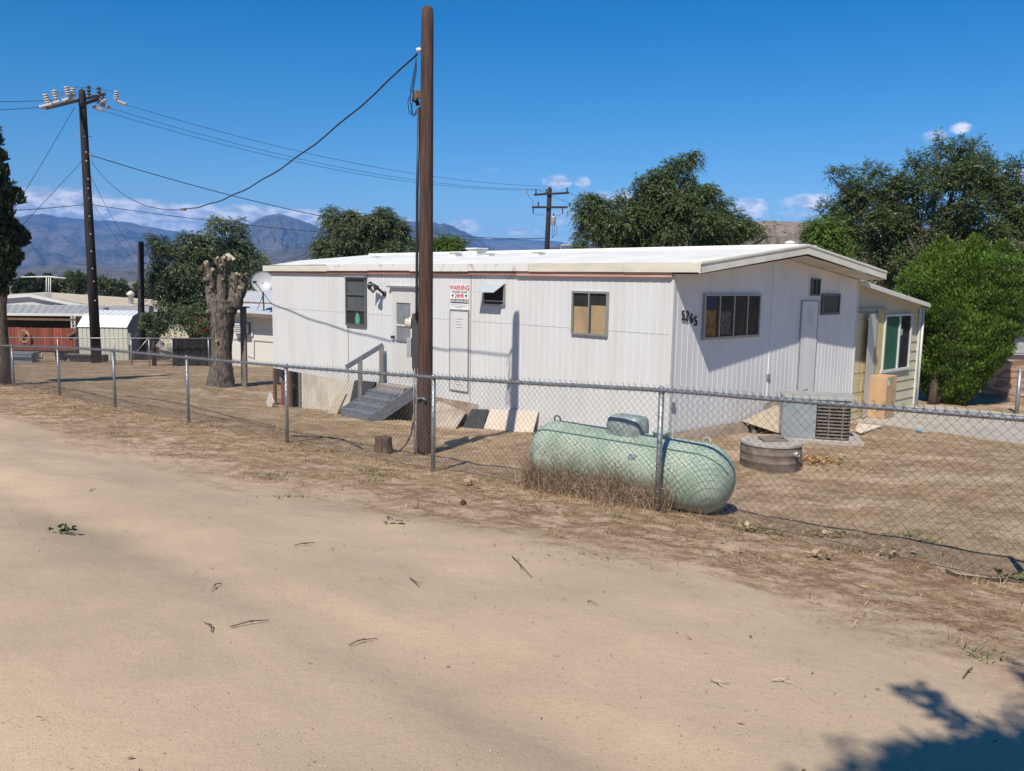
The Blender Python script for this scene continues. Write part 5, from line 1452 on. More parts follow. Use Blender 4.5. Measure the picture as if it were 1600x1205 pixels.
st_ = thing("shade_tree", sb, "leafy tree outside the picture whose shade falls in the lower right corner", "tree")
b = MB(); fp = sb + (-.2, .3, 2.9); b.tube([sb - (0, 0, .2), sb + (0, .1, 1.5), fp], [.22, .17, .14], 10); tr = b.build("trunk", M_bark, st_)
b = MB()
for c_, r_, _ in cl:
    m_ = fp + (c_ - fp) * .5 + rs.randn(3) * .12 + (0, 0, .15); b.tube([fp, m_, c_], [.06, .03, .008], 6)
b.build("branch", M_bark, tr)
sprays("crown", cl, 20000, .09, LF_dark, st_, rs, upw=.2, wid=.45, shell=.2, rand=.8)

# ================================================================== LEFT BACKGROUND
# the neighbour's house: low gable with tan roof, awning and dark carport
nh = thing("neighbour_house", at(90, 520, 37) * (1, 1, 0) + (0, 0, -1.8), "low white house with a tan roof and grey awning behind the red fence", "house")
YN = 45
n = lambda x, y, dy=0: at(x, y, YN + dy)
M_tan = mat("tan_roof", (.50, .42, .31), .9, var=.12, scale=2)
b = MB(); L1, R1, Rd = n(-60, 462), n(150, 481), n(40, 459)
# gable roof: ridge runs away to the right
ridge0, ridge1 = n(45, 460), n(72, 456.5, 9); eaveR0, eaveR1 = n(150, 481), n(300, 472, 9); eaveL0, eaveL1 = n(-70, 468), n(-40, 463, 9)
b.add([eaveR0, ridge0, ridge1, eaveR1], [(0, 1, 2, 3)]); b.add([eaveL0, ridge0, ridge1, eaveL1], [(0, 3, 2, 1)])
b.add([p_ - Zv * .12 for p_ in (eaveR0, ridge0, ridge1, eaveR1)], [(3, 2, 1, 0)])
b.build("roof", M_tan, nh)
b = MB(); b.bar(eaveR0 - Zv * .06, ridge0 - Zv * .06, .12, .16); b.bar(eaveL0 - Zv * .06, ridge0 - Zv * .06, .12, .16); b.bar(eaveR0 - Zv * .1, eaveR1 - Zv * .1, .1, .2); b.build("fascia", M_white, nh)
b = MB(); zf = -2.8
e0, e1 = eaveL0 + (0, .15, -.1), eaveR0 + (0, .15, -.1); r0_ = ridge0 + (0, .15, -.1)
b.prism([(e0[0], e0[1], zf), (e1[0], e1[1], zf), e1, r0_, e0], (0, .15, 0)); q0, q1 = eaveR0 + (0, .3, -.2), eaveR1 + (0, .3, -.2)
b.prism([(q0[0], q0[1], zf), (q1[0], q1[1], zf), q1, q0], (0, .15, 0)); b.build("wall", M_white, nh)
b = MB(); A, B_ = n(-80, 475.5, -.3), n(168, 478, -.3); A2, B2 = n(-80, 489, -3.4), n(150, 491, -3.4); B3 = n(196, 484, -1.2)
K_ = 40
rowa = [A + (B_ - A) * i / K_ for i in range(K_ + 1)]; rowb = [A2 + (B2 - A2) * i / K_ for i in range(K_ + 1)]
vs = []
for i in range(K_ + 1): o_ = Zv * (.04 if i % 2 else 0); vs += [rowa[i] + o_, rowb[i] + o_]
b.add(vs, [(2 * i, 2 * i + 1, 2 * i + 3, 2 * i + 2) for i in range(K_)]); b.build("awning", mat("awning_grey", (.38, .38, .37), .6, metal=.2, var=.2, scale=3), nh)
b = MB(); b.bar(A2 - Zv * .04, B2 - Zv * .04, .06, .13); b.build("gutter", M_white, nh)
b = MB(); 
for xx in (111.5, 117): b.bar(n(xx, 492, -3.4), n(xx, 520, -3.4) * (1, 1, 1) - Zv * .6, .05)
for k in range(5): b.bar(n(111.5 if k % 2 else 117, 494 + k * 5, -3.4), n(117 if k % 2 else 111.5, 499 + k * 5, -3.4), .025)
b.build("porch_post", M_white, nh)
b = MB(); c_ = n(205, 478, 4); b.lathe(c_ - Zv * .5, (0, 0, 1), [(0, .14), (1.1, .14), (1.12, .22), (1.25, .22), (1.38, .05), (1.39, 0)], 12); b.build("chimney_pipe", M_white, nh)
b = MB(); c_ = n(200, 476, 4); b.box(c_ - Zv * .06, (.55, 0, 0), (0, .2, 0), (0, 0, .05)); b.build("roof_patch", M_brown, nh)
b = MB(); b.prism([n(-90, 493, -.6), n(108, 495, -.6), n(108, 525, -.6), n(-90, 525, -.6)], (0, .1, 0)); b.build("carport_shade", mat("carport_shade_dark", (.035, .038, .03), .9, var=.3), nh)  # dark sheet, the shade under the awning put into its colour
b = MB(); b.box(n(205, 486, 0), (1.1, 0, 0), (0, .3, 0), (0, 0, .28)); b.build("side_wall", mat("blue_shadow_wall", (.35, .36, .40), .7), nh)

# red board fence with a coiled hose
RYF = 35.6
rf0, rf1 = at(-80, 512, RYF), at(119, 512, RYF)
rf = thing("red_fence", ((rf0[0] + rf1[0]) / 2, RYF, -1.6), "weathered red board fence in front of the neighbour's house", "fence")
rs = np.random.RandomState(12); b = MB(); x = rf0[0]; zt = at(50, 512.5, RYF)[2]; zt2 = at(110, 514.5, RYF)[2]
while x < rf1[0] - .06:
    w_ = .14; b.box((x + w_ / 2, RYF + rs.rand() * .015, (zt - 1.65) / 2 + rs.rand() * .02), (w_ / 2 - .006, 0, 0), (0, .012, 0), (0, 0, (zt + 1.65) / 2)); x += w_
b.build("board", mat("red_boards", (.30, .075, .045), .8, col2=(.15, .035, .022), scale=1.6, streak=(4, 1, .25)), rf)
b = MB(); b.bar((rf0[0], RYF + .05, -.3), (rf1[0], RYF + .05, -.3), .05, .09); b.bar((rf0[0], RYF + .05, -1.3), (rf1[0], RYF + .05, -1.3), .05, .09); b.build("rail", M_brown, rf)
b = MB(); c_ = at(39, 527, RYF - .12)
for k in range(6):
    rr_ = .20 + .015 * k; b.tube([c_ + np.array([math.sin(a) * rr_ * .8 + .02 * math.sin(k * 2), -.01 * k, math.cos(a) * rr_ + .01 * k]) for a in np.linspace(0, 6.3, 17)], .012, 5, False)
tag(b.build("hose_coil", mat("hose_tan", (.35, .31, .16), .6)), "coiled yellowish hose hanging on the red board fence", "hose")
b = MB(); c_ = at(114, 521, RYF - .1); b.bar(c_ + (-.25, 0, -.12), c_ + (.2, 0, .15), .05, .12); tag(b.build("wall_bracket", M_brown), "dark slanted bracket on the right end of the red fence", "bracket")
for k, xx in enumerate((40, 52, 66)):
    b = MB(); c_ = gp(xx, 563) + (0, .0, .05); b.box(c_ + Zv * .08, (.03, 0, .01), (0, .03, 0), (.01, 0, .10)); b.lathe(c_ + Zv * .16, (.3, -.5, 1), [(0, .03), (.06, .045), (.09, .02), (.1, 0)], 8)
    o = tag(b.build("garden_ornament", M_white), None, "ornament", "small white ornaments along the foot of the red fence"); o['label'] = ["leftmost small white ornament at the foot of the red fence", "middle small white ornament at the foot of the red fence", "right small white ornament nearest the grey bin"][k]
b = MB(); c_ = gp(15, 566)
for k in range(4): b.box(c_ + Zv * (.06 + .11 * k) + (0, .1 * (k % 2), 0), (1.1, 0, 0), (0, .3, 0), (0, 0, .04))
tag(b.build("sheet_stack", mat("blue_grey_metal", (.26, .29, .33), .5, metal=.3)), "stack of grey metal sheets by the fence near the cypress trunk", "metal sheets")
bn = gp(93, 565); t = thing("wheelie_bin", bn, "dark grey bin standing before the red fence", "bin")
b = MB(); b.prism([bn + (-.17, 0, .06), bn + (.17, 0, .06), bn + (.21, 0, .68), bn + (-.21, 0, .68)], (0, .36, 0)); b.build("body", mat("bin_grey", (.06, .065, .07), .5, var=.2), t)
b = MB(); b.box(bn + (0, .18, .71), (.23, 0, 0), (0, .21, 0), (0, 0, .025)); b.build("lid", M_black, t)
b = MB(); b.lathe(bn + (.17, .1, .08), (1, 0, 0), [(0, .08), (.05, .08)], 12); b.build("wheel", M_black, t)

# barn-roofed tin shed
sd0 = gp(140, 567); SY = 39.5
def sp3(x, y, dy=0): return at(x, y, SY + dy)
sh = thing("metal_shed", (at(160, 560, SY)[0], SY, -1.6), "small cream metal shed with a white barn roof behind the dark utility pole", "shed")
A, B_ = sp3(120, 511), sp3(198.5, 511); base_z = gz(A[0], SY) - .05
dk = np.array([.55, 2.3, 0])       # towards the back
brA, brB = sp3(130, 495) + (0, .45, 0), sp3(208, 495) + (0, .45, 0); rgA, rgB = sp3(133, 489.5) + (.1, 1.1, 0), sp3(221, 487.5) + (0, 1.2, 0)
zz = [A[2], brA[2] + .02, rgA[2] + .1]
off = [0, .42, 1.15]
xs0, xs1 = A[0], B_[0]
def shp(x, k): return np.array([x + off[k] * .25, SY + off[k], zz[k]])
b = MB(); nn_ = 9
for k in (0, 1):
    for i in range(nn_):
        xa, xb = xs0 + (xs1 - xs0) * i / nn_, xs0 + (xs1 - xs0) * (i + 1) / nn_
        p = [shp(xa, k), shp(xb - .02, k), shp(xb - .02, k + 1), shp(xa, k + 1)]; b.prism(p, (0, 0, .02))
        b.prism([shp(xb - .03, k), shp(xb, k), shp(xb, k + 1), shp(xb - .03, k + 1)], (0, 0, .045))
back = [(2.3, zz[0]), (1.88, zz[1])]
b.prism([shp(xs0, 2), shp(xs1, 2), (xs1 + .47, SY + 1.88, zz[1]), (xs0 + .47, SY + 1.88, zz[1])], (0, 0, .02)); b.prism([(xs0 + .47, SY + 1.88, zz[1]), (xs1 + .47, SY + 1.88, zz[1]), (xs1 + .57, SY + 2.3, zz[0]), (xs0 + .57, SY + 2.3, zz[0])], (0, 0, .02))
b.build("roof", mat("shed_roof_white", (.72, .74, .76), .4, metal=.2, var=.08), sh)
b = MB(); x = xs0 + .03
while x < xs1 - .1:
    b.box((x + .10, SY + .06, (A[2] + base_z) / 2), (.085, 0, 0), (0, .012, 0), (0, 0, (A[2] - base_z) / 2)); b.box((x + .2, SY + .07, (A[2] + base_z) / 2), (.018, 0, 0), (0, .004, 0), (0, 0, (A[2] - base_z) / 2)); x += .215
b.build("wall", mat("shed_cream", (.50, .49, .43), .6, var=.08), sh)
b = MB(); b.prism([(xs1 + .0, SY + .08, base_z), (xs1 + .55, SY + 2.25, base_z), (xs1 + .55, SY + 2.25, zz[0]), (xs1 + .46, SY + 1.85, zz[1]), shp(xs1, 2) * (1, 1, 1) - (.01, 0, 0), shp(xs1, 1) - (.01, 0, 0), (xs1, SY + .08, zz[0])], (-.03, .01, 0)); b.build("end_wall", mat("shed_grey", (.22, .225, .22), .6), sh)
b = MB(); c_ = sp3(203, 530, -.1); b.box(c_, (.07, 0, 0), (0, .1, 0), (0, 0, .28)); b.bar(c_ - Zv * .28, (c_[0], c_[1], base_z), .03); tag(b.build("power_box", mat("box_pale", (.30, .30, .28), .5)), "pale meter box on a thin post at the shed corner", "meter box")

# rear chain link fence on the far side of the lane, black shade cloth
f2 = thing("rear_chain_link_fence", at(180, 560, 29.2) * (1, 1, 0) + (0, 0, -1.6), "thin chain link fence beyond the lane in front of the red fence and shed", "fence")
FY = 32.5; xa, xb = at(-60, 527, FY), at(330, 529, FY)
b = MB(); b.tube([xa, (xa + xb) / 2 - Zv * .01, xb], .02, 8); b.build("top_rail", M_galv, f2)
for px in (-40, 0, 89, 178, 204, 232, 268, 325):
    a_ = xa + (xb - xa) * (px + 60) / 390; b = MB(); b.tube([a_ + (0, .03, .03), (a_[0], a_[1] + .03, gz(a_[0], a_[1]) - .1)], .025, 8); b.build("post", M_galv, f2)
b = MB(); q0 = xa + (xb - xa) * (232 + 60) / 390; q1 = xa + (xb - xa) * (204 + 60) / 390; b.tube([q0, (q1[0], q1[1], gz(q1[0], q1[1]) + .3)], .018, 6); b.build("brace", M_galv, f2)
Vs, Fs, base = [], [], 0; x = xa[0]; kk = 0
while x < xb[0]:
    g_ = gz(x, FY) + .05; ztp = xa[2]; nz_ = int((ztp - g_) / .06); zz_ = ztp - np.arange(nz_) * .06
    xx_ = x + (np.arange(nz_) % 2) * .062
    P_ = np.stack([xx_, np.full(nz_, FY - .02), zz_], 1); w_ = .0022
    V_ = np.stack([P_ + (w_, 0, 0), P_ + (-w_, .002, 0), P_ + (0, -w_, 0)], 1).reshape(-1, 3); i0 = np.arange(nz_ - 1) * 3
    Fs.append(np.concatenate([np.stack([i0 + j, i0 + (j + 1) % 3, i0 + 3 + (j + 1) % 3, i0 + 3 + j], 1) for j in range(3)]) + base); Vs.append(V_); base += len(V_); x += .06
npmesh("wire_mesh", np.concatenate(Vs), np.concatenate(Fs), M_galvw, f2)
sc0, sc1 = at(268, 529, FY + .35), at(333, 529, FY + .35)
b = MB(); pts = [sc0 + (sc1 - sc0) * t for t in np.linspace(0, 1, 15)]
vs = []
for i, p_ in enumerate(pts):
    o_ = .04 * math.sin(i * 2.1); vs += [p_ + (0, o_, 0.02 * math.sin(i)), (p_[0], p_[1] + o_ * 1.5, gz(p_[0], p_[1]))]
b.add(vs, [(2 * i, 2 * i + 2, 2 * i + 3, 2 * i + 1) for i in range(14)]); b.add([tuple(np.array(v_) + (0, .01, 0)) for v_ in vs], [(2 * i, 2 * i + 1, 2 * i + 3, 2 * i + 2) for i in range(14)])
tag(b.build("shade_cloth", mat("black_cloth", (.012, .012, .013), .95, var=.3)), "black shade cloth screen left of the pollarded trunk", "shade cloth")

# white neighbouring house behind the pollarded tree
WY = 33.5
wh = thing("white_house", at(340, 560, WY) * (1, 1, 0) + (0, 0, -1.85), "white low house with a pale metal roof behind the pollarded trunk", "house")
w3 = lambda x, y, dy=0: at(x, y, WY + dy)
b = MB(); a_, c_ = w3(350, 486), w3(520, 497); b.prism([(a_[0], WY, -2.1), (c_[0], WY, -2.1), (c_[0], WY, w3(400, 494)[2]), (a_[0], WY, w3(300, 490)[2] + .1)], (0, 5, 0)); b.build("wall", mat("house_white", (.62, .60, .56), .7, var=.06), wh)
b = MB(); b.prism([w3(346, 489, -.5), w3(520, 497, -.5), w3(520, 478, 1.4), w3(346, 474, 1.4)], (0, 0, .04)); b.prism([w3(360, 473, 1.4), w3(520, 476, 1.4), w3(520, 448, 5), w3(370, 450, 5)], (0, 0, .04)); b.build("roof", mat("roof_blue_white", (.60, .63, .68), .45, metal=.2, var=.1, scale=2), wh)
b = MB(); b.bar(w3(368, 474.5, 1.35), w3(520, 483, 1.35), .12, .22); b.bar(w3(366, 490.5, -.55), w3(520, 501, -.55), .06, .13); b.build("roof_beam", mat("beam_brown", (.21, .16, .125), .8, col2=(.12, .09, .07)), wh)
fh = thing("far_cream_house", at(290, 520, 47) * (1, 1, 0) + (0, 0, -2.3), "cream house wall showing through the stems of the feathery tree", "house")
f3 = lambda x, y, dy=0: at(x, y, 47 + dy)
b = MB(); b.prism([f3(235, 486), f3(362, 488), f3(362, 545), f3(235, 545)], (0, 3, 0)); b.build("wall", mat("far_cream", (.52, .50, .38), .8, var=.1), fh)
b = MB(); b.bar(f3(228, 484, -.5), f3(365, 486, -.5), .1, .2); b.build("fascia", M_white, fh)
b = MB(); b.prism([f3(228, 483, -.5), f3(365, 485, -.5), f3(362, 474, 3), f3(240, 472, 3)], (0, 0, .05)); b.build("roof", M_tan, fh)
b = MB(); wx = w3(377, 513, -.12); b.box(wx, (.28, 0, 0), (0, .16, 0), (0, 0, .20)); b.build("window_air_conditioner", M_white, wh)
b = MB()
for k in range(4): b.box(wx + (0, -.165, -.12 + .08 * k), (.22, 0, 0), (0, .005, 0), (0, 0, .018))
b.build("grille", mat("grille_grey", (.2, .2, .2), .6), wh)
b = MB(); q = w3(388, 513, -.03); b.box(q, (.18, 0, 0), (0, .03, 0), (0, 0, .32)); w_ = b.build("window", M_white, wh)
b = MB(); b.box(q - (0, .035, 0), (.12, 0, 0), (0, .004, 0), (0, 0, .25)); b.build("pane", mat("pane_grey", (.15, .16, .17), .2), w_)
b = MB()
for p0_, p1_ in ((w3(397, 532, -.02), w3(450, 536, -.02)), (w3(397, 532, -.02), w3(397, 560, -.02)), (w3(364, 530, -.02), w3(376, 530, -.02)), (w3(387, 556, -.02), w3(397, 560, -.02))): b.bar(p0_, p1_, .02, .04)
b.build("wall_batten", mat("batten", (.40, .38, .35), .8), wh)
# dish on its roof
ds = thing("satellite_dish", w3(412, 485, .2), "round white satellite dish on the roof left of the mobile home", "satellite dish")
dc_ = w3(410, 440, -.2); dn = unit(np.array([.18, -.93, .33]))
b = MB(); rD = 16.5 * pxm(WY)
prof = [(-.10 * (1 - t * t), max(t, .001) * rD) for t in np.linspace(0, 1, 9)]; prof += [(.012, rD), (-.01, rD * .99)] + [(-.10 * (1 - t * t) - .015, max(t, .001) * rD) for t in np.linspace(.97, 0, 8)]
b.lathe(dc_, dn, prof, 32); b.build("reflector", mat("dish_grey", (.40, .41, .43), .45, var=.06), ds)
b = MB(); b.tube([dc_ - dn * .1, dc_ - dn * .14 - Zv * .5, w3(412, 476, .1), w3(412, 487, .1)], .035, 8); b.tube([dc_ - dn * .14 - Zv * .4, w3(425, 476, .4)], .015, 6); b.tube([dc_ - dn * .14 - Zv * .5, w3(402, 484, 0)], .015, 6); b.build("mast", mat("mast_grey", (.12, .12, .12), .5), ds)
b = MB(); e_ = w3(398, 441, -.9); b.tube([dc_ - Zv * .42, e_], .018, 6); b.box(e_, (.05, 0, 0), (0, .07, 0), (0, 0, .05)); b.build("feed_arm", M_black, ds)
# lone post with a T head
pp = gp(382, 604); b = MB(); tp_ = at(380, 480, pp[1]); b.bar(pp - Zv * .1, tp_, .15, .13); tt = thing("timber_post", pp, "slim timber post with a short T head right of the pollarded trunk", "post")
b.build("post", M_post, tt); b = MB(); b.bar(tp_ + (-.15, 0, .0), tp_ + (.18, 0, .0), .1, .04); b.build("head_plate", M_post, tt)

# stubby pole, junk heap, trough and antenna boom
sq = at(221, 500, 37); b = MB(); t0 = at(220, 378, 37); b.tube([(sq[0], sq[1], -1.9), (sq[0], sq[1], 0), t0], [.15, .14, .125], 12)
tag(b.build("short_pole", mat("dark_creosote", (.035, .028, .028), .85, col2=(.02, .015, .015), scale=8, streak=(3, 3, .2))), "short dark pole left of the feathery tree, without crossarms", "pole")
rs = np.random.RandomState(31)
jh = thing("brush_pile", gp(232, 566), "reddish brown brush pile with rocks by the rear fence post", "brush pile")
b = MB(); c_ = gp(232, 563)
for k in range(170):
    p_ = c_ + rs.randn(3) * (.9, .3, .0) + Zv * abs(rs.randn()) * .25; d_ = unit(rs.randn(3) * (1, .5, .35)) * (.25 + .5 * rs.rand()); b.tube([p_, p_ + d_ * .5 + rs.randn(3) * .04, p_ + d_], [.018, .012, .004], 4)
b.build("branches", mat("brush_brown", (.14, .08, .06), .9, col2=(.07, .04, .03)), jh)
for k, (px, py, s_) in enumerate([(257, 552, .28), (262, 548, .36), (250, 540, .22), (268, 545, .3)]):
    c_ = gp(px, 566) * (1, 1, 0) + (0, 0, at(px, py, gp(px, 566)[1])[2]); b = MB(); prof = [(t, s_ * math.sin(math.pi * min(max(t / (2 * s_), .02), .98)) * (1 + .2 * rs.randn())) for t in np.linspace(0, 2 * s_, 7)]; b.lathe(c_ - Zv * s_, (.2, .1, 1), prof, 9, False)
    b.build("rock", mat("rock_grey", (.27, .25, .22), .9, col2=(.15, .14, .125), scale=5), jh)
tw_ = gp(137, 566); tr_ = thing("trough", tw_, "dark low trough lying at the foot of the tall utility pole", "trough")
b = MB(); L_ = .8; b.prism([tw_ + (-L_, -.2, .32), tw_ + (L_, -.2, .32), tw_ + (L_ * .9, -.1, .02), tw_ + (-L_ * .85, -.1, .02)], (0, .45, 0)); b.build("body", mat("trough_grey", (.05, .055, .06), .6), tr_)
b = MB(); b.bar(tw_ + (-L_ - .04, -.22, .33), tw_ + (L_ + .04, -.22, .33), .05, .06); b.build("rim", mat("rim_grey", (.09, .1, .105), .5), tr_)
an = thing("antenna_boom", at(76, 458, 45) * (1, 1, 1), "thin white boom on two light posts above the neighbour's roof", "antenna")
b = MB(); b.tube([at(32, 433, 45), at(76, 432.5, 45), at(103, 435, 45)], [.03, .05, .05], 6); b.build("boom", M_white, an)
for px in (72.5, 76, 79): b = MB(); b.tube([at(px, 433, 45), at(px, 470, 45)], .028, 6); b.build("mast", M_white, an)

# ================================================================== RIGHT BACKGROUND
rh = thing("right_house", at(1600, 560, 40) * (1, 1, 0) + (0, 0, -1.5), "pale roofed house corner showing at the right edge behind the bush", "house")
r3 = lambda x, y, dy=0: at(x, y, 30 + dy)
b = MB(); b.prism([r3(1560, 517), r3(1760, 521), r3(1760, 497, 3), r3(1575, 500, 3)], (0, 0, .05)); b.build("roof", M_roof, rh)
b = MB(); b.prism([r3(1566, 519, .5), r3(1760, 522, .5), r3(1760, 640, .5) * (1, 1, 0) + (0, 0, -1.6), r3(1566, 640, .5) * (1, 1, 0) + (0, 0, -1.6)], (0, 2.4, 0)); b.build("wall", mat("wall_pinkish", (.40, .36, .33), .8, var=.08), rh)
b = MB(); b.box(r3(1590, 538, .4), (.42, 0, 0), (0, .05, 0), (0, 0, .38)); w_ = b.build("window", M_white, rh)
b = MB(); b.box(r3(1590, 538, .33), (.36, 0, 0), (0, .01, 0), (0, 0, .32)); b.build("pane", mat("pane_pale", (.40, .42, .45), .2, var=.3, scale=9), w_)
b = MB(); b.box(r3(1573, 540, .38), (.12, 0, 0), (0, .03, 0), (0, 0, .5)); b.build("shutter", M_brown, rh)
py_ = gp(1560, 621); PYY = py_[1]
b = MB(); q = lambda x, y: at(x, y, PYY); b.prism([q(1533, 588), q(1545, 566), q(1640, 560), q(1640, 622), q(1534, 621)], (0, .03, 0))
wm = bpy.data.materials.new("swirled_plywood"); nt2, N2, L2, P2 = nodes_of(wm)
tc = N2.new("ShaderNodeTexCoord"); mp = N2.new("ShaderNodeMapping"); mp.inputs['Scale'].default_value = (.55, 1, 1.5); L2.new(tc.outputs['Object'], mp.inputs[0])
nzz = N2.new("ShaderNodeTexNoise"); nzz.inputs['Scale'].default_value = 1.5; nzz.inputs['Detail'].default_value = 1.5; L2.new(mp.outputs[0], nzz.inputs['Vector'])
mm = N2.new("ShaderNodeMath"); mm.operation = 'MULTIPLY'; mm.inputs[1].default_value = 42; L2.new(nzz.outputs[0], mm.inputs[0]); ms = N2.new("ShaderNodeMath"); ms.operation = 'SINE'; L2.new(mm.outputs[0], ms.inputs[0])
rp = N2.new("ShaderNodeValToRGB"); rp.color_ramp.elements[0].position = .1; rp.color_ramp.elements[0].color = (.21, .12, .08, 1); rp.color_ramp.elements[1].position = .8; rp.color_ramp.elements[1].color = (.36, .235, .165, 1)
L2.new(ms.outputs[0], rp.inputs[0]); L2.new(rp.outputs[0], P2.inputs['Base Color']); P2.inputs['Roughness'].default_value = .8
tag(b.build("plywood_sheet", wm), "large reddish plywood sheet with swirling grain right of the bright green bush", "plywood")
gpz = gp(1591, 646); b = MB(); GY_ = gpz[1]
b.tube([at(1594, 580, GY_), at(1588, 650, GY_) - Zv * .2], .045, 10); b.lathe(at(1594, 580, GY_), (0, 0, 1), [(0, .05), (.03, .05), (.06, 0)], 10); b.tube([at(1584, 617, GY_), at(1650, 619, GY_)], .015, 6)
tag(b.build("gate_post", M_galv), "pale steel gate post at the right edge before the plywood sheet", "post")
b = MB(); q = gp(1455, 640); b.box(q + Zv * .05, (.28, -.03, 0), (0, .08, 0), (0, 0, .05)); tag(b.build("kerb_block", conc), "low grey block lying on the slab at the foot of the green bush", "block")
b = MB(); q = gp(1435, 677); q = q + Zv * .02; b.lathe(q, (.2, .1, 1), [(0, .05), (.02, .07), (.05, .04), (.06, 0)], 8, False); tag(b.build("blue_rag", mat("blue_rag", (.10, .30, .42), .7)), "small blue scrap on the edge of the concrete slab", "scrap")

# ================================================================== UTILITY POLES AND WIRES
M_creo = mat("creosoted_wood", (.028, .02, .02), .8, col2=(.014, .01, .011), scale=6, streak=(4, 4, .2), bump=.3)
M_ins = mat("insulator_white", (.52, .50, .49), .3, var=.12, scale=14)
M_wire = mat("cable_black", (.02, .022, .03), .6)
UY = 34.3
u3 = lambda x, y, dy=0: at(x, y, UY + dy)
up_ = thing("utility_pole", (u3(150, 565)[0], UY, gz(u3(150, 565)[0], UY)), "tall dark utility pole with white cutouts and insulators on its arms", "utility pole")
bb_ = np.array([u3(151, 565)[0], UY, gz(u3(151, 565)[0], UY) - .2]); tpp = u3(128, 143)
b = MB(); b.tube([bb_, bb_ + (tpp - bb_) * .5, bb_ + (tpp - bb_) * .985, tpp + (0, 0, .02), tpp + (0, 0, .10)], [.205, .175, .135, .12, .04], 16); b.build("pole", M_creo, up_)
b = MB(); b.bar(u3(70, 169, -2.6), u3(163, 147, 2.2), .11, .13); b.build("crossarm", mat("arm_grey", (.20, .17, .15), .8, var=.3, scale=8), up_)
b = MB(); b.bar(u3(124, 165, -.2), u3(162, 152, .6), .10, .12); b.build("crossarm", M_creo, up_)
def insul(p, d, n_=4, r_=.085, l_=.34):
    b = MB(); prof = [(0, .025)]
    for i in range(n_): t = l_ * (i + .2) / n_; prof += [(t, .035), (t + .01, r_), (t + l_ / n_ * .55, r_ * .8), (t + l_ / n_ * .6, .035)]
    prof += [(l_, .02), (l_ + .01, 0)]
    b.lathe(p, d, prof, 12); return b
def wirepts(p0, p1, sag, n_=24, pw=None):
    t = np.linspace(0, 1, n_); P = p0[None] + (p1 - p0)[None] * t[:, None]; P[:, 2] -= 4 * sag * t * (1 - t); return P
def wire(name, p0, p1, sag, r_, label, group=None, n_=28, wob=0.0, m=None):
    P = wirepts(np.array(p0, float), np.array(p1, float), sag, n_)
    if wob: P = P + np.stack([np.zeros(n_), np.zeros(n_), wob * np.sin(np.arange(n_) * 1.9)], 1)
    b = MB(); b.tube(P, r_, 6); return tag(b.build(name, m or M_wire), label, "wire", group)
for (x, y, dy, dx_, dz_) in [(75, 162, -2.3, -.3, 1), (88, 156, -2.0, -.2, 1), (107, 150, -1.2, -.2, 1), (113, 152, -.9, .1, 1), (158, 167, .8, .5, .8), (153, 163, .5, .4, .9), (182, 156, 1.5, 0, 1)]:
    insul(u3(x, y, dy), (dx_, 0, dz_), 4, .115, .36).build("cutout", M_ins, up_)
for (x0, y0, x1, y1, dy) in [(62, 168, 82, 163, -2.4), (76, 164, 94, 159, -2.1), (98, 158, 114, 153, -1.0), (157, 163, 172, 169, .7), (145, 166, 160, 173, .4), (180, 157, 198, 164, 1.5)]:
    p0_, p1_ = u3(x0, y0, dy), u3(x1, y1, dy); d_ = p1_ - p0_
    insul(p0_, d_, 5, .085, np.linalg.norm(d_)).build("insulator", M_ins, up_)
for (x, y) in ((139, 141), (155, 143)):
    insul(u3(x, y + 9, .2), (0, 0, 1), 3, .09, .42).build("pin_insulator", mat("insulator_dark", (.06, .05, .06), .3), up_)
b = MB(); b.tube([u3(110, 137), u3(122, 136), u3(139, 138), u3(155, 140), u3(176, 143), u3(182, 150)], .010, 5); b.tube([u3(88, 144), u3(104, 145), u3(120, 150)], .01, 5); b.tube([u3(86, 149), u3(128, 146), u3(155, 150)], .01, 5); b.build("jumper_wire", M_wire, up_)
for (x, y) in ((134, 213), (136, 238), (136.5, 252), (139, 280), (139, 295), (140, 310), (141, 338), (143, 366), (144, 393), (146, 420), (148, 440), (150, 470)):
    b = MB(); b.lathe(u3(x - 1, y, -.21), (0, -1, 0), [(0, .035), (.03, .035), (.031, 0)], 8); b.build("step_bolt", M_galv, up_)
b = MB(); b.bar(u3(119, 210), u3(144, 214), .03); b.build("step_bolt", M_galv, up_)
b = MB(); b.bar(u3(128, 236), u3(129, 256), .05); b.bar(u3(140, 240), u3(144, 247), .06); b.bar(u3(126, 318), u3(146, 317), .04); b.build("bracket", M_galv, up_)

DY = 56.0; d3 = lambda x, y, dy=0: at(x, y, DY + dy)
dp = thing("distant_utility_pole", (d3(852, 440)[0], DY, gz(d3(852, 440)[0], DY)), "distant utility pole with two crossarms and a grey transformer behind the roof", "utility pole")
b = MB(); t_ = d3(859, 292); b0_ = d3(850, 440); b0_[2] = -2.4; b.tube([b0_, t_ - (0, 0, .15), t_], [.20, .15, .06], 12); b.build("pole", M_creo, dp)
for (x0, y0, x1, y1) in ((834, 304.5, 889, 301.5), (831, 324, 887, 324)):
    b = MB(); b.bar(d3(x0, y0, -.2), d3(x1, y1, -.2), .10, .13); b.build("crossarm", M_creo, dp)
for (x, y) in ((837.5, 303), (853.5, 302), (886, 300), (841, 322), (890, 324)):
    insul(d3(x, y, -.2), (0, 0, 1), 3, .06, .28).build("pin_insulator", M_black, dp)
for (x, y) in ((833, 331), (879, 331)): b = MB(); b.bar(d3(x, y - 7, -.4), d3(x, y + 3, -.4), .07, .07); b.build("cutout", M_black, dp)
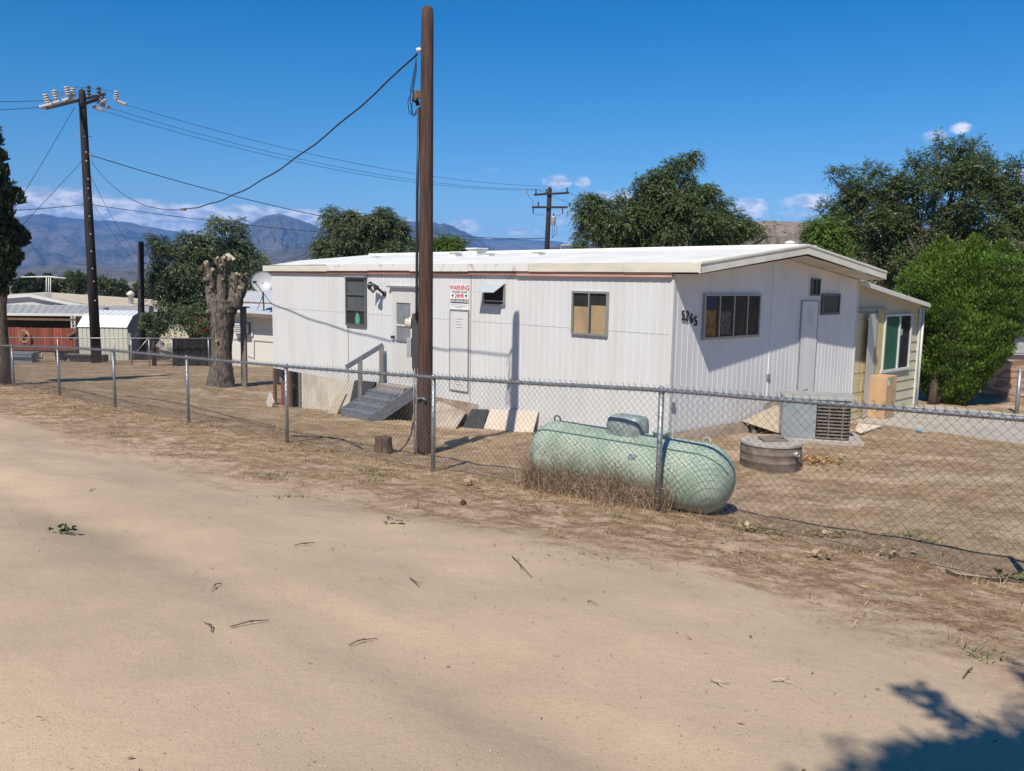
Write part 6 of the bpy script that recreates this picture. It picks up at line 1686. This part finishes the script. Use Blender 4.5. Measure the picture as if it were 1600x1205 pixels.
b = MB(); c_ = d3(864.5, 352, -.35); b.lathe(c_, (0, 0, 1), [(0, 0), (.001, .12), (.02, .15), (.50, .155), (.52, .165), (.55, .16), (.58, .08), (.59, 0)], 14); tf = b.build("transformer", mat("transformer_grey", (.48, .50, .53), .4), dp)
insul(c_ + (0, 0, .55), (0, 0, 1), 3, .04, .22).build("bushing", M_black, tf)
insul(d3(822, 298, -.3), (0, 0, -1), 3, .08, .22).build("cutout", M_ins, dp)
b = MB(); b.tube([d3(823, 296), d3(826, 308), d3(832, 313), d3(833, 322)], .012, 5); b.tube([d3(833, 333), d3(838, 336), d3(852, 336)], .012, 5); b.tube([d3(864, 336), d3(874, 337), d3(880, 333)], .012, 5)
for px in (863, 866, 869.5): b.tube([d3(px, 352), d3(px + 1, 365), d3(862, 372)], .012, 5)
b.build("jumper_wire", M_wire, dp)
b = MB(); b.bar(at(876, 383, 58), at(897, 382.5, 58), .1, .06); b.bar(at(876, 383, 58), at(876, 400, 58), .05); tag(b.build("carport_edge", M_white), "thin white carport edge just right of the distant utility pole", "carport")

GP = "power lines between the two utility poles"
wire("power_line", u3(198, 164, 1.5), d3(857, 291), .75, .009, "uppermost of the three parallel power lines", GP)
wire("power_line", u3(172, 169, .7), d3(853, 296), .85, .009, "middle of the three parallel power lines", GP)
wire("power_line", u3(160, 173, .4), d3(838, 297), .85, .009, "lowest of the three parallel power lines", GP)
GL = "power lines leaving the frame at the left"
wire("power_line", u3(84, 157, -2), at(-400, 152, 26), .1, .011, "upper thin line running from the white insulators off the left edge", GL)
wire("power_line", u3(62, 168, -2.4), at(-400, 180, 26), .1, .011, "lower thin line running from the white insulators off the left edge", GL)
wire("power_line", d3(886, 299), at(990, 345, 75), .1, .012, "short line dropping right from the distant pole's upper crossarm", None)
wire("power_line", d3(841, 297), at(980, 350, 75), .1, .012, "line passing under the distant pole's upper crossarm into the dark tree", None)
a_ = u3(143, 243); wire("service_cable", a_, d3(855, 372), 1.0, .017, "thick dark cable falling from the tall utility pole towards the round tree", None)
a_ = u3(143, 320); wire("telephone_cable", a_, d3(853, 373), .55, .013, "long low telephone cable crossing in front of the mountains", None)
wire("telephone_cable", u3(140, 319), at(-300, 330, 28), .2, .014, "telephone cable leaving the tall pole to the left", None)
# the twisted service drop
dropA = u3(142, 252); dropB = at(652, 84, 11.93)
P = wirepts(dropA, dropB, 2.03, 60)
b = MB(); b.tube(P[:32], .010, 6); sd_ = b
o1_ = P[31:]; tt_ = np.arange(len(o1_))
wob = np.stack([np.cos(tt_ * 1.5) * .006, 0 * tt_, np.sin(tt_ * 1.5) * .012], 1)
b.tube(o1_ + wob, .0135, 7); tag(b.build("service_drop", M_wire), "sagging service cable looping from the tall dark pole up to the brown wooden pole", "wire")
b = MB(); q = P[31]; b.box(q, (.10, -.05, .0), (0, .03, 0), (0, 0, .035)); tag(b.build("cable_splice", M_galv), "grey splice at the lowest point of the sagging service cable", "splice")
b = MB()
for i, (dx_, ey) in enumerate(((0, 0), (3, 5), (-4, 10))):
    b.tube([onp(650, 88 + i * 3, -.02 * i), onp(649 + dx_ * .5, 110, -.03 * i), onp(644 + dx_ * .6, 140, -.04), onp(637 + i * 4 + dx_, 160, -.04), onp(640 + i * 3, 178 + ey * .4, -.05), onp(647 + i * 2, 181 - ey * .3, -.05), onp(651, 170, -.04)], .006, 6)
b.tube([onp(655, 79), onp(645, 90), onp(640, 95)], .006, 6); b.build("drip_loop", M_wire, wp)
GG = "guy wires of the tall utility pole"
wire("guy_wire", u3(117, 167, -.3), at(-20, 395, 25), .05, .009, "upper guy wire slanting left from the top of the tall pole", GG)
wire("guy_wire", u3(128, 252), at(-80, 470, 25), .05, .009, "lower guy wire slanting left behind the cypress", GG)
GS = "thin house drops below the tall pole"
wire("house_drop", u3(142, 275), at(216, 400, 36.9), .25, .008, "thin wire dropping from mid pole to the short dark pole", GS)
wire("house_drop", u3(145, 318), at(218, 420, 36.9), .1, .006, "second thin wire dropping to the short dark pole, starting lower", GS)
# ================================================================== GROUND LITTER
def scatter_ok(px_n, rs, region):
    x = region[0] + (region[1] - region[0]) * rs.rand(px_n); y = region[2] + (region[3] - region[2]) * rs.rand(px_n); return x, y


def belt_density(x, y):
    d = fdist(x, y); s = (x - F0[0]) * FD[0] + (y - F0[1]) * FD[1]
    e = d + (fbm(s * .35, d * .9, 4, 61) - .5) * 2.6
    return np.clip((e + 2.8) / 1.2, 0, 1) * np.clip((1.6 - e) / 1.2, .12, 1)


gsurf = lambda x, y: ground(x, y) + relief(x, y)
LF_straw = foliage("straw", (.15, .095, .055), (.36, .26, .145), (.60, .48, .30), .9, .15)
LF_rust = foliage("rusty_needles", (.09, .045, .026), (.20, .10, .055), (.38, .25, .14), .9, .1)
LF_dryleaf = foliage("dry_leaf", (.19, .135, .075), (.34, .255, .15), (.50, .41, .27), .8, .2)
LF_green = foliage("weed_green", (.05, .085, .02), (.10, .14, .04), (.19, .22, .08), .7, .3)


def flat_litter(name, n, lo, hi, wd, m, seed, dens, lift=.012, pile=1.0, reg=(-16, 8, 2, 24)):
    rs = np.random.RandomState(seed)
    x, y = scatter_ok(n, rs, reg); k = rs.rand(n) < dens(x, y); x, y = x[k], y[k]; n = len(x)
    z = gsurf(x, y) + lift * rs.rand(n) * pile + .004
    a = rs.rand(n) * 6.283; tilt = rs.randn(n) * .18
    d = np.stack([np.cos(a), np.sin(a), tilt], 1); l = (lo + (hi - lo) * rs.rand(n) ** 2)[:, None]
    s = np.stack([-np.sin(a), np.cos(a), rs.randn(n) * .4], 1) * (wd * (.6 + .8 * rs.rand(n)))[:, None] * (l if wd > .05 else 1)
    P = np.stack([x, y, z], 1); bend = np.zeros((n, 3)); bend[:, 2] = .15 * l[:, 0] * rs.rand(n)
    V = np.stack([P - s * .3, P + d * l * .5 + bend - s, P + d * l, P + d * l * .5 + bend + s], 1).reshape(-1, 3)
    o = npmesh(name, V, np.arange(len(V)).reshape(-1, 4), m, None, rs.rand(n)); return o


def patchy(f, sc, lo, seed):
    return lambda x, y: f(x, y) * np.clip((fbm(x * sc, y * sc, 4, seed) - lo) * 6, 0, 1)


o = flat_litter("needle_litter", 190000, .02, .085, .0026, LF_rust, 1, patchy(belt_density, 1.1, .42, 5)); o['kind'] = 'stuff'
o = flat_litter("straw_litter", 90000, .02, .08, .0022, LF_straw, 2, patchy(belt_density, .9, .40, 15)); o['kind'] = 'stuff'
o = flat_litter("leaf_litter", 9000, .02, .06, .30, LF_dryleaf, 3, lambda x, y: belt_density(x, y) * np.exp(-((fdist(x, y) + .5) / .7) ** 2) * np.clip((fbm(x * 1.3, y * 1.3, 3, 9) - .45) * 6, .03, 1), lift=.03); o['kind'] = 'stuff'
yardd = lambda x, y: np.clip((fdist(x, y) - .3) / 1.0, 0, 1) * np.clip((fbm(x * .3, y * .9, 4, 77) - .42) * 7, .02, 1)
o = flat_litter("yard_straw", 150000, .02, .09, .0028, LF_straw, 4, yardd, reg=(-14, 11, 3, 24)); o['kind'] = 'stuff'
o = flat_litter("road_debris", 4500, .006, .04, .0028, LF_rust, 5, lambda x, y: np.clip((-fdist(x, y) - 1.2) / 1.0, 0, 1) * np.clip((fbm(x * .8, y * .8, 3, 19) - .35) * 3, .1, 1), reg=(-9, 6, 1.8, 12)); o['kind'] = 'stuff'
o = flat_litter("gravel", 15000, .003, .008, .5, foliage("grit", (.12, .09, .07), (.30, .22, .16), (.55, .45, .35), .9, 0), 6, lambda x, y: np.clip(1.2 - np.hypot(x, y - 2) / 9, 0, 1), reg=(-6, 6, 1.8, 10), lift=.004); o['kind'] = 'stuff'


def blades(name, pos, h, w, m, seed, lean=.35, tone=None):
    rs = np.random.RandomState(seed); n = len(pos)
    a = rs.rand(n) * 6.283; hh = (h * (.5 + .8 * rs.rand(n)))[:, None]
    d = np.stack([np.cos(a) * lean * rs.rand(n), np.sin(a) * lean * rs.rand(n), np.ones(n)], 1) * hh
    b_ = rs.rand(n) * 6.283; s = np.stack([np.cos(b_), np.sin(b_), 0 * b_], 1) * w
    cur = np.stack([np.cos(a), np.sin(a), 0 * a], 1) * hh * lean * .6 * rs.rand(n)[:, None]
    V = np.stack([pos - s, pos + s, pos + d * .55 + s * .7, pos + d * .55 - s * .7, pos + d + cur, pos + d * .55 - s * .7, pos + d * .55 + s * .7], 1)
    V = V.reshape(-1, 3); i = np.arange(n) * 7
    F = np.concatenate([np.stack([i, i + 1, i + 2, i + 3], 1), np.stack([i + 5, i + 6, i + 4, i + 4], 1)])
    F2 = np.stack([i, i + 1, i + 2, i + 3], 1)
    t = rs.rand(n)
    V2 = np.stack([pos - s, pos + s, pos + d * .55 + s * .7, pos + d * .55 - s * .7, pos + d * .55 - s * .7, pos + d * .55 + s * .7, pos + d + cur + s * .15, pos + d + cur - s * .15], 1).reshape(-1, 3)
    F2 = np.arange(len(V2)).reshape(-1, 4)
    return npmesh(name, V2, F2, m, None, np.repeat(t, 2))


# dry tussocks along the bottom of the fence and scattered in the belt
rs = np.random.RandomState(91); pp_ = []
for k in range(520):
    s_ = rs.uniform(-4.5, 21); o_ = rs.randn() * .22 - .08 if rs.rand() < .6 else rs.uniform(-2.2, 1.2)
    c_ = np.array([F0[0] + FD[0] * s_ + FN[0] * o_, F0[1] + FD[1] * s_ + FN[1] * o_]); m_ = rs.randint(6, 30); r_ = rs.uniform(.03, .12)
    q = c_ + rs.randn(m_, 2) * r_; pp_.append(q)
q = np.concatenate(pp_); pos = np.column_stack([q, gsurf(q[:, 0], q[:, 1]) - .005])
o = blades("dry_grass", pos, .075, .0022, LF_straw, 5, 1.1); o['kind'] = 'stuff'
# yard tufts
pp_ = []
for k in range(900):
    x_, y_ = rs.uniform(-13, 9), rs.uniform(5, 22)
    if fdist(x_, y_) < .4 or fbm(np.array([x_ * .4]), np.array([y_ * .4]), 3, 70)[0] < .48: continue
    m_ = rs.randint(5, 16); pp_.append(np.array([x_, y_]) + rs.randn(m_, 2) * .07)
q = np.concatenate(pp_); pos = np.column_stack([q, gsurf(q[:, 0], q[:, 1]) - .005])
o = blades("yard_grass", pos, .045, .0022, LF_straw, 6, 1.2); o['kind'] = 'stuff'
# tall dead weeds in front of the tank
pp_ = []; nW = 0
for k in range(250):
    t_ = rs.beta(1.3, 1.2); s_ = -.1 + 1.95 * t_; o_ = .12 + rs.randn() * .10
    c_ = np.array([F0[0] + FD[0] * s_ * 1.0 + FN[0] * o_, F0[1] + FD[1] * s_ + FN[1] * o_]); m_ = rs.randint(8, 22)
    pp_.append(c_ + rs.randn(m_, 2) * .05)
q = np.concatenate(pp_); pos = np.column_stack([q, gsurf(q[:, 0], q[:, 1]) - .01])
LF_weed = foliage("dead_weed", (.20, .125, .09), (.36, .255, .17), (.55, .43, .29), .9, .15)
hcl = np.clip(.95 * (fbm(q[:, 0] * 1.9, q[:, 1] * 1.9, 3, 4) - .12), .18, .72) * (.55 + .65 * rs.rand(len(q))) 
o = blades("dead_weeds", pos, hcl, .0024, LF_weed, 7, .75); o['kind'] = 'stuff'
# fine side twigs and seed heads on the dead weeds
n_ = 11000; k = rs.randint(0, len(pos), n_); hgt = hcl[k] * rs.rand(n_) * .95
P_ = pos[k] + np.stack([rs.randn(n_) * .05, rs.randn(n_) * .05, hgt], 1); d = unit(rs.randn(n_, 3) + (0, 0, .5)); l = .03 + .05 * rs.rand(n_)
s = unit(np.cross(d, rs.randn(n_, 3))) * .0022
V = np.stack([P_, P_ + d * l[:, None] * .6 + s, P_ + d * l[:, None], P_ + d * l[:, None] * .6 - s], 1).reshape(-1, 3)
o = npmesh("weed_twigs", V, np.arange(len(V)).reshape(-1, 4), LF_weed, None, rs.rand(n_)); o['kind'] = 'stuff'
# small living weeds
pp_ = []
for (px, py, m_, r_) in [(110, 637, 60, .22), (125, 640, 50, .2), (187, 681, 40, .15), (580, 738, 60, .10), (590, 742, 60, .12), (565, 752, 30, .08), (590, 752, 30, .1), (410, 743, 40, .15), (428, 742, 40, .15), (967, 808, 14, .03), (1420, 838, 40, .05), (1445, 845, 40, .06), (1430, 833, 20, .05), (1535, 1028, 24, .05), (437, 777, 16, .05), (466, 777, 20, .06), (490, 637, 80, .2), (505, 638, 80, .2), (1480, 870, 20, .05), (1590, 905, 60, .05), (1170, 828, 60, .08), (1190, 832, 50, .07), (1390, 835, 14, .05), (745, 680, 14, .05), (760, 688, 12, .05)]:
    g_ = gp(px, py); pp_.append(g_[:2] + rs.randn(m_, 2) * r_)
q = np.concatenate(pp_); pos = np.column_stack([q, gsurf(q[:, 0], q[:, 1])])
o = blades("green_weeds", pos, .035, .0045, LF_green, 8, 1.6); o['kind'] = 'stuff'

# big curled dry leaves by the fence, one heap each
def leafheap(px, py, n_, r_, m, name, label, cat="dead leaves", size=.055, seed=0):
    rs = np.random.RandomState(seed); g_ = gp(px, py); P_ = g_ + rs.randn(n_, 3) * (r_, r_ * .7, 0); P_[:, 2] = gsurf(P_[:, 0], P_[:, 1]) + .015 + .03 * rs.rand(n_)
    V = []; F = []
    T = []
    for i in range(n_):
        a = rs.rand() * 6.28; d = np.array([math.cos(a), math.sin(a), rs.randn() * .3]); s = np.array([-math.sin(a), math.cos(a), rs.randn() * .3]); l = size * (.6 + .8 * rs.rand()); cu = l * .35 * rs.rand()
        mid = [P_[i] + d * l * t + np.array([0, 0, -cu * 4 * (t - .5) ** 2 + cu]) for t in (0, .3, .65, 1)]; w = [.05, .42, .38, .02]
        b0 = len(V)
        for j in range(4): V += [mid[j] + s * l * w[j] + (0, 0, .012), mid[j], mid[j] - s * l * w[j] + (0, 0, .012)]
        for j in range(3): F += [(b0 + 3 * j, b0 + 3 * j + 1, b0 + 3 * j + 4, b0 + 3 * j + 3), (b0 + 3 * j + 1, b0 + 3 * j + 2, b0 + 3 * j + 5, b0 + 3 * j + 4)]
        T += [rs.rand()] * 6
    o = npmesh(name, np.array(V), np.array(F), m, None, np.array(T), smooth=True); return tag(o, label, cat)
leafheap(1285, 838, 9, .09, LF_dryleaf, "dead_leaves", "pale curled leaves under the fence right of the tank", seed=1)
leafheap(1180, 832, 14, .12, LF_dryleaf, "dead_leaves", "mixed tan and green leaves at the fence just right of the tank's shadow", seed=2)
leafheap(1395, 868, 12, .13, LF_dryleaf, "dead_leaves", "row of pale dead leaves lying on the fence bottom wire towards the right", seed=3)
leafheap(1285, 875, 7, .07, LF_dryleaf, "dead_leaves", "small dead leaf cluster on the verge below the curled leaves", seed=4)
leafheap(1585, 908, 8, .07, LF_green, "yellow_green_leaves", "yellow-green leaves at the fence foot by the right edge", "leaves", seed=5)
leafheap(736, 761, 6, .07, LF_dryleaf, "dead_leaves", "pale leaves on the verge in front of the steel post by the wooden pole", seed=6)
leafheap(602, 818, 4, .05, LF_dryleaf, "dead_leaves", "tiny pale leaf cluster on the bare dirt below the stump", seed=7, size=.05)
leafheap(830, 796, 4, .05, LF_dryleaf, "dead_leaves", "small leaf cluster on the verge left of the tank's weeds", seed=8, size=.05)
_d = leafheap(1262, 722, 220, .30, foliage("tawny_leaf", (.28, .15, .06), (.42, .25, .10), (.52, .36, .18), .8, .2), "leaf_drift", "drift of tawny leaves on the ground right of the steel tank", seed=9, size=.045); _d['kind'] = 'stuff'
leafheap(100, 834, 13, .045, foliage("sprig_green", (.025, .04, .015), (.05, .07, .025), (.09, .11, .04), .6, .2), "leafy_sprig", "dark green leafy sprig lying alone on the bare dirt at left", "sprig", size=.045, seed=10)
b = MB(); g_ = gp(724, 789); b.lathe(g_, (0, 0, 1), [(0, .02), (.015, .034), (.035, .03), (.05, .01), (.055, 0)], 9, False); tag(b.build("pine_cone", mat("cone_brown", (.06, .03, .02), .9)), "single dark brown cone on the verge below the wooden pole", "cone")
# twigs and the rope of dried vine
GT = "small twigs scattered on the dirt lane"
tws = [((330, 990), (318, 975), "forked twig on the lane at the left centre"), ((345, 915), (330, 926), "short dark twig left of the lane centre"), ((360, 983), (420, 972), "long thin twig on the lane pointing right"), ((545, 1012), (590, 1000), "curved twig on the lane near the middle"), ((1110, 1066), (1140, 1070), "pale straw on the lane near the lower middle"), ((1205, 1067), (1238, 1071), "pale stick on the lane right of the straw"), ((1505, 1062), (1520, 1045), "dark forked twig near the shade corner"), ((140, 770), (150, 765), "tiny twig near the left edge of the lane"), ((918, 945), (935, 948), "little twig pile on the lane centre"), ((800, 872), (832, 905), "longest twig, slanting on the lane below the verge"), ((460, 855), (492, 850), "thin twig on the lane below the second steel post"), ((640, 906), (655, 920), "hooked twig in the middle of the lane")]
for i, (p_, q_, lb) in enumerate(tws):
    a_, c_ = gp(*p_), gp(*q_); rr_ = random.Random(i); m1 = a_ + (c_ - a_) * .4 + np.array([rr_.uniform(-.02, .02), rr_.uniform(-.02, .02), .006]); b = MB()
    b.tube([a_ + (0, 0, .012), m1 + (0, 0, .014), c_ + (0, 0, .010)], [.0032, .003, .0015], 6); b.tube([m1 + (0, 0, .01), m1 + (c_ - a_) * .3 + np.array([rr_.uniform(-.04, .04), rr_.uniform(-.04, .04), .01])], [.003, .0015], 5)
    tag(b.build("twig", mat("twig_brown", (.13, .08, .05), .9) if i not in (4, 5) else mat("straw_pale", (.5, .42, .28), .9)), lb, "twig", GT)
b = MB()
for j in range(5):
    pts = [gp(x_, y_ + j * .9) + (0, 0, .012 + .006 * j) for x_, y_ in ((1478, 893), (1495, 900), (1520, 903), (1548, 906), (1570, 909 - j * .5))]; b.tube(pts, .006, 6)
tag(b.build("dried_vine", mat("vine_grey", (.36, .30, .24), .9)), "grey dried vine stems lying along the fence foot at right", "vine")
# hose lying in the yard by the stump
b = MB(); b.tube([gp(455, 682) + Zv * .015, gp(500, 684) + Zv * .015, gp(530, 686) + Zv * .015, gp(555, 696) + Zv * .015, gp(566, 702) + Zv * .012], .012, 8); tag(b.build("hose", mat("hose_dark", (.10, .08, .07), .6)), "dark hose lying in an arc left of the stump", "hose")
b = MB(); b.tube([gp(200, 620) + Zv * .02, gp(255, 627) + Zv * .02, gp(300, 636) + Zv * .02, gp(360, 652) + Zv * .02, gp(430, 668) + Zv * .02], .011, 8); tag(b.build("hose", mat("hose_dark", (.10, .08, .07), .6)), "long dark hose winding behind the left fence panels", "hose")

# ================================================================== HAZE
hz = MB(); hz.box((0, 2600, 300), (7600, 0, 0), (0, 7600, 0), (0, 0, 312)); ho = hz.build("haze", bpy.data.materials.new("haze_air"))
hm = ho.data.materials[0]; hm.use_nodes = True; hn_ = hm.node_tree.nodes; hn_.clear()
hout = hn_.new("ShaderNodeOutputMaterial"); hv = hn_.new("ShaderNodeVolumePrincipled")
hv.inputs['Color'].default_value = (.17, .44, 1.0, 1); hv.inputs['Density'].default_value = 1.4e-4; hv.inputs['Anisotropy'].default_value = -.3
hm.node_tree.links.new(hv.outputs[0], hout.inputs['Volume'])
ho['kind'] = 'stuff'
